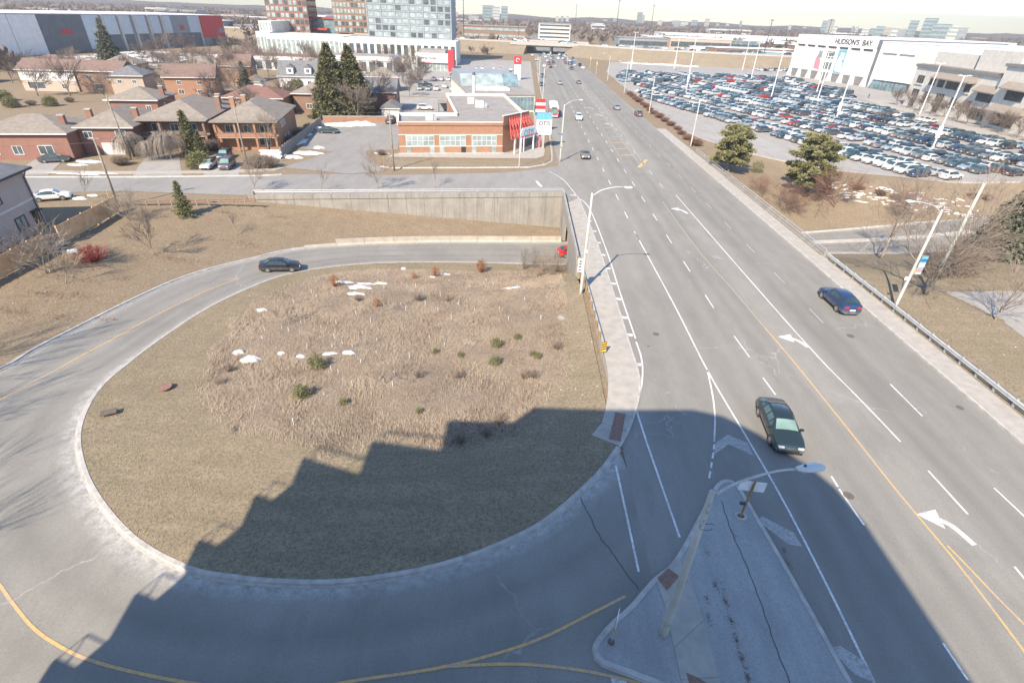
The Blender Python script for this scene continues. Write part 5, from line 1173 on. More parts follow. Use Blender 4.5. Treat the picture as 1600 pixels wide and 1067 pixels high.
# dry grass (nobody could count it)
r = random.Random(9)
def tufts(name, n, poly, zf, hmin, hmax, mat, bl=4, w=.022, lean=.55, near=None, dens=None):
    xs = [p[0] for p in poly]; ys = [p[1] for p in poly]; B = MB(); k = 0; P = []
    while len(P) < n and k < n*8:
        k += 1; x = r.uniform(min(xs), max(xs)); y = r.uniform(min(ys), max(ys))
        if dens and r.random() > dens(x, y): continue
        if inside((x, y), poly): P.append((x, y))
    zz = zf(np.array([p[0] for p in P]), np.array([p[1] for p in P]))
    vs = []; fs = []
    for (x, y), z in zip(P, zz):
        z = float(z)-.02; wa = 2.2+1.4*noise.noise((x*.12, y*.12, 0))
        for b in range(bl):
            a = wa+r.uniform(-1.3, 1.3); h = r.uniform(hmin, hmax); l = h*lean*r.uniform(.4, 1.4); ox, oy = r.uniform(-.12, .12), r.uniform(-.12, .12); px_, py_ = -math.sin(a)*w, math.cos(a)*w; o = len(vs)
            vs += [(x+ox-px_, y+oy-py_, z), (x+ox+px_, y+oy+py_, z), (x+ox+math.cos(a)*l, y+oy+math.sin(a)*l, z+h)]; fs.append((o, o+1, o+2))
    me = bpy.data.meshes.new(name); me.from_pydata(vs, [], fs); me.materials.append(mat); return struct(link(name, me), 'stuff')
dn_ = lambda x, y: .25+.75*max(0, min(1, .5+1.4*noise.noise((x*.22, y*.22, 7))))
mz = lambda x, y: tz(x, y)
MEX = [(x+(x-sum(p[0] for p in MEAD)/len(MEAD))*.035+.9*noise.noise((x*.8, y*.8, 9)), y+(y-sum(p[1] for p in MEAD)/len(MEAD))*.035) for x, y, z in MEAD]
tufts('meadow_grass', 27000, MEX, mz, .08, .26, M['blade'], 4, .022, 1.5, dens=dn_)
tufts('meadow_stems', 5000, MEAD, mz, .12, .42, M['bladedark'], 3, .012, .9, dens=lambda x, y: max(0, .1+1.5*noise.noise((x*.3, y*.3, 2))))
tufts('verge_grass', 22000, [(-60, 33), (-43, 33), (-44, 44), (-43.6, 54), (-39.5, 62), (-33, 68.5), (-20, 76), (7, 81), (7, 84), (-40, 77), (-56, 73)], lambda x, y: tz(x, y)+.02, .04, .12, pm('verge_blade', (.34, .265, .18), (.24, .18, .12), .5, .95), 3, .018, 1.2)
tufts('lawn_grass', 26000, [p[:2] for p in infield_poly], lambda x, y: tz(x, y)+.03, .03, .09, pm('short_lawn_blade', (.33, .27, .175), (.26, .22, .135), .5, .95), 3, .016, 1.0)
# fallen leaves and litter along the verge
def leaves(name, spots, n, mat, zf, size=.07):
    B = MB()
    for cx, cy, rx, ry in spots:
        for _ in range(int(n*rx*ry)):
            x = cx+r.gauss(0, rx*.5); y = cy+r.gauss(0, ry*.5); z = float(zf(x, y)[0])+.04; a = r.uniform(0, 6.28); s_ = size*r.uniform(.6, 1.5); t_ = r.uniform(-.03, .05)
            B.add([(x+s_*math.cos(a), y+s_*math.sin(a), z), (x-s_*math.sin(a)*.6, y+s_*math.cos(a)*.6, z+t_), (x-s_*math.cos(a), y-s_*math.sin(a), z+.01), (x+s_*math.sin(a)*.6, y-s_*math.cos(a)*.6, z+t_)], [(0, 1, 2, 3)])
    return struct(B.build(name, mat), 'stuff')
sp = [(*xy(GZ(*p)), a, b) for p, a, b in (((270,405),3.2,.9),((190,435),1.6,1.0),((65,460),2.2,1.0),((25,488),2.0,.8),((95,495),1.2,.7),((120,462),1.5,.7),((345,332),1.6,.8),((375,380),2.4,.7),((450,350),1.0,.5),((440,340),1.2,.5),((165,500),1,.6),((135,440),1.4,.8))]
leaves('fallen_leaves', sp, 55, M['leaf'], tz)
leaves('meadow_leaf_litter', [(*xy(GZ(*p)), a, b) for p, a, b in (((865,430),1.0,2.5),((872,470),.6,4),((830,425),1.5,.5),((700,690),2.5,.6),((760,670),2.5,.8))], 60, M['leaf'], tz)
lit = MB()
for _ in range(80):
    x_, y_ = rnd.choice([(rnd.uniform(20, 400), rnd.uniform(340, 520)), (rnd.uniform(820, 935), rnd.uniform(430, 650)), (rnd.uniform(1420, 1590), rnd.uniform(470, 620))]); f = tz if x_ < 1000 else tr
    p = GZ(x_, y_, 0, f)
    if (x_ < 1000 and inside((p.x, p.y), ramp_poly)) or 7.4 < p.x < 41: continue
    lit.box((p.x, p.y, p.z+.04), (rnd.uniform(.04, .13), rnd.uniform(.03, .08), .02), rnd.uniform(0, 3))
struct(lit.build('scattered_litter', M['signwhite']), 'stuff')
# ---------------------------------------------------------------- snow
def snow(label, spots, zf, seed, h=.12, grp='snow patches', stuff=False):
    r_ = random.Random(seed); c0 = Vector(spots[0][0])
    vs = []; fs = []
    for c, a, b, rz in spots:
        a *= .8; b *= .75; n = 40; o = len(vs); z0 = float(zf(c[0], c[1])[0]) if zf else c[2]; vs.append((c[0], c[1], z0+h))
        for ring_, hh in ((.55, .85), (.85, .45), (1.0, -.08)):
            for k in range(n):
                t = 2*math.pi*k/n; q = ring_*(1+.55*noise.noise((math.cos(t)*1.6+seed, math.sin(t)*1.6, ring_*.3+c[0]))+.5*ring_*noise.noise((math.cos(t)*4.5+seed, math.sin(t)*4.5, c[1])))
                x, y = a*q*math.cos(t), b*q*math.sin(t); X = c[0]+x*math.cos(rz)-y*math.sin(rz); Y = c[1]+x*math.sin(rz)+y*math.cos(rz)
                zz = float(zf(X, Y)[0]) if zf else c[2]; vs.append((X, Y, zz+h*hh*(1+.6*noise.noise((X*1.3, Y*1.3, 3)))+(.05 if hh > 0 else 0)))
        for k in range(n):
            k2 = (k+1) % n; fs.append((o, o+1+k, o+1+k2))
            for q in range(2): fs.append((o+1+q*n+k, o+1+(q+1)*n+k, o+1+(q+1)*n+k2, o+1+q*n+k2))
    me = bpy.data.meshes.new('snow_patch'); me.from_pydata(vs, [], fs); me.materials.append(M['snow']); me.polygons.foreach_set('use_smooth', [True]*len(fs)); me.update()
    o = link('snow_field' if stuff else 'snow_patch', me); bmfix(o); return struct(o, 'stuff') if stuff else tag(o, label, 'snow', grp)
def S(x_, y_, a, b, rz=0.0): p = GZ(x_, y_); return (p, a, b, rz)
snow('broken snow patch at the top of the infield meadow', [S(562,450,1.5,1.0), S(556,460,1.0,.5), S(572,445,1.2,.5)], tz, 1, .22); snow('thin snow streak left of the broken meadow patch', [S(541,442,1.3,.5)], tz, 2, .2); snow('small snow streak right of the broken meadow patch', [S(597,444,1.0,.4)], tz, 3, .2)
snow('snow patch at the left edge of the meadow', [S(392,562,1.0,.8), S(373,551,.6,.5)], tz, 4, .25); snow('snow streak right of the round evergreen', [S(545,552,.7,.5), S(516,554,.8,.35, .3)], tz, 5, .22); snow('small snow crumb midway along the left meadow edge', [S(440,553,.4,.4)], tz, 6, .2); snow('tiny snow crumb left of the round evergreen', [S(468,558,.4,.3), S(472,559,.35,.3)], tz, 6, .2)
snow('snow streak near the orange shrubs at the meadow top', [S(694,429,1.1,.35), S(676,434,.5,.3)], tz, 7, .2); snow('snow streak at the right of the meadow top', [S(800,451,1.3,.3)], tz, 8, .2); snow('small snow spot on the lawn by the upper kerb', [S(631,421,.5,.3)], tz, 9, .2); snow('small snow spot at the far left of the meadow top', [S(408,485,.7,.4)], tz, 10, .2)
def S0(x_, y_, a, b, rz=0.0, z=.0): p = U(x_, y_, z); return (p, a, b, rz)
snow('long ploughed snow bank in front of the low brick wall', [S0(560,195,5,2.2), S0(530,197,5,1.6), S0(495,203,3,1.3)], None, 11, .7); snow('ploughed snow beside the office drive entrance', [S0(480,240,3.2,1.6), S0(455,246,3,1.2), S0(498,232,1.2,.8)], None, 12, .35); snow('snow patch on the lawn left of the leaning pole', [S0(140,253,3.0,1.3), S0(120,258,2.0,.7)], None, 13, .15); snow('snow strip along the far sidewalk', [S0(120,272,5,.5), S0(160,271,4,.4)], None, 14, .1); snow('small snow patch on the verge by the white sedan', [S0(122,310,1.6,.8), S0(146,306,1,.5)], None, 15, .15); snow('snow strip along the fence of the office drive', [S0(470,222,1.2,4.0,-.1), S0(480,212,.8,3,-.1)], None, 16, .2); snow('snow beside the little tree on the office verge', [S0(595,240,2.0,.6)], None, 17, .15); snow('small snow patch on the left front lawn', [S0(40,246,1.8,.6)], None, 18, .12)
rq = random.Random(6); snow('wide broken streaky snow field on the verge of the mall lot', [(GZ(1285+q*240+rq.uniform(-12, 12), 292+q*38+rq.uniform(-13, 13), 0, tr), rq.uniform(.2, 1.0), rq.uniform(.1, .3), rq.uniform(-.3, .1)) for q in [rq.random() for _ in range(110)]], tr, 19, .05, stuff=True); snow('broken snow drift at the foot of the freeway embankment', [(Vector((70+q*44, 396-q*12+rq.uniform(-5, 5), .0)), rq.uniform(1.5, 7), rq.uniform(.6, 2.2), rq.uniform(-.35, -.1)) for q in [rq.random() for _ in range(40)]], None, 20, .35, stuff=True)
# ---------------------------------------------------------------- houses
def roof_hip(w, d, z, rise, ov, mat, parent, gable=False, name='roof'):
    x, y0, y1 = w/2+ov, -ov, d+ov; D = y1-y0; W = 2*x; b = MB(); t = .18
    if gable == 'front': rx0 = rx1 = 0; ridge = [(0, y0, z+rise), (0, y1, z+rise)]
    elif gable: ridge = [(-x, (y0+y1)/2, z+rise), (x, (y0+y1)/2, z+rise)]
    elif W >= D: k = D/2; ridge = [(-x+k, (y0+y1)/2, z+rise), (x-k, (y0+y1)/2, z+rise)]
    else: k = W/2; ridge = [(0, y0+k, z+rise), (0, y1-k, z+rise)]
    e = [(-x, y0, z), (x, y0, z), (x, y1, z), (-x, y1, z)]
    vs = e+ridge+[(p[0], p[1], p[2]-t) for p in e]
    if gable == 'front' or (not gable and W < D): fs = [(0, 1, 4), (1, 2, 5, 4), (2, 3, 5), (3, 0, 4, 5)]
    else: fs = [(0, 1, 5, 4), (1, 2, 5), (2, 3, 4, 5), (3, 0, 4)]
    fs += [(0, 6, 7, 1), (1, 7, 8, 2), (2, 8, 9, 3), (3, 9, 6, 0), (9, 8, 7, 6)]
    b.add(vs, fs); return b.build(name, mat, parent)
def window(parent, x, y, z, w, h, face='f', frame='trimwhite', pane='glass', mull=1, dep=.07):
    """window in a wall: face f looks to -y, r to +x, l to -x"""
    def P(u, v, o): return (x+u, y-o, z+v) if face == 'f' else ((x+o, y+u, z+v) if face == 'r' else (x-o, y-u, z+v))
    def bx(b, u0, u1, v0, v1, o0, o1):
        vs = [P(u, v, o) for o in (o0, o1) for u, v in ((u0, v0), (u1, v0), (u1, v1), (u0, v1))]; b.add(vs, [(3,2,1,0),(4,5,6,7),(0,1,5,4),(1,2,6,5),(2,3,7,6),(3,0,4,7)])
    f = MB(); t = min(.09, w*.1)
    bx(f, -w/2, w/2, 0, t, 0, dep); bx(f, -w/2, w/2, h-t, h, 0, dep); bx(f, -w/2, -w/2+t, t, h-t, 0, dep); bx(f, w/2-t, w/2, t, h-t, 0, dep)
    for k in range(mull): u = -w/2+w*(k+1)/(mull+1); bx(f, u-t*.35, u+t*.35, t, h-t, 0, dep*.9)
    o = f.build('window', M[frame], parent); bmfix(o)
    g = MB(); bx(g, -w/2+t, w/2-t, t, h-t, .0, .02); g_ = g.build('pane', M[pane], o); bmfix(g_)
    return o
def house(label, loc, rz, w, d, h=5.6, rise=2.4, wall='brickred', roof='rooftan', gable=False, wins=(), rwins=(), chim=(), porch=False, garage=(), door=None, ov=.55, trim='trimwhite', name='brick_house', white_upper=None, group=None):
    t = thing(name, label, 'house', (loc[0], loc[1], 0), rz, group)
    wl_ = MB().bb(-w/2, w/2, 0, d, -.2, h)
    if gable == 'front': wl_.add([(-w/2, .02, h), (w/2, .02, h), (0, .02, h+rise*.92)], [(0, 1, 2)]).add([(-w/2, d-.02, h), (w/2, d-.02, h), (0, d-.02, h+rise*.92)], [(0, 2, 1)])
    elif gable: wl_.add([(w/2-.02, 0, h), (w/2-.02, d, h), (w/2-.02, d/2, h+rise*.92)], [(0, 1, 2)]).add([(-w/2+.02, 0, h), (-w/2+.02, d, h), (-w/2+.02, d/2, h+rise*.92)], [(0, 2, 1)])
    wo_ = wl_.build('wall', M[wall], t)
    if white_upper: MB().bb(-w/2-.03, w/2+.03, -.04, .02, white_upper, h-.05).build('siding', M['whitewall'], t)
    rf_ = roof_hip(w, d, h, rise, ov, M[roof], t, gable)
    MB().bb(-w/2-ov+.02, w/2+ov-.02, -ov-.06, -ov+.0, h-.22, h-.04).build('gutter', M[trim], t)
    for (x, z, ww, hh) in wins: window(t, x, 0, z, ww, hh, 'f', trim)
    for (y, z, ww, hh) in rwins: window(t, w/2, y, z, ww, hh, 'r', trim)
    for (x, y) in chim:
        c = MB().bb(x-.45, x+.45, y-.4, y+.4, h-1, h+rise*.75+.5).build('chimney', M[wall], rf_); MB().bb(x-.52, x+.52, y-.47, y+.47, h+rise*.75+.5, h+rise*.75+.65).build('chimney_cap', M['kerb'], c)
    for s in (.25, .6): MB().tube([(w*(s-.4), d*.35, h+rise*.3), (w*(s-.4), d*.35, h+rise*.3+.75)], .06, 6).build('vent_pipe', M['darksteel'], rf_)
    for (x, ww) in garage: MB().bb(x-ww/2, x+ww/2, -.05, .03, 0, 2.15).build('garage_door', M['door'], t)
    if door is not None: MB().bb(door-.5, door+.5, -.06, .03, .2, 2.3).build('door', M['trimbrown'], t)
    if porch:
        MB().bb(-w/2, w/2, -1.9, -.02, 2.55, 2.75).build('balcony_floor', M['kerb'], t); MB().bb(-w/2, w/2, -1.95, -1.8, 2.75, 3.55).build('balcony_wall', M[wall], t)
        for k in range(4): x = -w/2+.25+(w-.5)*k/3; MB().bb(x-.2, x+.2, -1.95, -1.6, 0, h-.1).build('porch_post', M[wall], t)
        r2 = MB(); r2.add([(-w/2-ov, -2.3, h-.02), (w/2+ov, -2.3, h-.02), (w/2+ov, -.3, h+.1), (-w/2-ov, -.3, h+.1), (-w/2-ov, -2.3, h-.16), (w/2+ov, -2.3, h-.16), (w/2+ov, -.3, h-.16), (-w/2-ov, -.3, h-.16)], [(0,1,2,3),(4,7,6,5),(0,4,5,1),(1,5,6,2),(3,7,4,0)]).build('porch_roof', M[roof], t)
    return t
std = [(-3.2, 3.3, 1.8, 1.4), (0, 3.3, 1.5, 1.4), (3.2, 3.3, 1.8, 1.4), (2.8, .8, 2.2, 1.5)]
side = [(4, 3.6, .9, 1.2), (5.6, 3.6, .9, 1.2), (7.2, 3.6, .9, 1.2), (6, .9, .8, 1.0), (9, .9, .8, 1.0)]
ra = .19
house('brick house with arched porch and hip roof behind the leaning pole', (-68.3, 107.6), ra, 12.4, 20, 5.6, 2.7, 'brickbrown', 'rooftan', wins=std, rwins=side, chim=((5.6, 11),(4.6, 15)), porch=True)
house('orange brick corner house with hip roof beside the grey fence', (-54.5, 108.9), ra, 11.4, 19, 5.6, 2.7, 'brickorange', 'rooftan', wins=std, rwins=side, chim=((-5.2, 12),(-3.6, 15)), porch=True)
house('low red brick house at the far left with planter walls', (-88.5, 94.6), ra, 15, 12, 4.6, 2.2, 'brickred', 'rooftan', wins=[(-5,.9,2,1.5),(-1,.9,1.6,1.5),(3.5,.9,2.4,1.6)], chim=((5.5, 4.5),), garage=())
house('red brick house with white garage door behind the lamp pole', (-77.2, 100.6), ra, 9.2, 15, 5.0, 2.4, 'brickred', 'rooftan', wins=[(-3,3.0,1.5,1.2),(2.5,3.0,1.8,1.3)], garage=((.4, 3.6),), chim=((-3.6, 4),(3.5, 6)))
house('dark red brick house in the second row with two tall chimneys', (-89.8, 128.5), ra, 10.4, 11, 5.6, 2.2, 'brickred', 'rooftan', wins=[(3.2,3.2,1.1,1.2),(-2,3.2,1.1,1.2)], chim=((4.6, 6),), rwins=[(4,3.5,.9,1)])
house('brown roofed orange brick house with gable end and small white porch', (-102.2, 175), .3, 14, 11, 5.6, 3.2, 'brickorange', 'roofbrown', 'side', wins=[(-3,3.4,1.3,1.2),(2.5,3.4,1.2,1.1),(-3,.8,1.6,1.4),(2.2,.8,1.4,1.3),(5,.8,1.4,1.5)], rwins=[(4,3.4,1,1.2)])
house('white upper storey semi detached house at the far left', (-147, 176), .1, 16, 10, 6, 2.6, 'brickbuff', 'roofbrown', 'side', wins=[(-5,3.6,2.2,1.2),(1,3.6,2,1.2),(-4,.6,5,2.0),(4,.7,1.5,1.5)], white_upper=3.0, name='semi_detached_house')
house('brown brick semi detached house right of the white one', (-132.2, 178), .12, 13, 10, 6, 2.6, 'brickbrown', 'roofbrown', 'side', wins=[(-3,3.6,2,1.2),(3,3.6,1.6,1.2),(-1,.8,2.4,1.6)], name='semi_detached_house')
house('grey roofed pale house between the semi and the brown roof', (-121.5, 174.6), .25, 9, 11, 5.4, 2.4, 'brickbuff', 'roofdark', wins=[(-2,3.2,1.2,1),(2,3.2,1.2,1)], rwins=[(3,3.3,1,1),(5,3.3,1,1)], name='pale_house')
house('reddish roofed bungalow behind the corner house', (-70.5, 147), .12, 15, 11, 4.4, 2.4, 'brickorange', 'roofred', wins=[(4.5,2.4,1.6,1.3),(-3,2.2,1.6,1.3)], chim=((1.5, 5),))
house('tan roofed house with gabled porch left of the big spruces', (-56, 156), .1, 14, 11, 4.8, 2.8, 'brickbrown', 'rooftan', wins=[(4.5,.9,1.6,1.3),(-3,.9,1.6,1.3)])
house('dark gabled house shaded by the big spruces', (-41, 161), .1, 10, 11, 5.2, 3.0, 'brickred', 'roofdark', 'side', wins=[(-1,3.2,1.3,1.4),(2.5,.6,2.4,1.8)], rwins=[(5,3.2,1.1,1.2)])
house('white dormered grey roof house behind the bare trees', (-80.5, 208), .15, 15, 11, 3.6, 4.6, 'whitewall', 'roofdark', 'side', wins=[(-4,.8,1.5,1.3),(3,.8,1.5,1.3)], name='dormer_house')
dm = [o for o in col.objects if o.name.startswith('dormer_house')][0]
for x in (-3.2, 3.0): dr = MB().bb(x-1.1, x+1.1, -.1, 2.6, 4.3, 6.4).build('dormer', M['whitewall'], dm); MB().add([(x-1.3, -.25, 6.35), (x+1.3, -.25, 6.35), (x, -.25, 7.4), (x-1.3, 3.2, 6.35), (x+1.3, 3.2, 6.35), (x, 3.2, 7.4)], [(0,1,2),(1,4,5,2),(3,0,2,5)]).build('dormer_roof', M['roofdark'], dr); window(dr, x, -.1, 4.7, 1.2, 1.3)
house('brown gabled house behind the snowy field', (-108, 216), .2, 11, 10, 5.4, 3.6, 'brickorange', 'roofbrown', 'side', wins=[(-2,3.2,1.2,1.2),(3,3.2,1.2,1.2)], rwins=[(3.5,3.4,1.2,1.3),(6.5,3.4,1.2,1.3)], chim=((-4.6, 4),(5, 8)))
house('tan hip roofed house right of the snowy field', (-124, 222), .2, 15, 10, 5, 2.4, 'brickbuff', 'rooftan', wins=[(-4,2.8,1.2,1.1),(2,2.8,1.2,1.1)])
house('small gabled garage with cream walls beside the low brick wall', (-35.6, 152), .1, 4.8, 6.5, 2.4, 1.5, 'offwhite', 'roofdark', 'front', wins=(), ov=.35, name='garden_garage')
house('small white gabled shed among the bare trees', (-92, 196), .3, 6, 6, 2.6, 1.8, 'whitewall', 'rooftan', 'front', ov=.3, name='garden_shed')
for i, (x, y, w, rf_, wl_) in enumerate(((-170, 205, 13, 'roofbrown', 'brickbrown'), (-150, 214, 12, 'rooftan', 'brickbuff'), (-185, 182, 14, 'roofdark', 'whitewall'), (-62, 190, 12, 'roofbrown', 'brickred'), (-50, 205, 11, 'rooftan', 'brickbuff'))):
    house('%s house of the back row counted from the left, half hidden by trees' % ORD[i], (x, y), .15, w, 10, 4.8, 2.6, wl_, rf_, wins=[(-3,2.8,1.2,1.1),(2,2.8,1.2,1.1)], group='back row houses')
# pale brick new house at the left edge
t = thing('pale_brick_house', 'pale pink brick two storey house with black windows at the left edge', 'house', (-60.9, 63.6, 0), R(101.5))
# local x runs back along the wall towards the camera is -x ; wall faces -y
W_, D_ = 20, 14
MB().bb(-W_, 0, 0, D_, -.2, 7.2).build('wall', M['brickpink'], t)
rr = MB(); o_ = .7; rr.add([(-W_-o_, -o_, 7.2), (o_, -o_, 7.2), (o_, D_+o_, 7.2), (-W_-o_, D_+o_, 7.2), (-W_+D_/2, D_/2, 10.9), (-D_/2, D_/2, 10.9)]+[(-W_-o_, -o_, 6.95), (o_, -o_, 6.95), (o_, D_+o_, 6.95), (-W_-o_, D_+o_, 6.95)], [(0,1,5,4),(1,2,5),(2,3,4,5),(3,0,4),(0,6,7,1),(1,7,8,2),(2,8,9,3),(3,9,6,0),(9,8,7,6)]); rr.build('roof', M['roofdark'], t)
MB().bb(-W_-.05, .05, -.08, .02, 3.5, 3.75).build('belt_course', M['offwhite'], t)
MB().bb(-W_-o_+.02, o_-.02, -o_-.08, -o_, 6.95, 7.1).build('gutter', M['trimblack'], t)
MB().tube([(-.6, -.62, 6.9), (-.5, -.12, 6.2), (-.5, -.12, .1)], .06, 6).build('downspout', M['trimblack'], t)
for x, z in ((-6.6, 4.5), (-4.2, .9), (-11.5, 4.5), (-9.5, .9)): window(t, x, 0, z, 1.9, 1.55, 'f', 'trimblack', 'glasspale', 1, .09)
MB().bb(-7.6, -5.9, -.5, -.02, 3.3, 4.4).build('window_grate', M['trimblack'], t) if False else None
MB().bb(-1.9, -.9, -.1, .02, .0, 2.1).build('side_door', M['trimblack'], t); MB().bb(-2.1, -.7, -.7, -.02, 2.25, 2.4).build('door_canopy', M['trimblack'], t)
# cedar fence
fa, fb = Vector((-53.0, 43.5, 0)), Vector((-55.3, 69.2, 0)); fd = (fb-fa); fl = fd.length; frz = math.atan2(fd.y, fd.x)
t = thing('cedar_fence', 'new cedar board fence between the pale house and the lawn', 'fence', fa, frz); npn = 11; pw = fl/npn
for i in range(npn):
    if i == 5:
        continue
    pan = MB()
    for k in range(11): pan.bb(i*pw+.08, (i+1)*pw-.08, -.02, .02+.008*(k % 2), .1+k*.19, .1+k*.19+.183)
    pan.build('board_panel', M['cedar'], t)
for i in range(npn+1): MB().bb(i*pw-.07, i*pw+.07, -.07, .07, -.1, 2.3).build('post', M['cedar'], t); MB().prism([(i*pw+.22*math.cos(k), -.25+.2*math.sin(k)) for k in range(6)], -.05, .12).build('footing', M['kerb'], t)
t = thing('concrete_pipe', 'pale concrete slab lying in the fence gap beside the bare tree', 'slab', (*xy(fa+fd*(5.5/npn)), .0), frz+.1); MB().box((0, -.3, .35), (2.3, .5, .5)).build('slab', M['kerb'], t)
t = thing('blue_tarp_barrel', 'pale blue plastic bin lying beside the red shrub', 'bin', GZ(118, 397), .4); MB().tube([(-.6, 0, .3), (.5, 0, .3)], [.32, .28], 10).build('bin_body', M['paleblue'], t)
# grey timber fence by the office drive
fa, fb = U(440,246), U(503,195); fd = fb-fa; n_ = 20
t = thing('timber_fence', 'weathered grey timber fence beside the orange brick corner house', 'fence', fa, math.atan2(fd.y, fd.x)); pw = fd.length/n_
for i in range(n_): MB().bb(i*pw+.03, (i+1)*pw-.03, -.03, .03, .05, 1.8+.04*(i % 3)).build('fence_panel', M['oldwood'], t); MB().bb(i*pw-.06, i*pw+.06, -.1, .1, 0, 1.95).build('post', M['oldwood'], t)
# low brick wall behind the snow bank
fa, fb = Vector((-50.5, 141, 0)), Vector((-27, 146, 0)); fd = fb-fa
t = thing('low_brick_wall', 'low orange brick wall behind the ploughed snow bank', 'wall', fa, math.atan2(fd.y, fd.x)); MB().bb(0, fd.length, -.15, .15, 0, 1.45).build('brickwork', M['brickorange'], t); MB().bb(-.05, fd.length+.05, -.2, .2, 1.45, 1.6).build('coping', M['kerb'], t)
# brick planters of the front houses
for (x_, y_, w, lab) in ((60,232,9,'brick planter wall in front of the low red brick house'),(150,230,8,'brick planter wall beside the white garage door')):
    p = U(x_, y_); t = thing('brick_planter', lab, 'planter', p, ra); MB().bb(-w/2, w/2, -.3, .3, 0, 1.0).build('brickwork', M['brickorange'], t); MB().bb(-w/2-.05, w/2+.05, -.36, .36, 1.0, 1.12).build('coping', M['kerb'], t)
# white brick gate wall and hedge at the corner house
p = U(424,252); t = thing('white_block_wall', 'white painted block wall in front of the orange brick corner house', 'wall', p, ra); [MB().box((-2+i*.62+(.3 if k % 2 else 0), 1.8, .2+k*.33), (.58, .3, .29)).build('block', M['trimwhite'], t) for k in range(5) for i in range(6)]
# ---------------------------------------------------------------- brick office with red truss
OA = Vector((-24.6, 110.5, 0)); orz = .197
t = office = thing('brick_office', 'single storey orange brick office with flat roof and red lattice canopy', 'office', OA, orz)
F = 21.4; H = 6.0
chx, chy = 28.2, 6.9                                  # far end of the chamfer
foot = [(0, 0), (F, 0), (chx, chy), (chx+.6, 44), (12.8, 44), (12.8, 11), (0, 11)]
MB().prism(foot, 0, H-.55).build('wall', M['brickorange'], t)
rf_ = MB().prism([(.2, .2), (F-.1, .2), (chx-.25, chy+.1), (chx+.3, 43.8), (13, 43.8), (13, 10.8), (.2, 10.8)], H-.6, H-.5).build('flat_roof', M['roofgrey'], t)
def seg(a, b, z0, z1, th, name, mat, par, out=0.0):
    a, b = Vector((*a, 0)), Vector((*b, 0)); d = (b-a); L_ = d.length; m_ = MB().box(((a.x+b.x)/2, (a.y+b.y)/2, (z0+z1)/2), (L_, th, z1-z0), math.atan2(d.y, d.x)); return m_.build(name, M[mat], par)
for i in range(7):
    a, b = foot[i], foot[(i+1) % 7]; up_ = 1.2 if i in (1,) else 0
    seg(a, b, H-.56, H+.02+up_, .32, 'parapet', 'brickorange' if i < 2 else 'offwhite', t); seg(a, b, H+.02+up_, H+.14+up_, .42, 'coping', 'trimwhite', t)
for z in (3.55, 1.3): MB().bb(-.04, F+.02, -.05, .02, z, z+.16).build('stone_band', M['stone'], t)
for i, (x0, x1) in enumerate(((1.4, 7.1), (8.2, 13.6), (14.9, 20.1))):
    nb = 5
    w_ = MB().bb(x0, x1, -.06, .02, 1.46, 3.5).build('window', M['trimwhite'], t)
    for k in range(nb):
        for j in range(2): a = x0+.08+(x1-x0-.08)*k/nb; MB().bb(a, a+(x1-x0-.08)/nb-.08, -.08, .0, 1.54+j*1.0, 2.46+j*.98).build('pane', M['glasspale'], w_)
    for s, a in ((0, x0), (1, x1-.95)): MB().bb(a, a+.95, -.07, .02, 0.05, 1.3).build('glass_door', M['glassdark' if (i == 1 and s) else 'glasspale'], t)
MB().bb(-.3, F+.2, -.9, -.02, 0, .12).build('plinth', M['kerb'], t)
for (x, y, s) in ((6.5, 6, 1.5), (19.5, 24, 2.0), (18.0, 30, 1.6)):
    hv = MB().bb(x-s/2, x+s/2, y-.7, y+.7, H-.5, H+.9).build('roof_unit', M['offwhite'], rf_); MB().bb(x+s/2, x+s/2+.8, y-.5, y+.5, H-.5, H+.5).build('duct', M['steel'], hv)
# red lattice on the chamfer
ca = Vector((F-.3, -.3, 0)); cb = Vector((chx+.3, chy-.3, 0)); cd = (cb-ca).normalized(); cn = Vector((cd.y, -cd.x, 0)); cl = (cb-ca).length
tr_ = MB()
def lp(u, v): return ca+cd*(u*cl)+cn*(.3+2.3*(1-v))+Vector((0, 0, 3.1+3.6*v))
def bar(b, p, q, r_=.10): b.tube([p, q], r_, 5)
top0, top1 = .22, .86
for v, a, b in ((0, 0, 1), (.5, .11, .93), (1, top0, top1)): bar(tr_, lp(a, v), lp(b, v), .13)
for k in range(9): u = k/8; bar(tr_, lp(u, 0), lp(top0+(top1-top0)*u, 1), .11)
for k in range(8): u = k/8; u2 = (k+1)/8; bar(tr_, lp(u, 0), lp(.11+.82*u2, .5), .09); bar(tr_, lp(.11+.82*u2, .5), lp(top0+(top1-top0)*u, 1), .09); bar(tr_, lp(u2, 0), lp(.11+.82*u, .5), .09); bar(tr_, lp(.11+.82*u, .5), lp(top0+(top1-top0)*u2, 1), .09)
tr_.build('red_lattice_canopy', M['redtruss'], t)
MB().add([lp(0, 0)+cn*-.5, lp(1, 0)+cn*-.5, lp(top1, 1)+cn*-.5, lp(top0, 1)+cn*-.5], [(0, 1, 2, 3)]).build('canopy_backing', M['signblack'], t) if False else None
for u in (.12, .34, .44, .8): p = lp(u, 0); MB().tube([(p.x, p.y, 0), (p.x, p.y, 3.1)], .17, 10).build('column', M['trimwhite'], t)
window(t, F+2.0, .2+1.2, .9, .1, .1) if False else None
rzc = math.atan2(cd.y, cd.x)
for u in (.2, .5, .8): p = ca+cd*u*cl+cn*.02; MB().box((p.x+cn.x*-.28, p.y+cn.y*-.28, 2.0), (1.7, .12, 2.4), rzc).build('glazed_bay', M['glasspale'], t)
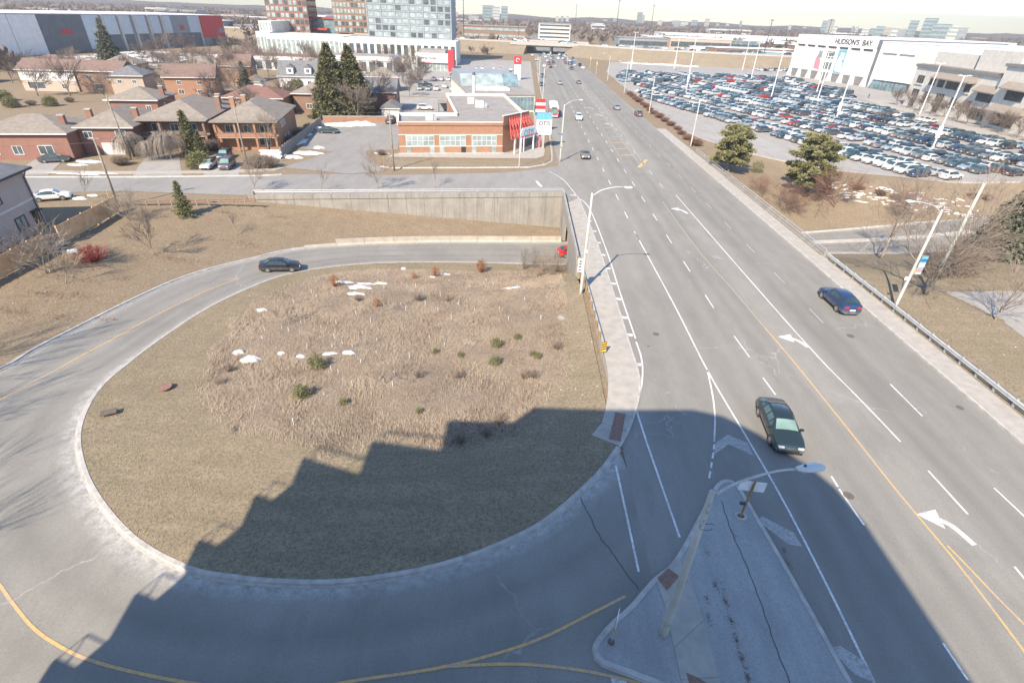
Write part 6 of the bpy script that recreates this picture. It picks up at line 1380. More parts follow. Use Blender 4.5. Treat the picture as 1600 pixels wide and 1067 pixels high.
def text(s, loc, rot, size, mat, parent, ext=.02, align='CENTER', name='lettering'):
    c = bpy.data.curves.new(name, 'FONT'); c.body = s; c.size = size; c.extrude = ext; c.offset = size*.018; c.align_x = align; c.align_y = 'CENTER'; c.materials.append(M[mat])
    tmp = bpy.data.objects.new(name, c); col.objects.link(tmp); me = bpy.data.meshes.new_from_object(tmp.evaluated_get(bpy.context.evaluated_depsgraph_get())); bpy.data.objects.remove(tmp); o = link(name, me, parent, loc); o.rotation_euler = rot; return o
sc_ = lp(.62, .16)+cn*.35
sg = MB(); hw, hh = 2.3, 1.1
pl = [(-hw-.75, 0), (-hw, hh), (hw, hh), (hw+.75, 0), (hw, -hh), (-hw, -hh)]
sg.add([(x, 0, z) for x, z in pl]+[(x, .18, z) for x, z in pl], [tuple(range(5, -1, -1)), tuple(range(6, 12))]+[(i, (i+1) % 6, (i+1) % 6+6, i+6) for i in range(6)])
so = sg.build('hexagonal_sign', M['signwhite'], t); bmfix(so); so.location = sc_; so.rotation_euler = (0, 0, rzc)
text('OTIS', (0, -.02, 0), (R(90), 0, 0), 1.75, 'signteal', so)
pc = lp(1.04, 0); MB().tube([(pc.x, pc.y, 0), (pc.x, pc.y, 7.2)], .24, 10).build('coral_post', M['coral'], t)
# roadside pylon sign
t = thing('pylon_sign', 'white and teal roadside panel sign on a post beyond the brick office', 'sign', (5.2, 121.0, 0), .12, None, .88)
MB().bb(-.25, .25, -.2, .2, 0, 4).build('post', M['steel'], t); pn = MB().bb(-1.9, 1.9, -.25, .25, 3.2, 8.2).build('panel', M['signwhite'], t)
MB().bb(-1.92, 1.92, -.27, .27, 6.7, 8.25).build('teal_header', M['signteal'], pn); text('OTIS', (0, -.28, 5.8), (R(90), 0, 0), 1.35, 'darksteel', pn)
MB().bb(-1.8, 1.8, -.27, -.25, 4.8, 4.9).build('rule', M['darksteel'], pn)
for z, w in ((4.4, 1.4), (3.95, 1.6), (3.5, 1.4)): MB().bb(-w, w, -.265, -.25, z, z+.16).build('text_line', M['signgrey'], pn)
t = thing('striped_menu_sign', 'small red and cream banded pylon sign behind the office', 'sign', (4.8, 139, 0), .1)
MB().bb(-.2, .2, -.15, .15, 0, 4).build('post', M['steel'], t)
for k, mt in enumerate(('signblue', 'stone', 'redpanel', 'stone', 'redpanel')): MB().bb(-1.2, 1.2, -.2, .2, 4+k*.75, 4.7+k*.75).build('panel', M[mt], t)
# glass fronted building behind the office
GA = Vector((-15.4, 166.5, 0)); t = thing('glass_showroom', 'low building with two bands of tall blue windows behind the office', 'showroom', GA, .235)
MB().bb(0, 20, 0, 46, 0, 4.6).build('wall', M['stone'], t)
for i in range(18): a = .4+i*1.08; MB().bb(a, a+.95, -.1, .02, .6, 4.2).build('window', M['glassblue'], t)
r0_ = MB().bb(-.2, 20.2, -.2, 46.2, 4.6, 4.9).build('flat_roof', M['roofgrey'], t)
up_ = MB().bb(.2, 19.4, 22, 44, 4.9, 8.0).build('upper_storey', M['greywall'], t)
for i in range(22): a = .4+i*.86; MB().add([(a, 18.2, 5.0), (a+.76, 18.2, 5.0), (a+.76, 22.0, 8.3), (a, 22.0, 8.3)], [(0, 1, 2, 3)]).build('sloped_pane', M['glasspale' if i < 16 else 'glassblue'], up_)
MB().add([(.1, 18.2, 4.95), (19.5, 18.2, 4.95), (19.5, 22.05, 8.25), (.1, 22.05, 8.25)], [(0, 1, 2, 3)]).build('glazing_frame', M['greywall'], up_)
MB().bb(3, 14, 8, 14, 4.9, 5.5).build('snow_on_roof', M['snow'], r0_)
t = thing('chimney_stack', 'tall slim white stack between office and glass showroom', 'chimney', (-13.4, 160, 0)); MB().tube([(0,0,0),(0,0,10.5)], [.5,.45], 8).build('stack', M['offwhite'], t); MB().tube([(0,0,10.5),(0,0,11.2)], [.5,.3], 8).build('cap', M['darksteel'], t)
t = thing('bus_shelter', 'grey open carport shed behind the brick office', 'shed', (-20, 166, 0), .1); MB().bb(-4.5, 4.5, -2.5, 2.5, 2.6, 2.9).build('roof', M['roofgrey'], t); MB().bb(-4.4, 4.4, 2.2, 2.4, 0, 2.6).build('back_wall', M['greywall'], t)
for x in (-4.2, 0, 4.2): MB().bb(x-.1, x+.1, -2.3, -2.1, 0, 2.6).build('post', M['darksteel'], t)
# ---------------------------------------------------------------- neighbourhood vegetation
big = spruce(71, 17, 6.0, 'spruce', 1.5, .62, .0, .8)
for p, s, lab in (((-50.3, 150, 0), 1.0, 'left of the two big dark spruces behind the snow bank'), ((-45.5, 152, 0), .98, 'right of the two big dark spruces behind the snow bank')): tree_obj(big, lab, p, s*2, s, 'spruce_tree')
tree_obj(spruce(72, 16, 5.0, 'bluespruce', .8, .45, .1), 'tall pale spruce behind the white semi detached house', (-167, 235, 0), 0, 1.15, 'spruce_tree')
tree_obj(spruce(73, 9, 3.2, 'bluespruce', .8, .36), 'blue grey spruce in front of the brown gabled house', (-92.5, 190, 0), 0, 1.0, 'spruce_tree')
cc_ = spruce(74, 7.4, 1.7, 'spruce', 1.1, .28, 0, .7)
tree_obj(cc_, 'tall green cedar in front of the arched porch house', (*xy(U(302,245)), 0), 0, 1.1, 'cedar_tree'); tree_obj(cc_, 'shorter green cedar right of the tall one', (*xy(U(318,250)), 0), 2, .72, 'cedar_tree')
rb = leafbush(75, 3.4, 2.4, 420, 'cedarleaf', .3)
for i, (x_, y_, s, lab) in enumerate(((432,160,1.2,'round olive cypress behind the corner house'),(465,140,1.0,'round olive cypress right of the first one'),(312,262,.8,'vase shaped olive evergreen by the drive'),(212,242,.6,'low evergreen bush under the weeping tree'))): shrub(rb, lab, (*xy(U(x_, y_)), 0), i, s, 'evergreen_bush', 'bush')
def weep(seed, h, W, n):
    r_ = random.Random(seed); B = MB(); B.tube([(0, 0, 0), (0, 0, h*.55)], [.16, .1], 6)
    for k in range(n):
        a = r_.uniform(0, 6.28); q = r_.random()**.5*W; top = Vector((math.cos(a)*q*.5, math.sin(a)*q*.5, h*r_.uniform(.85, 1.0))); e = Vector((math.cos(a)*q*1.05, math.sin(a)*q*1.05, r_.uniform(.1, .55)*h)); m_ = top.lerp(e, .5)+Vector((math.cos(a), math.sin(a), .5))*q*.16
        B.tube([(0, 0, h*.5), top, m_, e], [.03, .022, .018, .012], 3, False)
    me = B.mesh('stems'); me.materials.append(M['barklight']); return me
wp = weep(76, 4.2, 2.8, 520)
for i, (x_, y_, s, lab) in enumerate(((208,245,1.0,'weeping bare tree left of the brick porch house'),(268,248,1.15,'wide weeping bare tree in front of the brick porch'),(238,250,.8,'smaller weeping bare tree between the two wide ones'))): shrub(wp, lab, (*xy(U(x_, y_)), 0), i, s, 'weeping_tree', 'tree')
hb = bush(77, 1.5, 1.6, 420, 'twig', .016, 3)
for i, (x_, y_, s, lab) in enumerate(((190,258,1.1,'clipped brown bush beside the steep drive'),(405,262,1.5,'clipped brown hedge in front of the white block wall'),(420,262,1.4,'right half of the clipped hedge at the corner house'),(360,205,1.2,'grey twiggy bush left of the parked vans'),(330,235,1.5,'grey brown bush behind the silver compact'),(596,242,.7,'small bare shrub on the office verge'),(452,225,1.2,'brown bush along the grey fence near the street'),(470,213,1.1,'brown bush along the grey fence halfway'),(484,203,1.0,'brown bush along the grey fence at the far end'))): shrub(hb, lab, (*xy(U(x_, y_)), 0), i, s, 'bush', 'bush')
BT = [bare_tree(81+i, 9, .22, .2, .65, 4, (7, 5, 5, 4), 'bark', 'fartree', up=.2, rmin=.035) for i in range(3)]
r = random.Random(4)
NT = [(270,150),(235,135),(210,130),(300,140),(345,175),(390,190),(385,130),(420,120),(350,128),(330,160),(560,190),(585,178),(600,140),(520,185),(640,150),(655,140),(630,130),(490,112),(470,125),(380,110),(405,105),(425,108),(250,110),(285,105),(110,150),(60,150),(20,130),(140,130),(590,120),(560,105),(610,105),(650,115),(165,155),(225,100),(320,108),(575,140),(540,175),(240,95),(262,88),(290,92),(310,120),(275,125),(365,95),(395,92),(440,100),(455,92),(480,100),(575,95),(590,90),(605,96),(625,98),(645,102),(560,120),(620,118),(635,112),(660,128),(505,118),(90,135),(40,118),(120,118),(370,150),(448,168),(325,118)]
for i, (x_, y_) in enumerate(NT):
    p = U(x_, y_); tree_obj(BT[i % 3], 'bare garden tree among the houses, number %s from the front' % ordw(i), (p.x, p.y, 0), r.uniform(0, 6), r.uniform(.7, 1.1), 'bare_tree', 'tree', 'bare trees among the houses')
tree_obj(bt1, 'bare tree in the front garden of the corner house', (*xy(U(420,238)), 0), 1, .75)
for i, (x_, y_, s_) in enumerate(((20,168,.75),(50,165,.9),(80,166,.7),(110,160,.9),(8,158,.8))): shrub(rb if i % 2 == 0 else hb, '%s bush of the back garden hedge at the far left' % ORD[i], (*xy(U(x_, y_)), 0), i, s_, 'garden_hedge_bush', 'bush', 'back garden hedge')
# hedge mounds between road and lot
hm_ = bush(78, 1.3, 1.7, 420, 'barkred', .014, 3); r = random.Random(8)
for i in range(15):
    p = Vector((42.2+r.uniform(-.4, .4), 130+i*6.6, 0)); shrub(hm_, '%s brown hedge mound along the mall side of the road' % ORD[i], p, i, r.uniform(.8, 1.15), 'hedge_mound', 'shrub', 'hedge mounds along the mall side')
for i, (x_, y_) in enumerate(((1290,300),(1340,297),(1375,305),(1400,312),(1520,310),(1540,312))): shrub(hm_, '%s low shrub on the snowy lot verge' % ORD[i], GZ(x_, y_, 0, tr), i, .8, 'verge_shrub', 'shrub', 'shrubs on the snowy lot verge')
# mall lot islands with hedges and bare trees
for i, (u, v, n_) in enumerate(((-46, 31, 5), (-46, 48, 6), (-46, 66, 5), (-80, 55, 5), (60, 50, 3), (45, 68, 4), (62, 70, 3))):
    for k in range(n_):
        p = LOT0+RU*(u-12+2.2)+RV*(v+k*2.4-4); shrub(hm_, '%s brown shrub of the %s planted island in the mall lot' % (ORD[k], ORD[i]), p, k, .8, 'island_shrub', 'shrub', 'shrubs of the mall lot islands')
# ---------------------------------------------------------------- mall: white department store and stone block
A, B = Vector((157.5, 347, 0)), Vector((172, 294, 0)); d = (B-A); fl = d.length
t = store = thing('department_store', 'white department store with arched bays and lettering at the top', 'store', A, math.atan2(d.y, d.x))
H = 20.8
MB().bb(0, fl, 1.2, 90, 0, H-.2).build('wall', M['offwhite'], t)
MB().bb(-.3, fl+.2, .2, 1.2, H-4.6, H).build('fascia', M['whitewall'], t); MB().bb(-.3, fl, .6, 90, H-.2, H+.05).build('roof', M['roofwhite'], t)
n_ = 7; bw = fl/n_
for i in range(n_+1):
    x = i*bw; pl = MB(); w = .75; pl.add([(x-w*1.9, -.2, 0), (x+w*1.9, -.2, 0), (x+w, .25, 3.6), (x+w, .25, H-4.6), (x-w, .25, H-4.6), (x-w, .25, 3.6), (x-w*1.9, 1.3, 0), (x+w*1.9, 1.3, 0), (x+w, 1.3, 3.6), (x+w, 1.3, H-4.6), (x-w, 1.3, H-4.6), (x-w, 1.3, 3.6)], [(0,1,2,5),(5,2,3,4),(7,6,11,8),(8,11,10,9),(6,0,5,11),(11,5,4,10),(1,7,8,2),(2,8,9,3)]); pl.build('pilaster', M['whitewall'], t)
for i in range(n_):
    x0, x1 = i*bw+.85, (i+1)*bw-.85
    MB().bb(x0, x1, .85, 1.22, H-5.5, H-4.7).build('arch_recess', M['stonedark'], t); MB().bb(x0-.1, x1+.1, .8, 1.21, 3.9, H-5.7).build('bay_panel', M['offwhite'], t); MB().bb(x0-.2, x1+.2, .9, 1.22, .3, 3.5).build('base_grille', M['stonedark'], t)
for i, cols_ in ((2, ('signwhite', 'signpink', 'greywall')), (4, ('signteal', 'signwhite', 'stone'))):
    x0, x1 = i*bw+1.0, (i+1)*bw-1.0; ps = MB().bb(x0, x1, .72, .79, 4.2, H-5.9).build('poster', M[cols_[0]], t)
    MB().add([(x0+1, .70, 5), (x1-.5, .70, 4.6), (x1-1, .70, 9), (x0+1.6, .70, 12), (x0+.6, .70, 9)], [(0, 1, 2, 3, 4)]).build('poster_figure', M[cols_[1]], ps); MB().add([(x0+1.6, .69, 10), (x1-.8, .69, 10.5), (x1-1.2, .69, 13.6), (x0+2, .69, 13.8)], [(0, 1, 2, 3)]).build('poster_figure', M[cols_[2]], ps)
x0, x1 = 3*bw+1, 4*bw-1
for z in (5.2, 10.3): window(t, (x0+x1)/2, .8, z, x1-x0, 3.6, 'f', 'trimwhite', 'glass', 4, .1)
text("HUDSON'S", (fl*.66, .15, H-2.3), (R(90), 0, 0), 3.3, 'signblack', t, .05, name='store_lettering'); text('BAY', (fl*.90, .15, H-2.3), (R(90), 0, 0), 3.3, 'signblack', t, .05, name='store_lettering')
t2 = thing('store_annex', 'white windowless store annex with entrance awning right of the department store', 'store', B, math.atan2(d.y, d.x))
MB().bb(0, 3.2, 1.0, 80, 0, H-.4).build('dark_gap', M['slate'], t2); MB().bb(3.2, 36, .4, 80, 0, H-1.2).build('wall', M['whitewall'], t2); MB().bb(3.0, 36.2, .2, 80, H-1.2, H-.9).build('roof', M['roofwhite'], t2)  # dark grey set-back strip first, then the white annex wall and roof
for x in (5.5, 15): MB().bb(x, x+8, .2, .42, H-6.2, H-5.5).build('arch_recess', M['stonedark'], t2)
MB().bb(24.5, 30.5, .1, .42, 7.5, H-5).build('tan_panel', M['stone'], t2)
MB().add([(8, -4.5, 4.6), (30, -4.5, 4.6), (30, .3, 9), (8, .3, 9), (8, -4.5, 4.2), (30, -4.5, 4.2), (30, .3, 4.2), (8, .3, 4.2)], [(0,1,2,3),(0,4,5,1),(4,7,6,5),(1,5,6,2),(0,3,7,4)]).build('entrance_awning', M['whitewall'], t2)
for k in range(9): MB().bb(9+k*2.2, 10.9+k*2.2, -3.9, -3.7, .1, 3.9).build('entrance_pane', M['glassblue'], t2)
lt_ = [(-2.4, -.2), (-1.7, .25), (-1.1, -.25), (-.5, .3), (.1, -.2), (.8, .3), (1.4, -.1), (2.2, .35)]
MB().tube([(17+x*1.6, -2.6, 7.2+z) for x, z in lt_], .12, 5).build('script_lettering', M['steel'], t2)
A, B = Vector((149.5, 224, 0)), Vector((146.2, 150, 0)); d = B-A; sl = d.length
t = thing('stone_mall_block', 'buff stone mall block with brown awnings facing the parking lot', 'mall', A, math.atan2(d.y, d.x)); H = 13.4
MB().bb(0, sl+30, 0, 60, 0, H).build('wall', M['stone'], t); MB().bb(-.4, sl+30, -.5, 60, H, H+.9).build('cornice', M['stonedark'], t); MB().bb(.5, sl+30, .5, 60, H+.9, H+1.1).build('flat_roof', M['roofgrey'], t)
MB().bb(2, 24, 4, 30, H+1, H+5.2).build('penthouse', M['stone'], t); MB().bb(26, 44, 3, 30, H+1, H+7).build('penthouse', M['stone'], t); MB().bb(45, 78, -1.2, 28, 0, H+3.2).build('bay_block', M['stone'], t); MB().bb(44.6, 78.4, -1.7, 28, H+3.2, H+4).build('cornice', M['stonedark'], t); MB().bb(48, 66, 4, 16, H+4, H+5.6).build('roof_hatch', M['stonedark'], t); MB().add([(49, 4.5, H+4.9), (65, 4.5, H+4.9), (65, 11, H+6.0), (49, 11, H+6.0)], [(0, 1, 2, 3)]).build('skylight', M['glassblue'], t)
def awn(x0, x1, z, dep, y=0.0): MB().add([(x0, y-dep, z), (x1, y-dep, z), (x1, y, z+1.7), (x0, y, z+1.7), (x0, y-dep, z-.35), (x1, y-dep, z-.35), (x1, y, z-.1), (x0, y, z-.1)], [(0,1,2,3),(0,4,5,1),(1,5,6,2),(0,3,7,4),(4,7,6,5)]).build('awning', M['awning'], t)
for (x, z, w, h) in ((5, 8.2, 4, 2.6), (5, 3.6, 4, 2.6), (12, 3.4, 3, 2.6), (19.5, 3.6, 4.2, 2.6), (27, 3.4, 3, 2.4), (17, 8, 3.4, 2.8), (23, 8, 6, 2.8), (31, 8, 3, 2.8)): window(t, x, -.02, z, w, h, 'f', 'stonedark', 'glassdark', 2, .12); MB().bb(x-w/2-.3, x+w/2+.3, -.3, 0, z-.5, z-.1).build('sill', M['stone'], t)
[window(t, x, -.02, z, 3.2, 2.2, 'f', 'stonedark', 'glassdark', 2, .12) for x, z in ((12, 8.2), (34, 3.6), (5, .3), (19.5, .3))]; awn(13.5, 34, 11, 2.4); awn(36, 45, 9.2, 2); awn(47, 60, 5.0, 2.6, -1.2); awn(63, 78, 11, 2.2, -1.2); awn(48, 58, 11.2, 2, -1.2)
for (x, z, w, h) in ((40, 6.2, 7, 2.8), (40, 1, 7, 3.2), (53, 1, 9, 3.6), (53, 8, 7, 2.8), (66, 7.8, 4, 3), (73, 7.8, 4, 3), (66, 2, 5, 3), (74, 2, 4.4, 3)): window(t, x, -1.22 if x > 45 else -.02, z, w, h, 'f', 'stonedark', 'glassdark', 3, .12)
dh = (B-A).normalized(); dn = Vector((dh.y, -dh.x, 0))
for i in range(11):
    p = A+dh*(4+i*7)+dn*(4.5 if i < 6 else 6); tree_obj(BT[i % 3], '%s bare brown tree along the stone mall front' % ORD[i], (p.x, p.y, 0), i, .62, 'bare_tree', 'tree', 'bare trees along the stone mall front')
walk_m = MB(); sweep(walk_m, [A-dh*14+dn*4, A+dn*5.5, A+dh*sl*.5+dn*8, B+dn*9, B+dh*30+dn*9], [(-5, -.1), (-5, .15), (5, .15), (5, -.1)]); w_ = walk_m.build('mall_sidewalk', M['concrete']); bmfix(w_); struct(w_)
PE = [(-18,4,'dark coat'),(-17,4.6,'grey coat'),(-30,9,'black coat'),(26,11,'dark clothes')]
def person(label, loc, rz, top, legs):
    t = thing('person', label, 'person', loc, rz)
    J = {'pel': (0,0,.92), 'waist': (0,0,1.08), 'chest': (0,0,1.32), 'neck': (0,0,1.5), 'head': (0,.02,1.63), 'crown': (0,.01,1.76), 'shl': (-.19,0,1.42), 'ell': (-.25,.02,1.13), 'hal': (-.25,.08,.86), 'shr': (.19,0,1.42), 'elr': (.25,.02,1.13), 'har': (.25,.1,.86), 'hpl': (-.09,0,.88), 'knl': (-.1,.08,.48), 'anl': (-.1,-.02,.08), 'tol': (-.1,.14,.03), 'hpr': (.09,0,.88), 'knr': (.1,.0,.48), 'anr': (.1,-.14,.08), 'tor': (.1,.02,.03)}
    K = list(J); E_ = [('pel','waist'),('waist','chest'),('chest','neck'),('neck','head'),('head','crown'),('chest','shl'),('shl','ell'),('ell','hal'),('chest','shr'),('shr','elr'),('elr','har'),('pel','hpl'),('hpl','knl'),('knl','anl'),('anl','tol'),('pel','hpr'),('hpr','knr'),('knr','anr'),('anr','tor')]
    RR = dict(pel=.15, waist=.14, chest=.17, neck=.065, head=.1, crown=.07, shl=.075, ell=.055, hal=.04, shr=.075, elr=.055, har=.04, hpl=.1, knl=.07, anl=.05, tol=.04, hpr=.1, knr=.07, anr=.05, tor=.04)
    me = bpy.data.meshes.new('body'); me.from_pydata([J[k] for k in K], [(K.index(a), K.index(b)) for a, b in E_], []); me.materials.append(top); o = link('body', me, t)
    o.modifiers.new('skin', 'SKIN'); sv = me.skin_vertices[0].data
    for k, v in zip(K, sv): v.radius = (RR[k], RR[k]*.85); v.use_root = k == 'pel'
    o.modifiers.new('sub', 'SUBSURF').levels = 1
for i, (u, v, lab) in enumerate(PE):
    p = A+dh*u+dn*v; person('person in %s walking on the mall road, %s from the store' % (lab, ORD[i]), (p.x, p.y, .03), i*1.4, M['slate' if i % 2 else 'trimblack'], None)
# apartment block far right behind the store
t = thing('slab_apartments', 'long grey apartment slab with balconies far behind the mall at right', 'apartments', U(1545, 62), -.75)
p0 = Vector((640, 600, 0)); t.location = p0
MB().bb(-75, 75, 0, 18, 0, 33).build('wall', M['greywall'], t)
for k in range(9): MB().bb(-75, 75, -1.2, 0, 3+k*3.2, 4.1+k*3.2).build('balcony_band', M['offwhite'], t)
# ---------------------------------------------------------------- self storage block, podium and towers (left background)
A, B = Vector((-250, 262, 0)), Vector((-213, 424, 0)); d = B-A; L_ = d.length
t = thing('storage_building', 'long grey and white storage building with a red end panel', 'warehouse', A, math.atan2(d.y, d.x)); H = 17.5
MB().bb(-30, L_, 0, 60, 0, H).build('wall', M['greywall'], t); MB().bb(-30.3, L_+.3, -.3, 60, H, H+.4).build('roof', M['roofwhite'], t)
pat = [(0, 10, 'offwhite'), (10, 22, 'whitewall'), (22, 36, 'whitewall'), (36, 60, 'slate'), (60, 70, 'paleblue'), (73, 81, 'paleblue'), (83, 90, 'paleblue'), (93, 101, 'paleblue'), (104, 111, 'paleblue'), (114, 120, 'paleblue'), (120, 134, 'greywall'), (134, 143.5, 'paleblue')]
for x0, x1, mt in pat:
    k = L_/166; low = 0 if mt in ('slate', 'whitewall', 'offwhite') else (8 if x0 >= 73 else 1.5)
    MB().bb(x0*k, x1*k-.3, -.35, -.02, low, H-.2).build('wall_panel', M[mt], t)
    if low == 8: MB().bb(x0*k, x1*k-.3, -.34, -.02, 0, 7.9).build('wall_panel', M['slate'], t)
MB().bb(145*L_/166, L_, -.4, -.02, 5, H-.2).build('red_panel', M['redpanel'], t); MB().bb(L_-6, L_+.02, -.45, -.02, 7.5, 10).build('grey_notch', M['greywall'], t)
for x, z in ((46, 8.5), (126, 9.5)):
    for k in range(5 if x < 60 else 3): MB().bb(x+k*1.3, x+k*1.3+.8, -.5, -.35, z, z+2.6).build('red_letter_bar', M['redpanel'], t)
for x in (71.5, 82, 92, 102.5, 112.5, 143): MB().bb(x*L_/166, x*L_/166+1, -.6, -.02, 0, H+.2).build('downpipe', M['stone'], t)
# snowy yard in front of it
fieldp = MB()
for _ in range(260): p = Vector((-205+rnd.uniform(-22, 40), 250+rnd.uniform(-10, 90), 0)); a_ = rnd.uniform(.6, 2.6); fieldp.prism([(p.x+a_*math.cos(k*.9)*rnd.uniform(.6, 1.3), p.y+a_*1.6*math.sin(k*.9)*rnd.uniform(.6, 1.2)) for k in range(7)], 0, rnd.uniform(.06, .5))
struct(fieldp.build('broken_snow_field', M['snow']), 'stuff')
# low white sheds in front of the podium
for i, (x0, x1, y, h, lab) in enumerate(((-150, -92, 262, 5.5, 'long low white service building left of the podium'), (-92, -60, 268, 6.5, 'white flat roofed building behind the big spruces'), (-66, -52, 285, 5, 'small white flat roofed building left of the showroom'))):
    t = thing('service_building', lab, 'building', (x0, y, 0), .06); w = x1-x0; MB().bb(0, w, 0, 18, 0, h-1.6).build('wall', M['offwhite'], t); MB().bb(-.3, w+.3, -.4, 18.2, h-1.6, h).build('fascia', M['whitewall'], t); MB().bb(0, w, 0, 18, h, h+.15).build('flat_roof', M['roofred' if i == 0 else 'roofgrey'], t)
    for k in range(int(w/4)): MB().bb(1+k*4, 3.6+k*4, -.1, .02, .4, h-2.2).build('window', M['glass'], t)
# dealer showroom
t = thing('dealer_showroom', 'white fronted dealer showroom with red tower panel', 'showroom', (-52.5, 287, 0), .02)
MB().bb(0, 17.5, 0, 24, 0, 3.6).build('glass_front', M['glasspale'], t); MB().bb(-.3, 15.8, -.6, 24, 3.6, 7.4).build('fascia', M['signwhite'], t); MB().bb(-.3, 15.8, -.65, -.6, 3.5, 3.75).build('red_stripe', M['redpanel'], t); MB().bb(15.9, 18.6, -.8, 6, 0, 9.2).build('red_tower', M['redpanel'], t); MB().bb(1, 14, 6, 20, 7.4, 8.8).build('roof_box', M['roofgrey'], t)
text('Roberan Honda', (5.6, -.66, 5.7), (R(90), 0, 0), 1.35, 'signblack', t)
for k in range(8): MB().bb(.3+k*1.95, .42+k*1.95, -.1, .0, 0, 3.6).build('mullion', M['trimwhite'], t)
t = thing('red_top_sign', 'white pylon sign with red head beside the main road', 'sign', (-2.2, 262, 0)); MB().bb(-1.4, 1.4, -.5, .5, 0, 6.2).build('panel', M['signwhite'], t); hd = MB().bb(-1.7, 1.7, -.55, .55, 6.2, 9.4).build('red_head', M['redpanel'], t); MB().tube([(.7*math.cos(k*.6), -.58, 7.9+.7*math.sin(k*.6)) for k in range(9)], .13, 5).build('curved_emblem', M['signwhite'], hd)
t = thing('kiosk_building', 'small tan flat roofed kiosk in the dealer lot', 'kiosk', (-22, 240, 0), .1); MB().bb(0, 11, 0, 8, 0, 4.2).build('wall', M['stone'], t); MB().bb(-.3, 11.3, -.3, 8.3, 4.2, 4.5).build('flat_roof', M['roofgrey'], t); MB().bb(1.6, 3, -.08, .02, .2, 3).build('door', M['signyellow'], t); MB().bb(7, 10.5, -.08, .02, .2, 2.6).build('garage_door', M['trimwhite'], t)
# podium
t = thing('white_podium', 'long white podium with tall window bays below the towers', 'building', (-36.5, 322, 0), math.pi-.0); t.rotation_euler = (0, 0, .03)
def facade(par, x0, x1, y, z0, z1, nb, mat='whitewall', g='glass', fr=.3):
    MB().bb(x0, x1, y, y+30, z0, z1).build('wall', M['offwhite'], par)
    w = (x1-x0)/nb; me = MB().bb(0, w*(1-fr), -.12, .02, 0, (z1-z0)*.68).mesh('window'); me.materials.append(M[g])
    for k in range(nb): link('window', me, par, (x0+w*(k+fr/2), y, z0+(z1-z0)*.12))
facade(t, -62, 0, 0, 0, 11.4, 17, 'whitewall', 'glass', .4); facade(t, -104, -62, 5, 0, 11.8, 16, 'whitewall', 'glasspale', .35); facade(t, -112, -104, 12, 0, 12.5, 4, 'whitewall', 'glasspale', .4); facade(t, -111, -104, 16, 12.5, 17.5, 4, 'whitewall', 'glasspale', .4)
MB().bb(-154, 1, 1, 42, 11.5, 11.7).build('roof_deck', M['roofgrey'], t) if False else None
def tower(label, x, y, rz, w, dp, z0, z1, wall, g, nb, nf, side_nb=0, name='apartment_tower', stripe_mat=None, vis=(0, 99)):
    t = thing(name, label, 'apartment tower', (x, y, 0), rz)
    MB().bb(0, w, 0, dp, z0, z1).build('wall', M[wall], t); MB().bb(-.3, w+.3, -.3, dp+.3, z1, z1+.8).build('roof_edge', M['slate'], t)
    bw_ = w/nb; fh = (z1-z0)/nf; me = MB().bb(0, bw_*.7, -.15, .02, 0, fh*.66).mesh('window'); me.materials.append(M[g[0]]); m2 = MB().bb(0, bw_*.7, -.15, .02, 0, fh*.66).mesh('window'); m2.materials.append(M[g[1]]); rr_ = random.Random(int(x*10))
    for f in range(nf):
        for k in range(nb):
            if vis[0] <= f < vis[1]: link('window', me if rr_.random() < .66 else m2, t, (k*bw_+bw_*.15, 0, z0+f*fh+fh*.2))
    if stripe_mat:
        for f in range(nf+1): MB().bb(-.05, w+.05, -.22, 0, z0+f*fh-.2, z0+f*fh+.2).build('slab_edge', M[stripe_mat], t)
        for k in range(0, nb+1, 2): MB().bb(k*bw_-.25, k*bw_+.25, -.3, 0, z0, z1).build('column', M[stripe_mat], t)
    if side_nb:
        sw_ = dp/side_nb; ms = MB().bb(-.02, .15, 0, sw_*.6, 0, fh*.66).mesh('window'); ms.materials.append(M['glassdark'])
        for f in range(nf):
            for k in range(side_nb):
                if vis[0] <= f < vis[1]: link('window', ms, t, (w, k*sw_+sw_*.2, z0+f*fh+fh*.2))
    return t
tower('grey glass apartment tower rising above the white podium', -88, 340, .0, 47, 24, 11.5, 50, 'greywall', ('glasspale', 'glass'), 12, 12, 0, stripe_mat='greywall')
tower('brown brick apartment tower left of the glass tower', -116, 368, .05, 22, 24, 12, 54, 'brickbrown', ('glasspale', 'glass'), 10, 13, 0)
tower('red brown brick tower with dark side behind the left podium', -154, 362, .12, 24, 26, 12, 54, 'brickred', ('glasspale', 'glass'), 9, 13, 7)
t = thing('link_building', 'low teal glazed link building with red trim between the brick towers', 'building', (-134, 375, 0), .05); MB().bb(0, 24, 0, 14, 0, 19).build('wall', M['glassblue'], t); MB().bb(-1, 25, -1, 15, 19, 19.8).build('red_roof_edge', M['redtruss'], t); MB().bb(-6, 12, -5, 0, 13, 14).build('red_canopy', M['redtruss'], t)
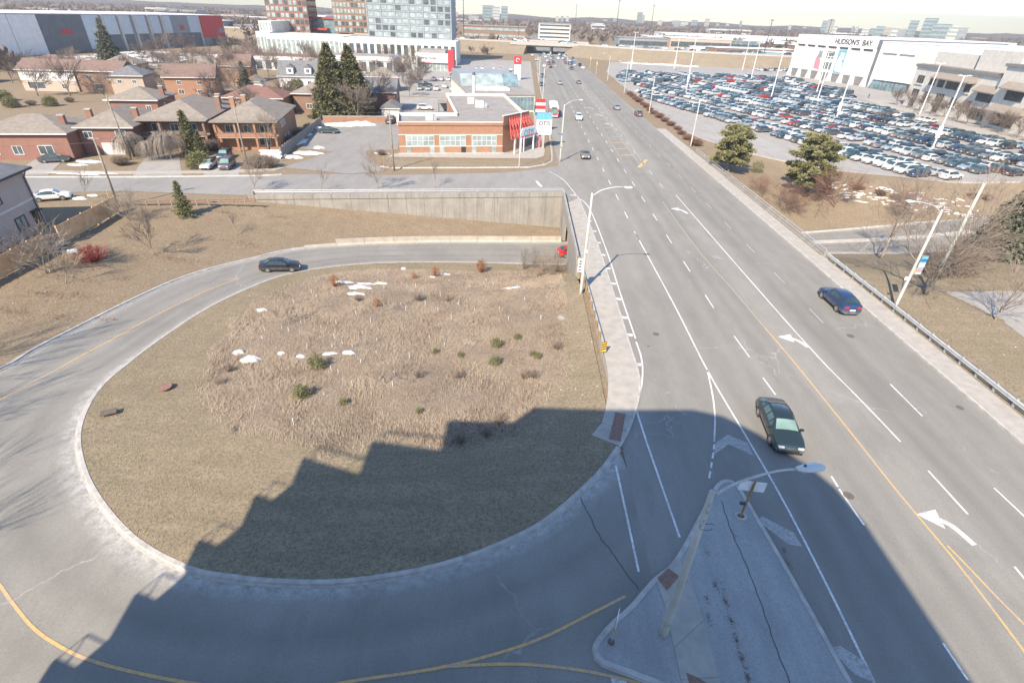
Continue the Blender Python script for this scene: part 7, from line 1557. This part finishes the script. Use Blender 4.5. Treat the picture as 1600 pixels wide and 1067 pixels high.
# ---------------------------------------------------------------- freeway overpass and embankment
FE = [(-900, 640), (-420, 560), (-200, 508), (-60, 470), (3, 458)]; FR = [(40, 452), (78, 420), (130, 404), (215, 398), (420, 420), (900, 470)]
def embank(pts, name):
    P = catmull([Vector((x, y, 0)) for x, y in pts], 30); b = MB()
    sweep(b, P, [(-18, -.1), (-2, 6.3), (0, 6.9), (34, 6.9), (36, 6.2), (52, -.1)]); o = b.build(name, M['embank']); bmfix(o); struct(o)
    q = MB(); sweep(q, [p+Vector((0, 0, 6.93)) for p in P], [(1.2, 0), (33, 0)]); q.f = q.f[:-2]; q.m = q.m[:-2]; ro = q.build('freeway', M['lot']); bmfix(ro); struct(ro)
    if ro.data.polygons[0].normal.z < 0: ro.data.flip_normals()
    w = MB(); sweep(w, [p+Vector((0, 0, 6.9)) for p in P], [(.3, -.5), (.3, .95), (.8, .95), (.8, -.5)]); wo_ = w.build('freeway_barrier', M['kerb']); bmfix(wo_); tag(wo_, 'pale concrete barrier along the freeway edge, %s of the overpass' % ('left' if pts[0][0] < -100 else 'right'), 'barrier')
embank(FE, 'freeway_embankment'); embank(FR, 'freeway_embankment')
t = thing('freeway_overpass', 'concrete freeway bridge crossing the far end of the road', 'bridge', (0, 455, 0), -.09)
MB().bb(-8, 48, -1, 34, 5.4, 6.9).build('deck', M['wallc'], t); MB().bb(-10, 50, -1.3, -.9, 5.6, 8.0).build('parapet', M['kerb'], t); MB().bb(-10, 50, 34, 34.4, 5.6, 8.0).build('parapet', M['kerb'], t)
for k in range(5): MB().bb(-8, 48, 1+k*7, 2.4+k*7, 4.6, 5.4).build('girder', M['wallc'], t)
for y in (3, 12, 21, 30): MB().bb(20.4, 21.6, y, y+1.2, 0, 5.0).build('pier', M['kerb'], t)
MB().add([(-8, -1.2, 6), (-1, -1.2, 0), (-1, 34, 0), (-8, 34, 6)], [(0, 1, 2, 3)]).build('abutment_slope', M['kerb'], t); MB().add([(48, -1.2, 6), (41, -1.2, 0), (41, 34, 0), (48, 34, 6)], [(3, 2, 1, 0)]).build('abutment_slope', M['kerb'], t)
r = random.Random(17); items = []
for k in range(90):
    side_ = r.random() < .5; x = r.uniform(-260, 420); f = (lambda x: 458-.26*(x-3)) if x < 3 else ((lambda x: 452-.7*(x-40)) if x < 78 else (lambda x: 420-.3*(x-78) if x < 130 else (lambda x: 404)(x)))
    y = f(max(x, -420) if x < 3 else x) + r.choice([6, 10, 20, 25, 29]); items.append((Vector((x, y, 6.95)), R(0 if r.random() < .5 else 180)-.2, pickc(r)[1], r.choice(['sedan', 'suv', 'van'])))
for k in range(55): items.append((Vector((r.choice([12.5, 16, 19, 27.5, 31, 34.5]), r.uniform(330, 470), .01)), R(90 if r.random() < .5 else -90), pickc(r)[1], r.choice(['sedan', 'suv'])))
mass('distant_traffic', items)
for i, (x, y, h) in enumerate(((98, 643, 41), (148.6, 711, 39.5), (70, 832, 38.7), (-52, 520, 40), (-5, 560, 20), (190, 470, 28), (250, 500, 30))):
    t = thing('high_mast', '%s tall thin freeway light mast rising above the overpass' % ORD[i], 'light mast', (x, y, 0)); MB().tube([(0, 0, 0), (0, 0, h)], [.45, .22], 6).build('pole', M['darksteel'], t); MB().tube([(0, 0, h-.6), (0, 0, h)], [1.1, 1.1], 8).build('lamp_ring', M['darksteel'], t)
# traffic signals at the far junction
for i, (x, y) in enumerate(((8.2, 318), (38, 300), (24.5, 322), (38.5, 334))):
    t = thing('traffic_signal', '%s yellow traffic signal on a pole at the far junction' % ORD[i], 'traffic light', (x, y, 0)); MB().tube([(0, 0, 0), (0, 0, 6)], .12, 6).build('pole', M['steel'], t); MB().bb(-.25, .25, -.25, .1, 4.6, 6.0).build('signal_head', M['signyellow'], t)
# ---------------------------------------------------------------- district beyond the freeway
r = random.Random(31)
def block(label, x, y, w, dp, h, rz, wall, roof, bands=0, name='commercial_building', g='glass', grp=None):
    t = thing(name, label, 'building', (x, y, 0), rz, grp); MB().bb(-w/2, w/2, 0, dp, 0, h).build('wall', M[wall], t); MB().bb(-w/2-.4, w/2+.4, -.4, dp+.4, h, h+.5).build('roof', M[roof], t)
    for k in range(bands): z = h*(k+.35)/bands; MB().bb(-w/2+1, w/2-1, -.25, .02, z, z+h/bands*.4).build('window_band', M[g], t)
    return t
block('five storey office block with white bands beyond the overpass', 33, 650, 34, 30, 18, .0, 'offwhite', 'roofgrey', 5, 'office_block'); block('wide brick office with white bands left of the road beyond the freeway', -28, 560, 60, 25, 15, .0, 'brickbrown', 'roofgrey', 3, 'office_block', 'glasspale'); block('long white flat warehouse right of the masts', 230, 700, 170, 60, 8, -.05, 'whitewall', 'roofwhite', 1); block('long white flat warehouse further behind', 330, 860, 260, 80, 9, -.05, 'whitewall', 'roofwhite', 1); block('teal glazed showroom right of the masts beyond the freeway', 205, 610, 70, 30, 9, -.05, 'glassblue', 'roofgrey', 1); block('grey fronted dealership beyond the embankment', 120, 600, 50, 30, 9, 0, 'greywall', 'roofgrey', 1); block('white box trailer beside the freeway', 170, 560, 26, 6, 5, -.03, 'whitewall', 'roofwhite', 0); block('second white box trailer beside the freeway', 215, 500, 24, 5, 5, -.1, 'whitewall', 'roofwhite', 0); block('teal fronted gas station canopy left of the department store', 205, 480, 22, 10, 6, -.2, 'signteal', 'roofwhite', 0); block('white domed sports hall roof between the brick towers', -330, 900, 70, 50, 14, 0, 'whitewall', 'roofwhite', 0)
names = ['pale', 'brown', 'white', 'grey', 'buff', 'tan']; wm = ['offwhite', 'brickbrown', 'whitewall', 'greywall', 'stone', 'brickbuff']
for i in range(46):
    y = 520+ (i/46)**1.3*1500; x = r.uniform(-.95, .95)*y*.95+60; k = r.randrange(6); w = r.uniform(20, 70)*(1+y/2500); h = r.uniform(5, 11)
    if -12 < x-w/2 < 60 and y < 700: x += 130
    if abs(x-25) < w/2+25 and y < 900: x += 200
    block('%s low building, %s nearest in the far district beyond the freeway' % (names[k], ordw(i)), x, y, w, r.uniform(20, 50), h, r.uniform(-.2, .2), wm[k], r.choice(['roofgrey', 'roofwhite', 'roofgrey', 'roofwhite']), 1, 'low_building', 'glass', 'low buildings of the far district')
# skyline
SK = [(763,30,16,15,2400),(775,30,10,14,2400),(788,30,9,14,2300),(740,32,14,5,2200),(870,38,4,9,2600),(878,38,4,9,2600),(886,38,4,9,2600),(998,38,7,13,2900),(1003,38,5,10,3000),(1030,42,6,7,3000),(1055,44,10,8,2700),(1068,45,10,7,2700),(1083,45,8,9,2700),(1103,44,6,10,2600),(1135,48,4,8,3200),(1155,48,3,10,3200),(1232,51,3,8,3000),(1285,53,7,13,2500),(1293,54,8,15,2500),(1302,54,5,9,2500),(1330,54,3,8,3100),(1336,54,3,8,3100),(1372,56,9,9,2100),(1385,56,8,8,2100),(1396,57,8,9,2100),(1406,57,9,7,2100),(1421,57,9,15,2300),(1446,57,13,17,2100),(1466,58,18,12,2000),(1486,58,10,10,2000),(1500,59,9,9,2000),(1255,52,4,6,3300),(1178,50,4,6,3300),(1120,46,4,6,3200),(945,37,6,4,3300),(960,36,5,5,3300),(1350,56,8,7,2200),(1362,56,7,6,2200),(708,26,14,5,2600),(640,20,10,6,3000)]
for i, (x_, y_, w, h, D) in enumerate(SK):
    dd = FW*FPX+RT*(x_-800)-UP*(y_-533.5); k = D/math.hypot(dd.x, dd.y); s_ = D/ (FPX*1.05)
    loc = (dd.x*k, dd.y*k, 0); top = CAM_H+dd.z*k+h*s_*1.05
    t = thing('skyline_tower', 'hazy distant tower, %s from the left on the skyline' % ordw(sorted(range(len(SK)), key=lambda q: SK[q][0]).index(i)), 'tower', loc, -math.atan2(dd.x, dd.y), 'towers on the skyline')
    mt = ['greywall', 'offwhite', 'glassblue', 'brickbuff', 'stone'][i % 5] if i not in (0, 17, 26, 27, 28, 7) else 'glassblue'
    W = w*s_; MB().bb(-W/2, W/2, 0, W*.8, 0, top).build('wall', M[mt], t)
    nf = max(3, int(top/9))
    for k2 in range(nf): z = top*(k2+.3)/nf; MB().bb(-W/2+.5, W/2-.5, -.3, .05, z, z+top/nf*.45).build('window_band', M['glasspale'], t)
# woodland and street trees of the far district (one mass)
def far_wood():
    r_ = random.Random(77); vs = []; fs = []
    def tree(x, y, h, w):
        for k in range(14):
            a = r_.uniform(0, 6.28); q = r_.random()**.5*w; bx, by = x+q*.35*math.cos(a), y+q*.35*math.sin(a); tx, ty = x+q*math.cos(a), y+q*math.sin(a); z0 = h*r_.uniform(.05, .35); z1 = h*r_.uniform(.65, 1.05)*(1-.25*(q/w)**2); e = w*r_.uniform(.10, .22); ca, sa = math.cos(a+1.57)*e, math.sin(a+1.57)*e; o = len(vs)
            vs.extend([(bx-ca*.3, by-sa*.3, z0), (bx+ca*.3, by+sa*.3, z0), (tx+ca, ty+sa, z1*.9), (tx, ty, z1), (tx-ca, ty-sa, z1*.88)]); fs.append((o, o+1, o+2, o+3, o+4))
    n = 0
    while n < 5200:
        y = 500+r_.random()**1.5*3700; x = r_.uniform(-1.15, 1.15)*y+40
        if noise.noise((x*.004, y*.006, 3)) < -.12 and y < 2300: continue
        if -15 < x < 70 and y < 760: continue
        tree(x, y, r_.uniform(7, 13)*(1.15 if y > 1800 else 1), r_.uniform(3, 6)*(1+y/1800)); n += 1
    for _ in range(420):
        y = r_.uniform(215, 500); x = -y*r_.uniform(.62, 1.1)-30
        if -265 < x < -180 and 240 < y < 440: continue
        if x > -200: continue
        tree(x, y, r_.uniform(6, 11), r_.uniform(2.5, 4.5))
    for _ in range(160):
        y = r_.uniform(430, 500); x = r_.uniform(-330, -20); tree(x, y-26, r_.uniform(3, 7), r_.uniform(2, 3.5))
    me = bpy.data.meshes.new('distant_woodland'); me.from_pydata(vs, [], fs); me.materials.append(M['fartree']); return struct(link('distant_woodland', me), 'stuff')
far_wood()
# low wooded ridge on the horizon
hb_ = MB(); pts = []
nx = 120
vs = []; fs = []
for i in range(nx+1):
    a = R(-62)+R(124)*i/nx
    for j, (rr_, hh) in enumerate(((3000, 0), (3300, 10), (3700, 16), (4150, 20), (4300, 0))):
        h = hh*(1+.6*noise.noise((i*.23, j*.7, 1))+.35*noise.noise((i*.9, j, 2))); vs.append((rr_*math.sin(a), rr_*math.cos(a), max(-.2, h)))
for i in range(nx):
    for j in range(4): q = i*5+j; fs.append((q, q+5, q+6, q+1))
me = bpy.data.meshes.new('wooded_hills'); me.from_pydata(vs, [], fs); me.materials.append(M['wood_far']); struct(link('wooded_hills', me))
# overhead wires
wr = MB()
for a, b, sag in (((-56.8, 71.6, 9.2), (-23.2, 97.6, 9.6), .9), ((-56.8, 71.6, 8.7), (-110, 62, 9), .9), ((-66.5, 101, 10.2), (-44.5, 101, 9.8), .5), ((-23.2, 97.6, 9.8), (-44.5, 101, 9.8), .5), ((-67, 101, 10), (-110, 93, 10), .8)):
    a, b = Vector(a), Vector(b); wr.tube([a.lerp(b, k/12)-Vector((0, 0, sag*4*(k/12)*(1-k/12))) for k in range(13)], .018, 4, False)
tag(wr.build('overhead_wires', M['darksteel']), 'thin dark overhead wires strung between the wooden utility poles', 'wires')

# ---------------------------------------------------------------- the apartment building the picture is taken from (it shades the loop)
t = home = thing('apartment_building', 'terraced apartment building behind the camera whose stepped shadow falls on the loop', 'apartment building', (0, 0, 0))
def rounded(x0, fy): return [(x0, fy), (-1.9, fy), (.3, fy-.3), (2.1, -3.6), (4.3, -5.9), (5.2, -7.8), (5.5, -10.3), (5.6, -30), (x0, -30)]
MB().prism(rounded(-25.75, -2.5), 0, 23.9).build('wall', M['brickbuff'], t)
MB().prism([(-23.4, -5.1), (-20.8, -5.1)]+[(-20.8, -2.52)]+rounded(-20.8, -2.52)[1:-1]+[(-23.4, -30)], 23.9, 26.75).build('wall', M['brickbuff'], t)
MB().prism([(-20, -5.6), (-17.4, -5.6), (-17.4, -2.54)]+rounded(-20, -2.54)[1:-1]+[(-20, -30)], 27.05, 29.7).build('wall', M['brickbuff'], t)
MB().prism([(-23.5, -1.9), (-18.8, -2.5), (-18.8, -30), (-23.5, -30)], 26.75, 27.05).build('terrace_slab', M['kerb'], t)
MB().prism([(-20.2, -2.5), (-15.6, -2.5), (-14, -.65), (-8, -.65), (-1.9, -.25), (.3, -.9), (2.1, -2.6), (4.3, -5.5), (5.3, -7.6), (5.7, -10.3), (5.8, -30), (-20.2, -30)], 29.7, 30.0).build('roof', M['kerb'], t)
for k in range(8):
    z = 23.9-3.08*k
    if z < 2: break
    sl_ = MB().prism([(-25.75, -2.5), (-25.95, -.4), (-21.3, -1.84), (-21.3, -2.5)], z-.2, z).build('balcony', M['kerb'], t)
    rl = MB(); rl.tube([(-25.85, -2.4, z+1.05), (-25.9, -.45, z+1.05), (-21.35, -1.85, z+1.05)], .10 if k == 0 else .06, 4)
    for q in ((-25.88, -1.4), (-25.9, -.45), (-24.4, -.92), (-22.9, -1.38), (-21.35, -1.85)): rl.tube([(*q, z), (*q, z+1.05)], .03, 4)
    rl.build('balcony_rail', M['steel'], sl_)
tr2 = MB(); tr2.tube([(-23.4, -5, 28.1), (-23.35, -2.0, 28.1), (-18.9, -2.5, 28.1)], .09, 4)
for q in ((-23.35, -2.0), (-21.8, -2.15), (-20.3, -2.35)): tr2.tube([(*q, 27.0), (*q, 28.1)], .05, 4)
tr2.build('terrace_rail', M['steel'], t)
for f in range(9):
    z = 1.0+f*3.08
    for x in (-23, -19.5, -16, -12.5, -9, -5.5, -2.5):
        if z > 23.5 and x < -17: continue
        window(t, x, -2.5 if z < 23 else -2.55, z, 2.2, 1.7, 'f', 'trimwhite', 'glass', 1, .08)
# bare trees left of the loop whose shadows fall across it
sht = bare_tree(91, 15, .3, .22, .42, 4, (6, 5, 5, 4), 'bark', 'twig', up=.3)
for (x, y, s, rz, lab) in ((-37.6, 5.4, 1.0, .5, 'tall bare roadside tree outside the loop nearest the building'), (-45.2, 17.0, .85, 2.0, 'bare roadside tree outside the left bend of the loop'), (-48.5, 25.0, .8, 4.0, 'bare roadside tree left of the loop by the verge')):
    tree_obj(sht, lab, (x, y, 0), rz, s)
# ---------------------------------------------------------------- haze
hz = MB().bb(-4390, 4390, -4390, 4390, -8, 118); ho = hz.build('haze', None); ho.data.materials.clear()
hm = bpy.data.materials.new('haze_air'); hm.use_nodes = True; hn = hm.node_tree; hn.nodes.clear(); ou = hn.nodes.new('ShaderNodeOutputMaterial'); pv = hn.nodes.new('ShaderNodeVolumePrincipled')
pv.inputs['Color'].default_value = (.45, .45, .465, 1); pv.inputs['Density'].default_value = .00028; pv.inputs['Anisotropy'].default_value = .2; hn.links.new(pv.outputs[0], ou.inputs['Volume']); ho.data.materials.append(hm); struct(ho, 'stuff')
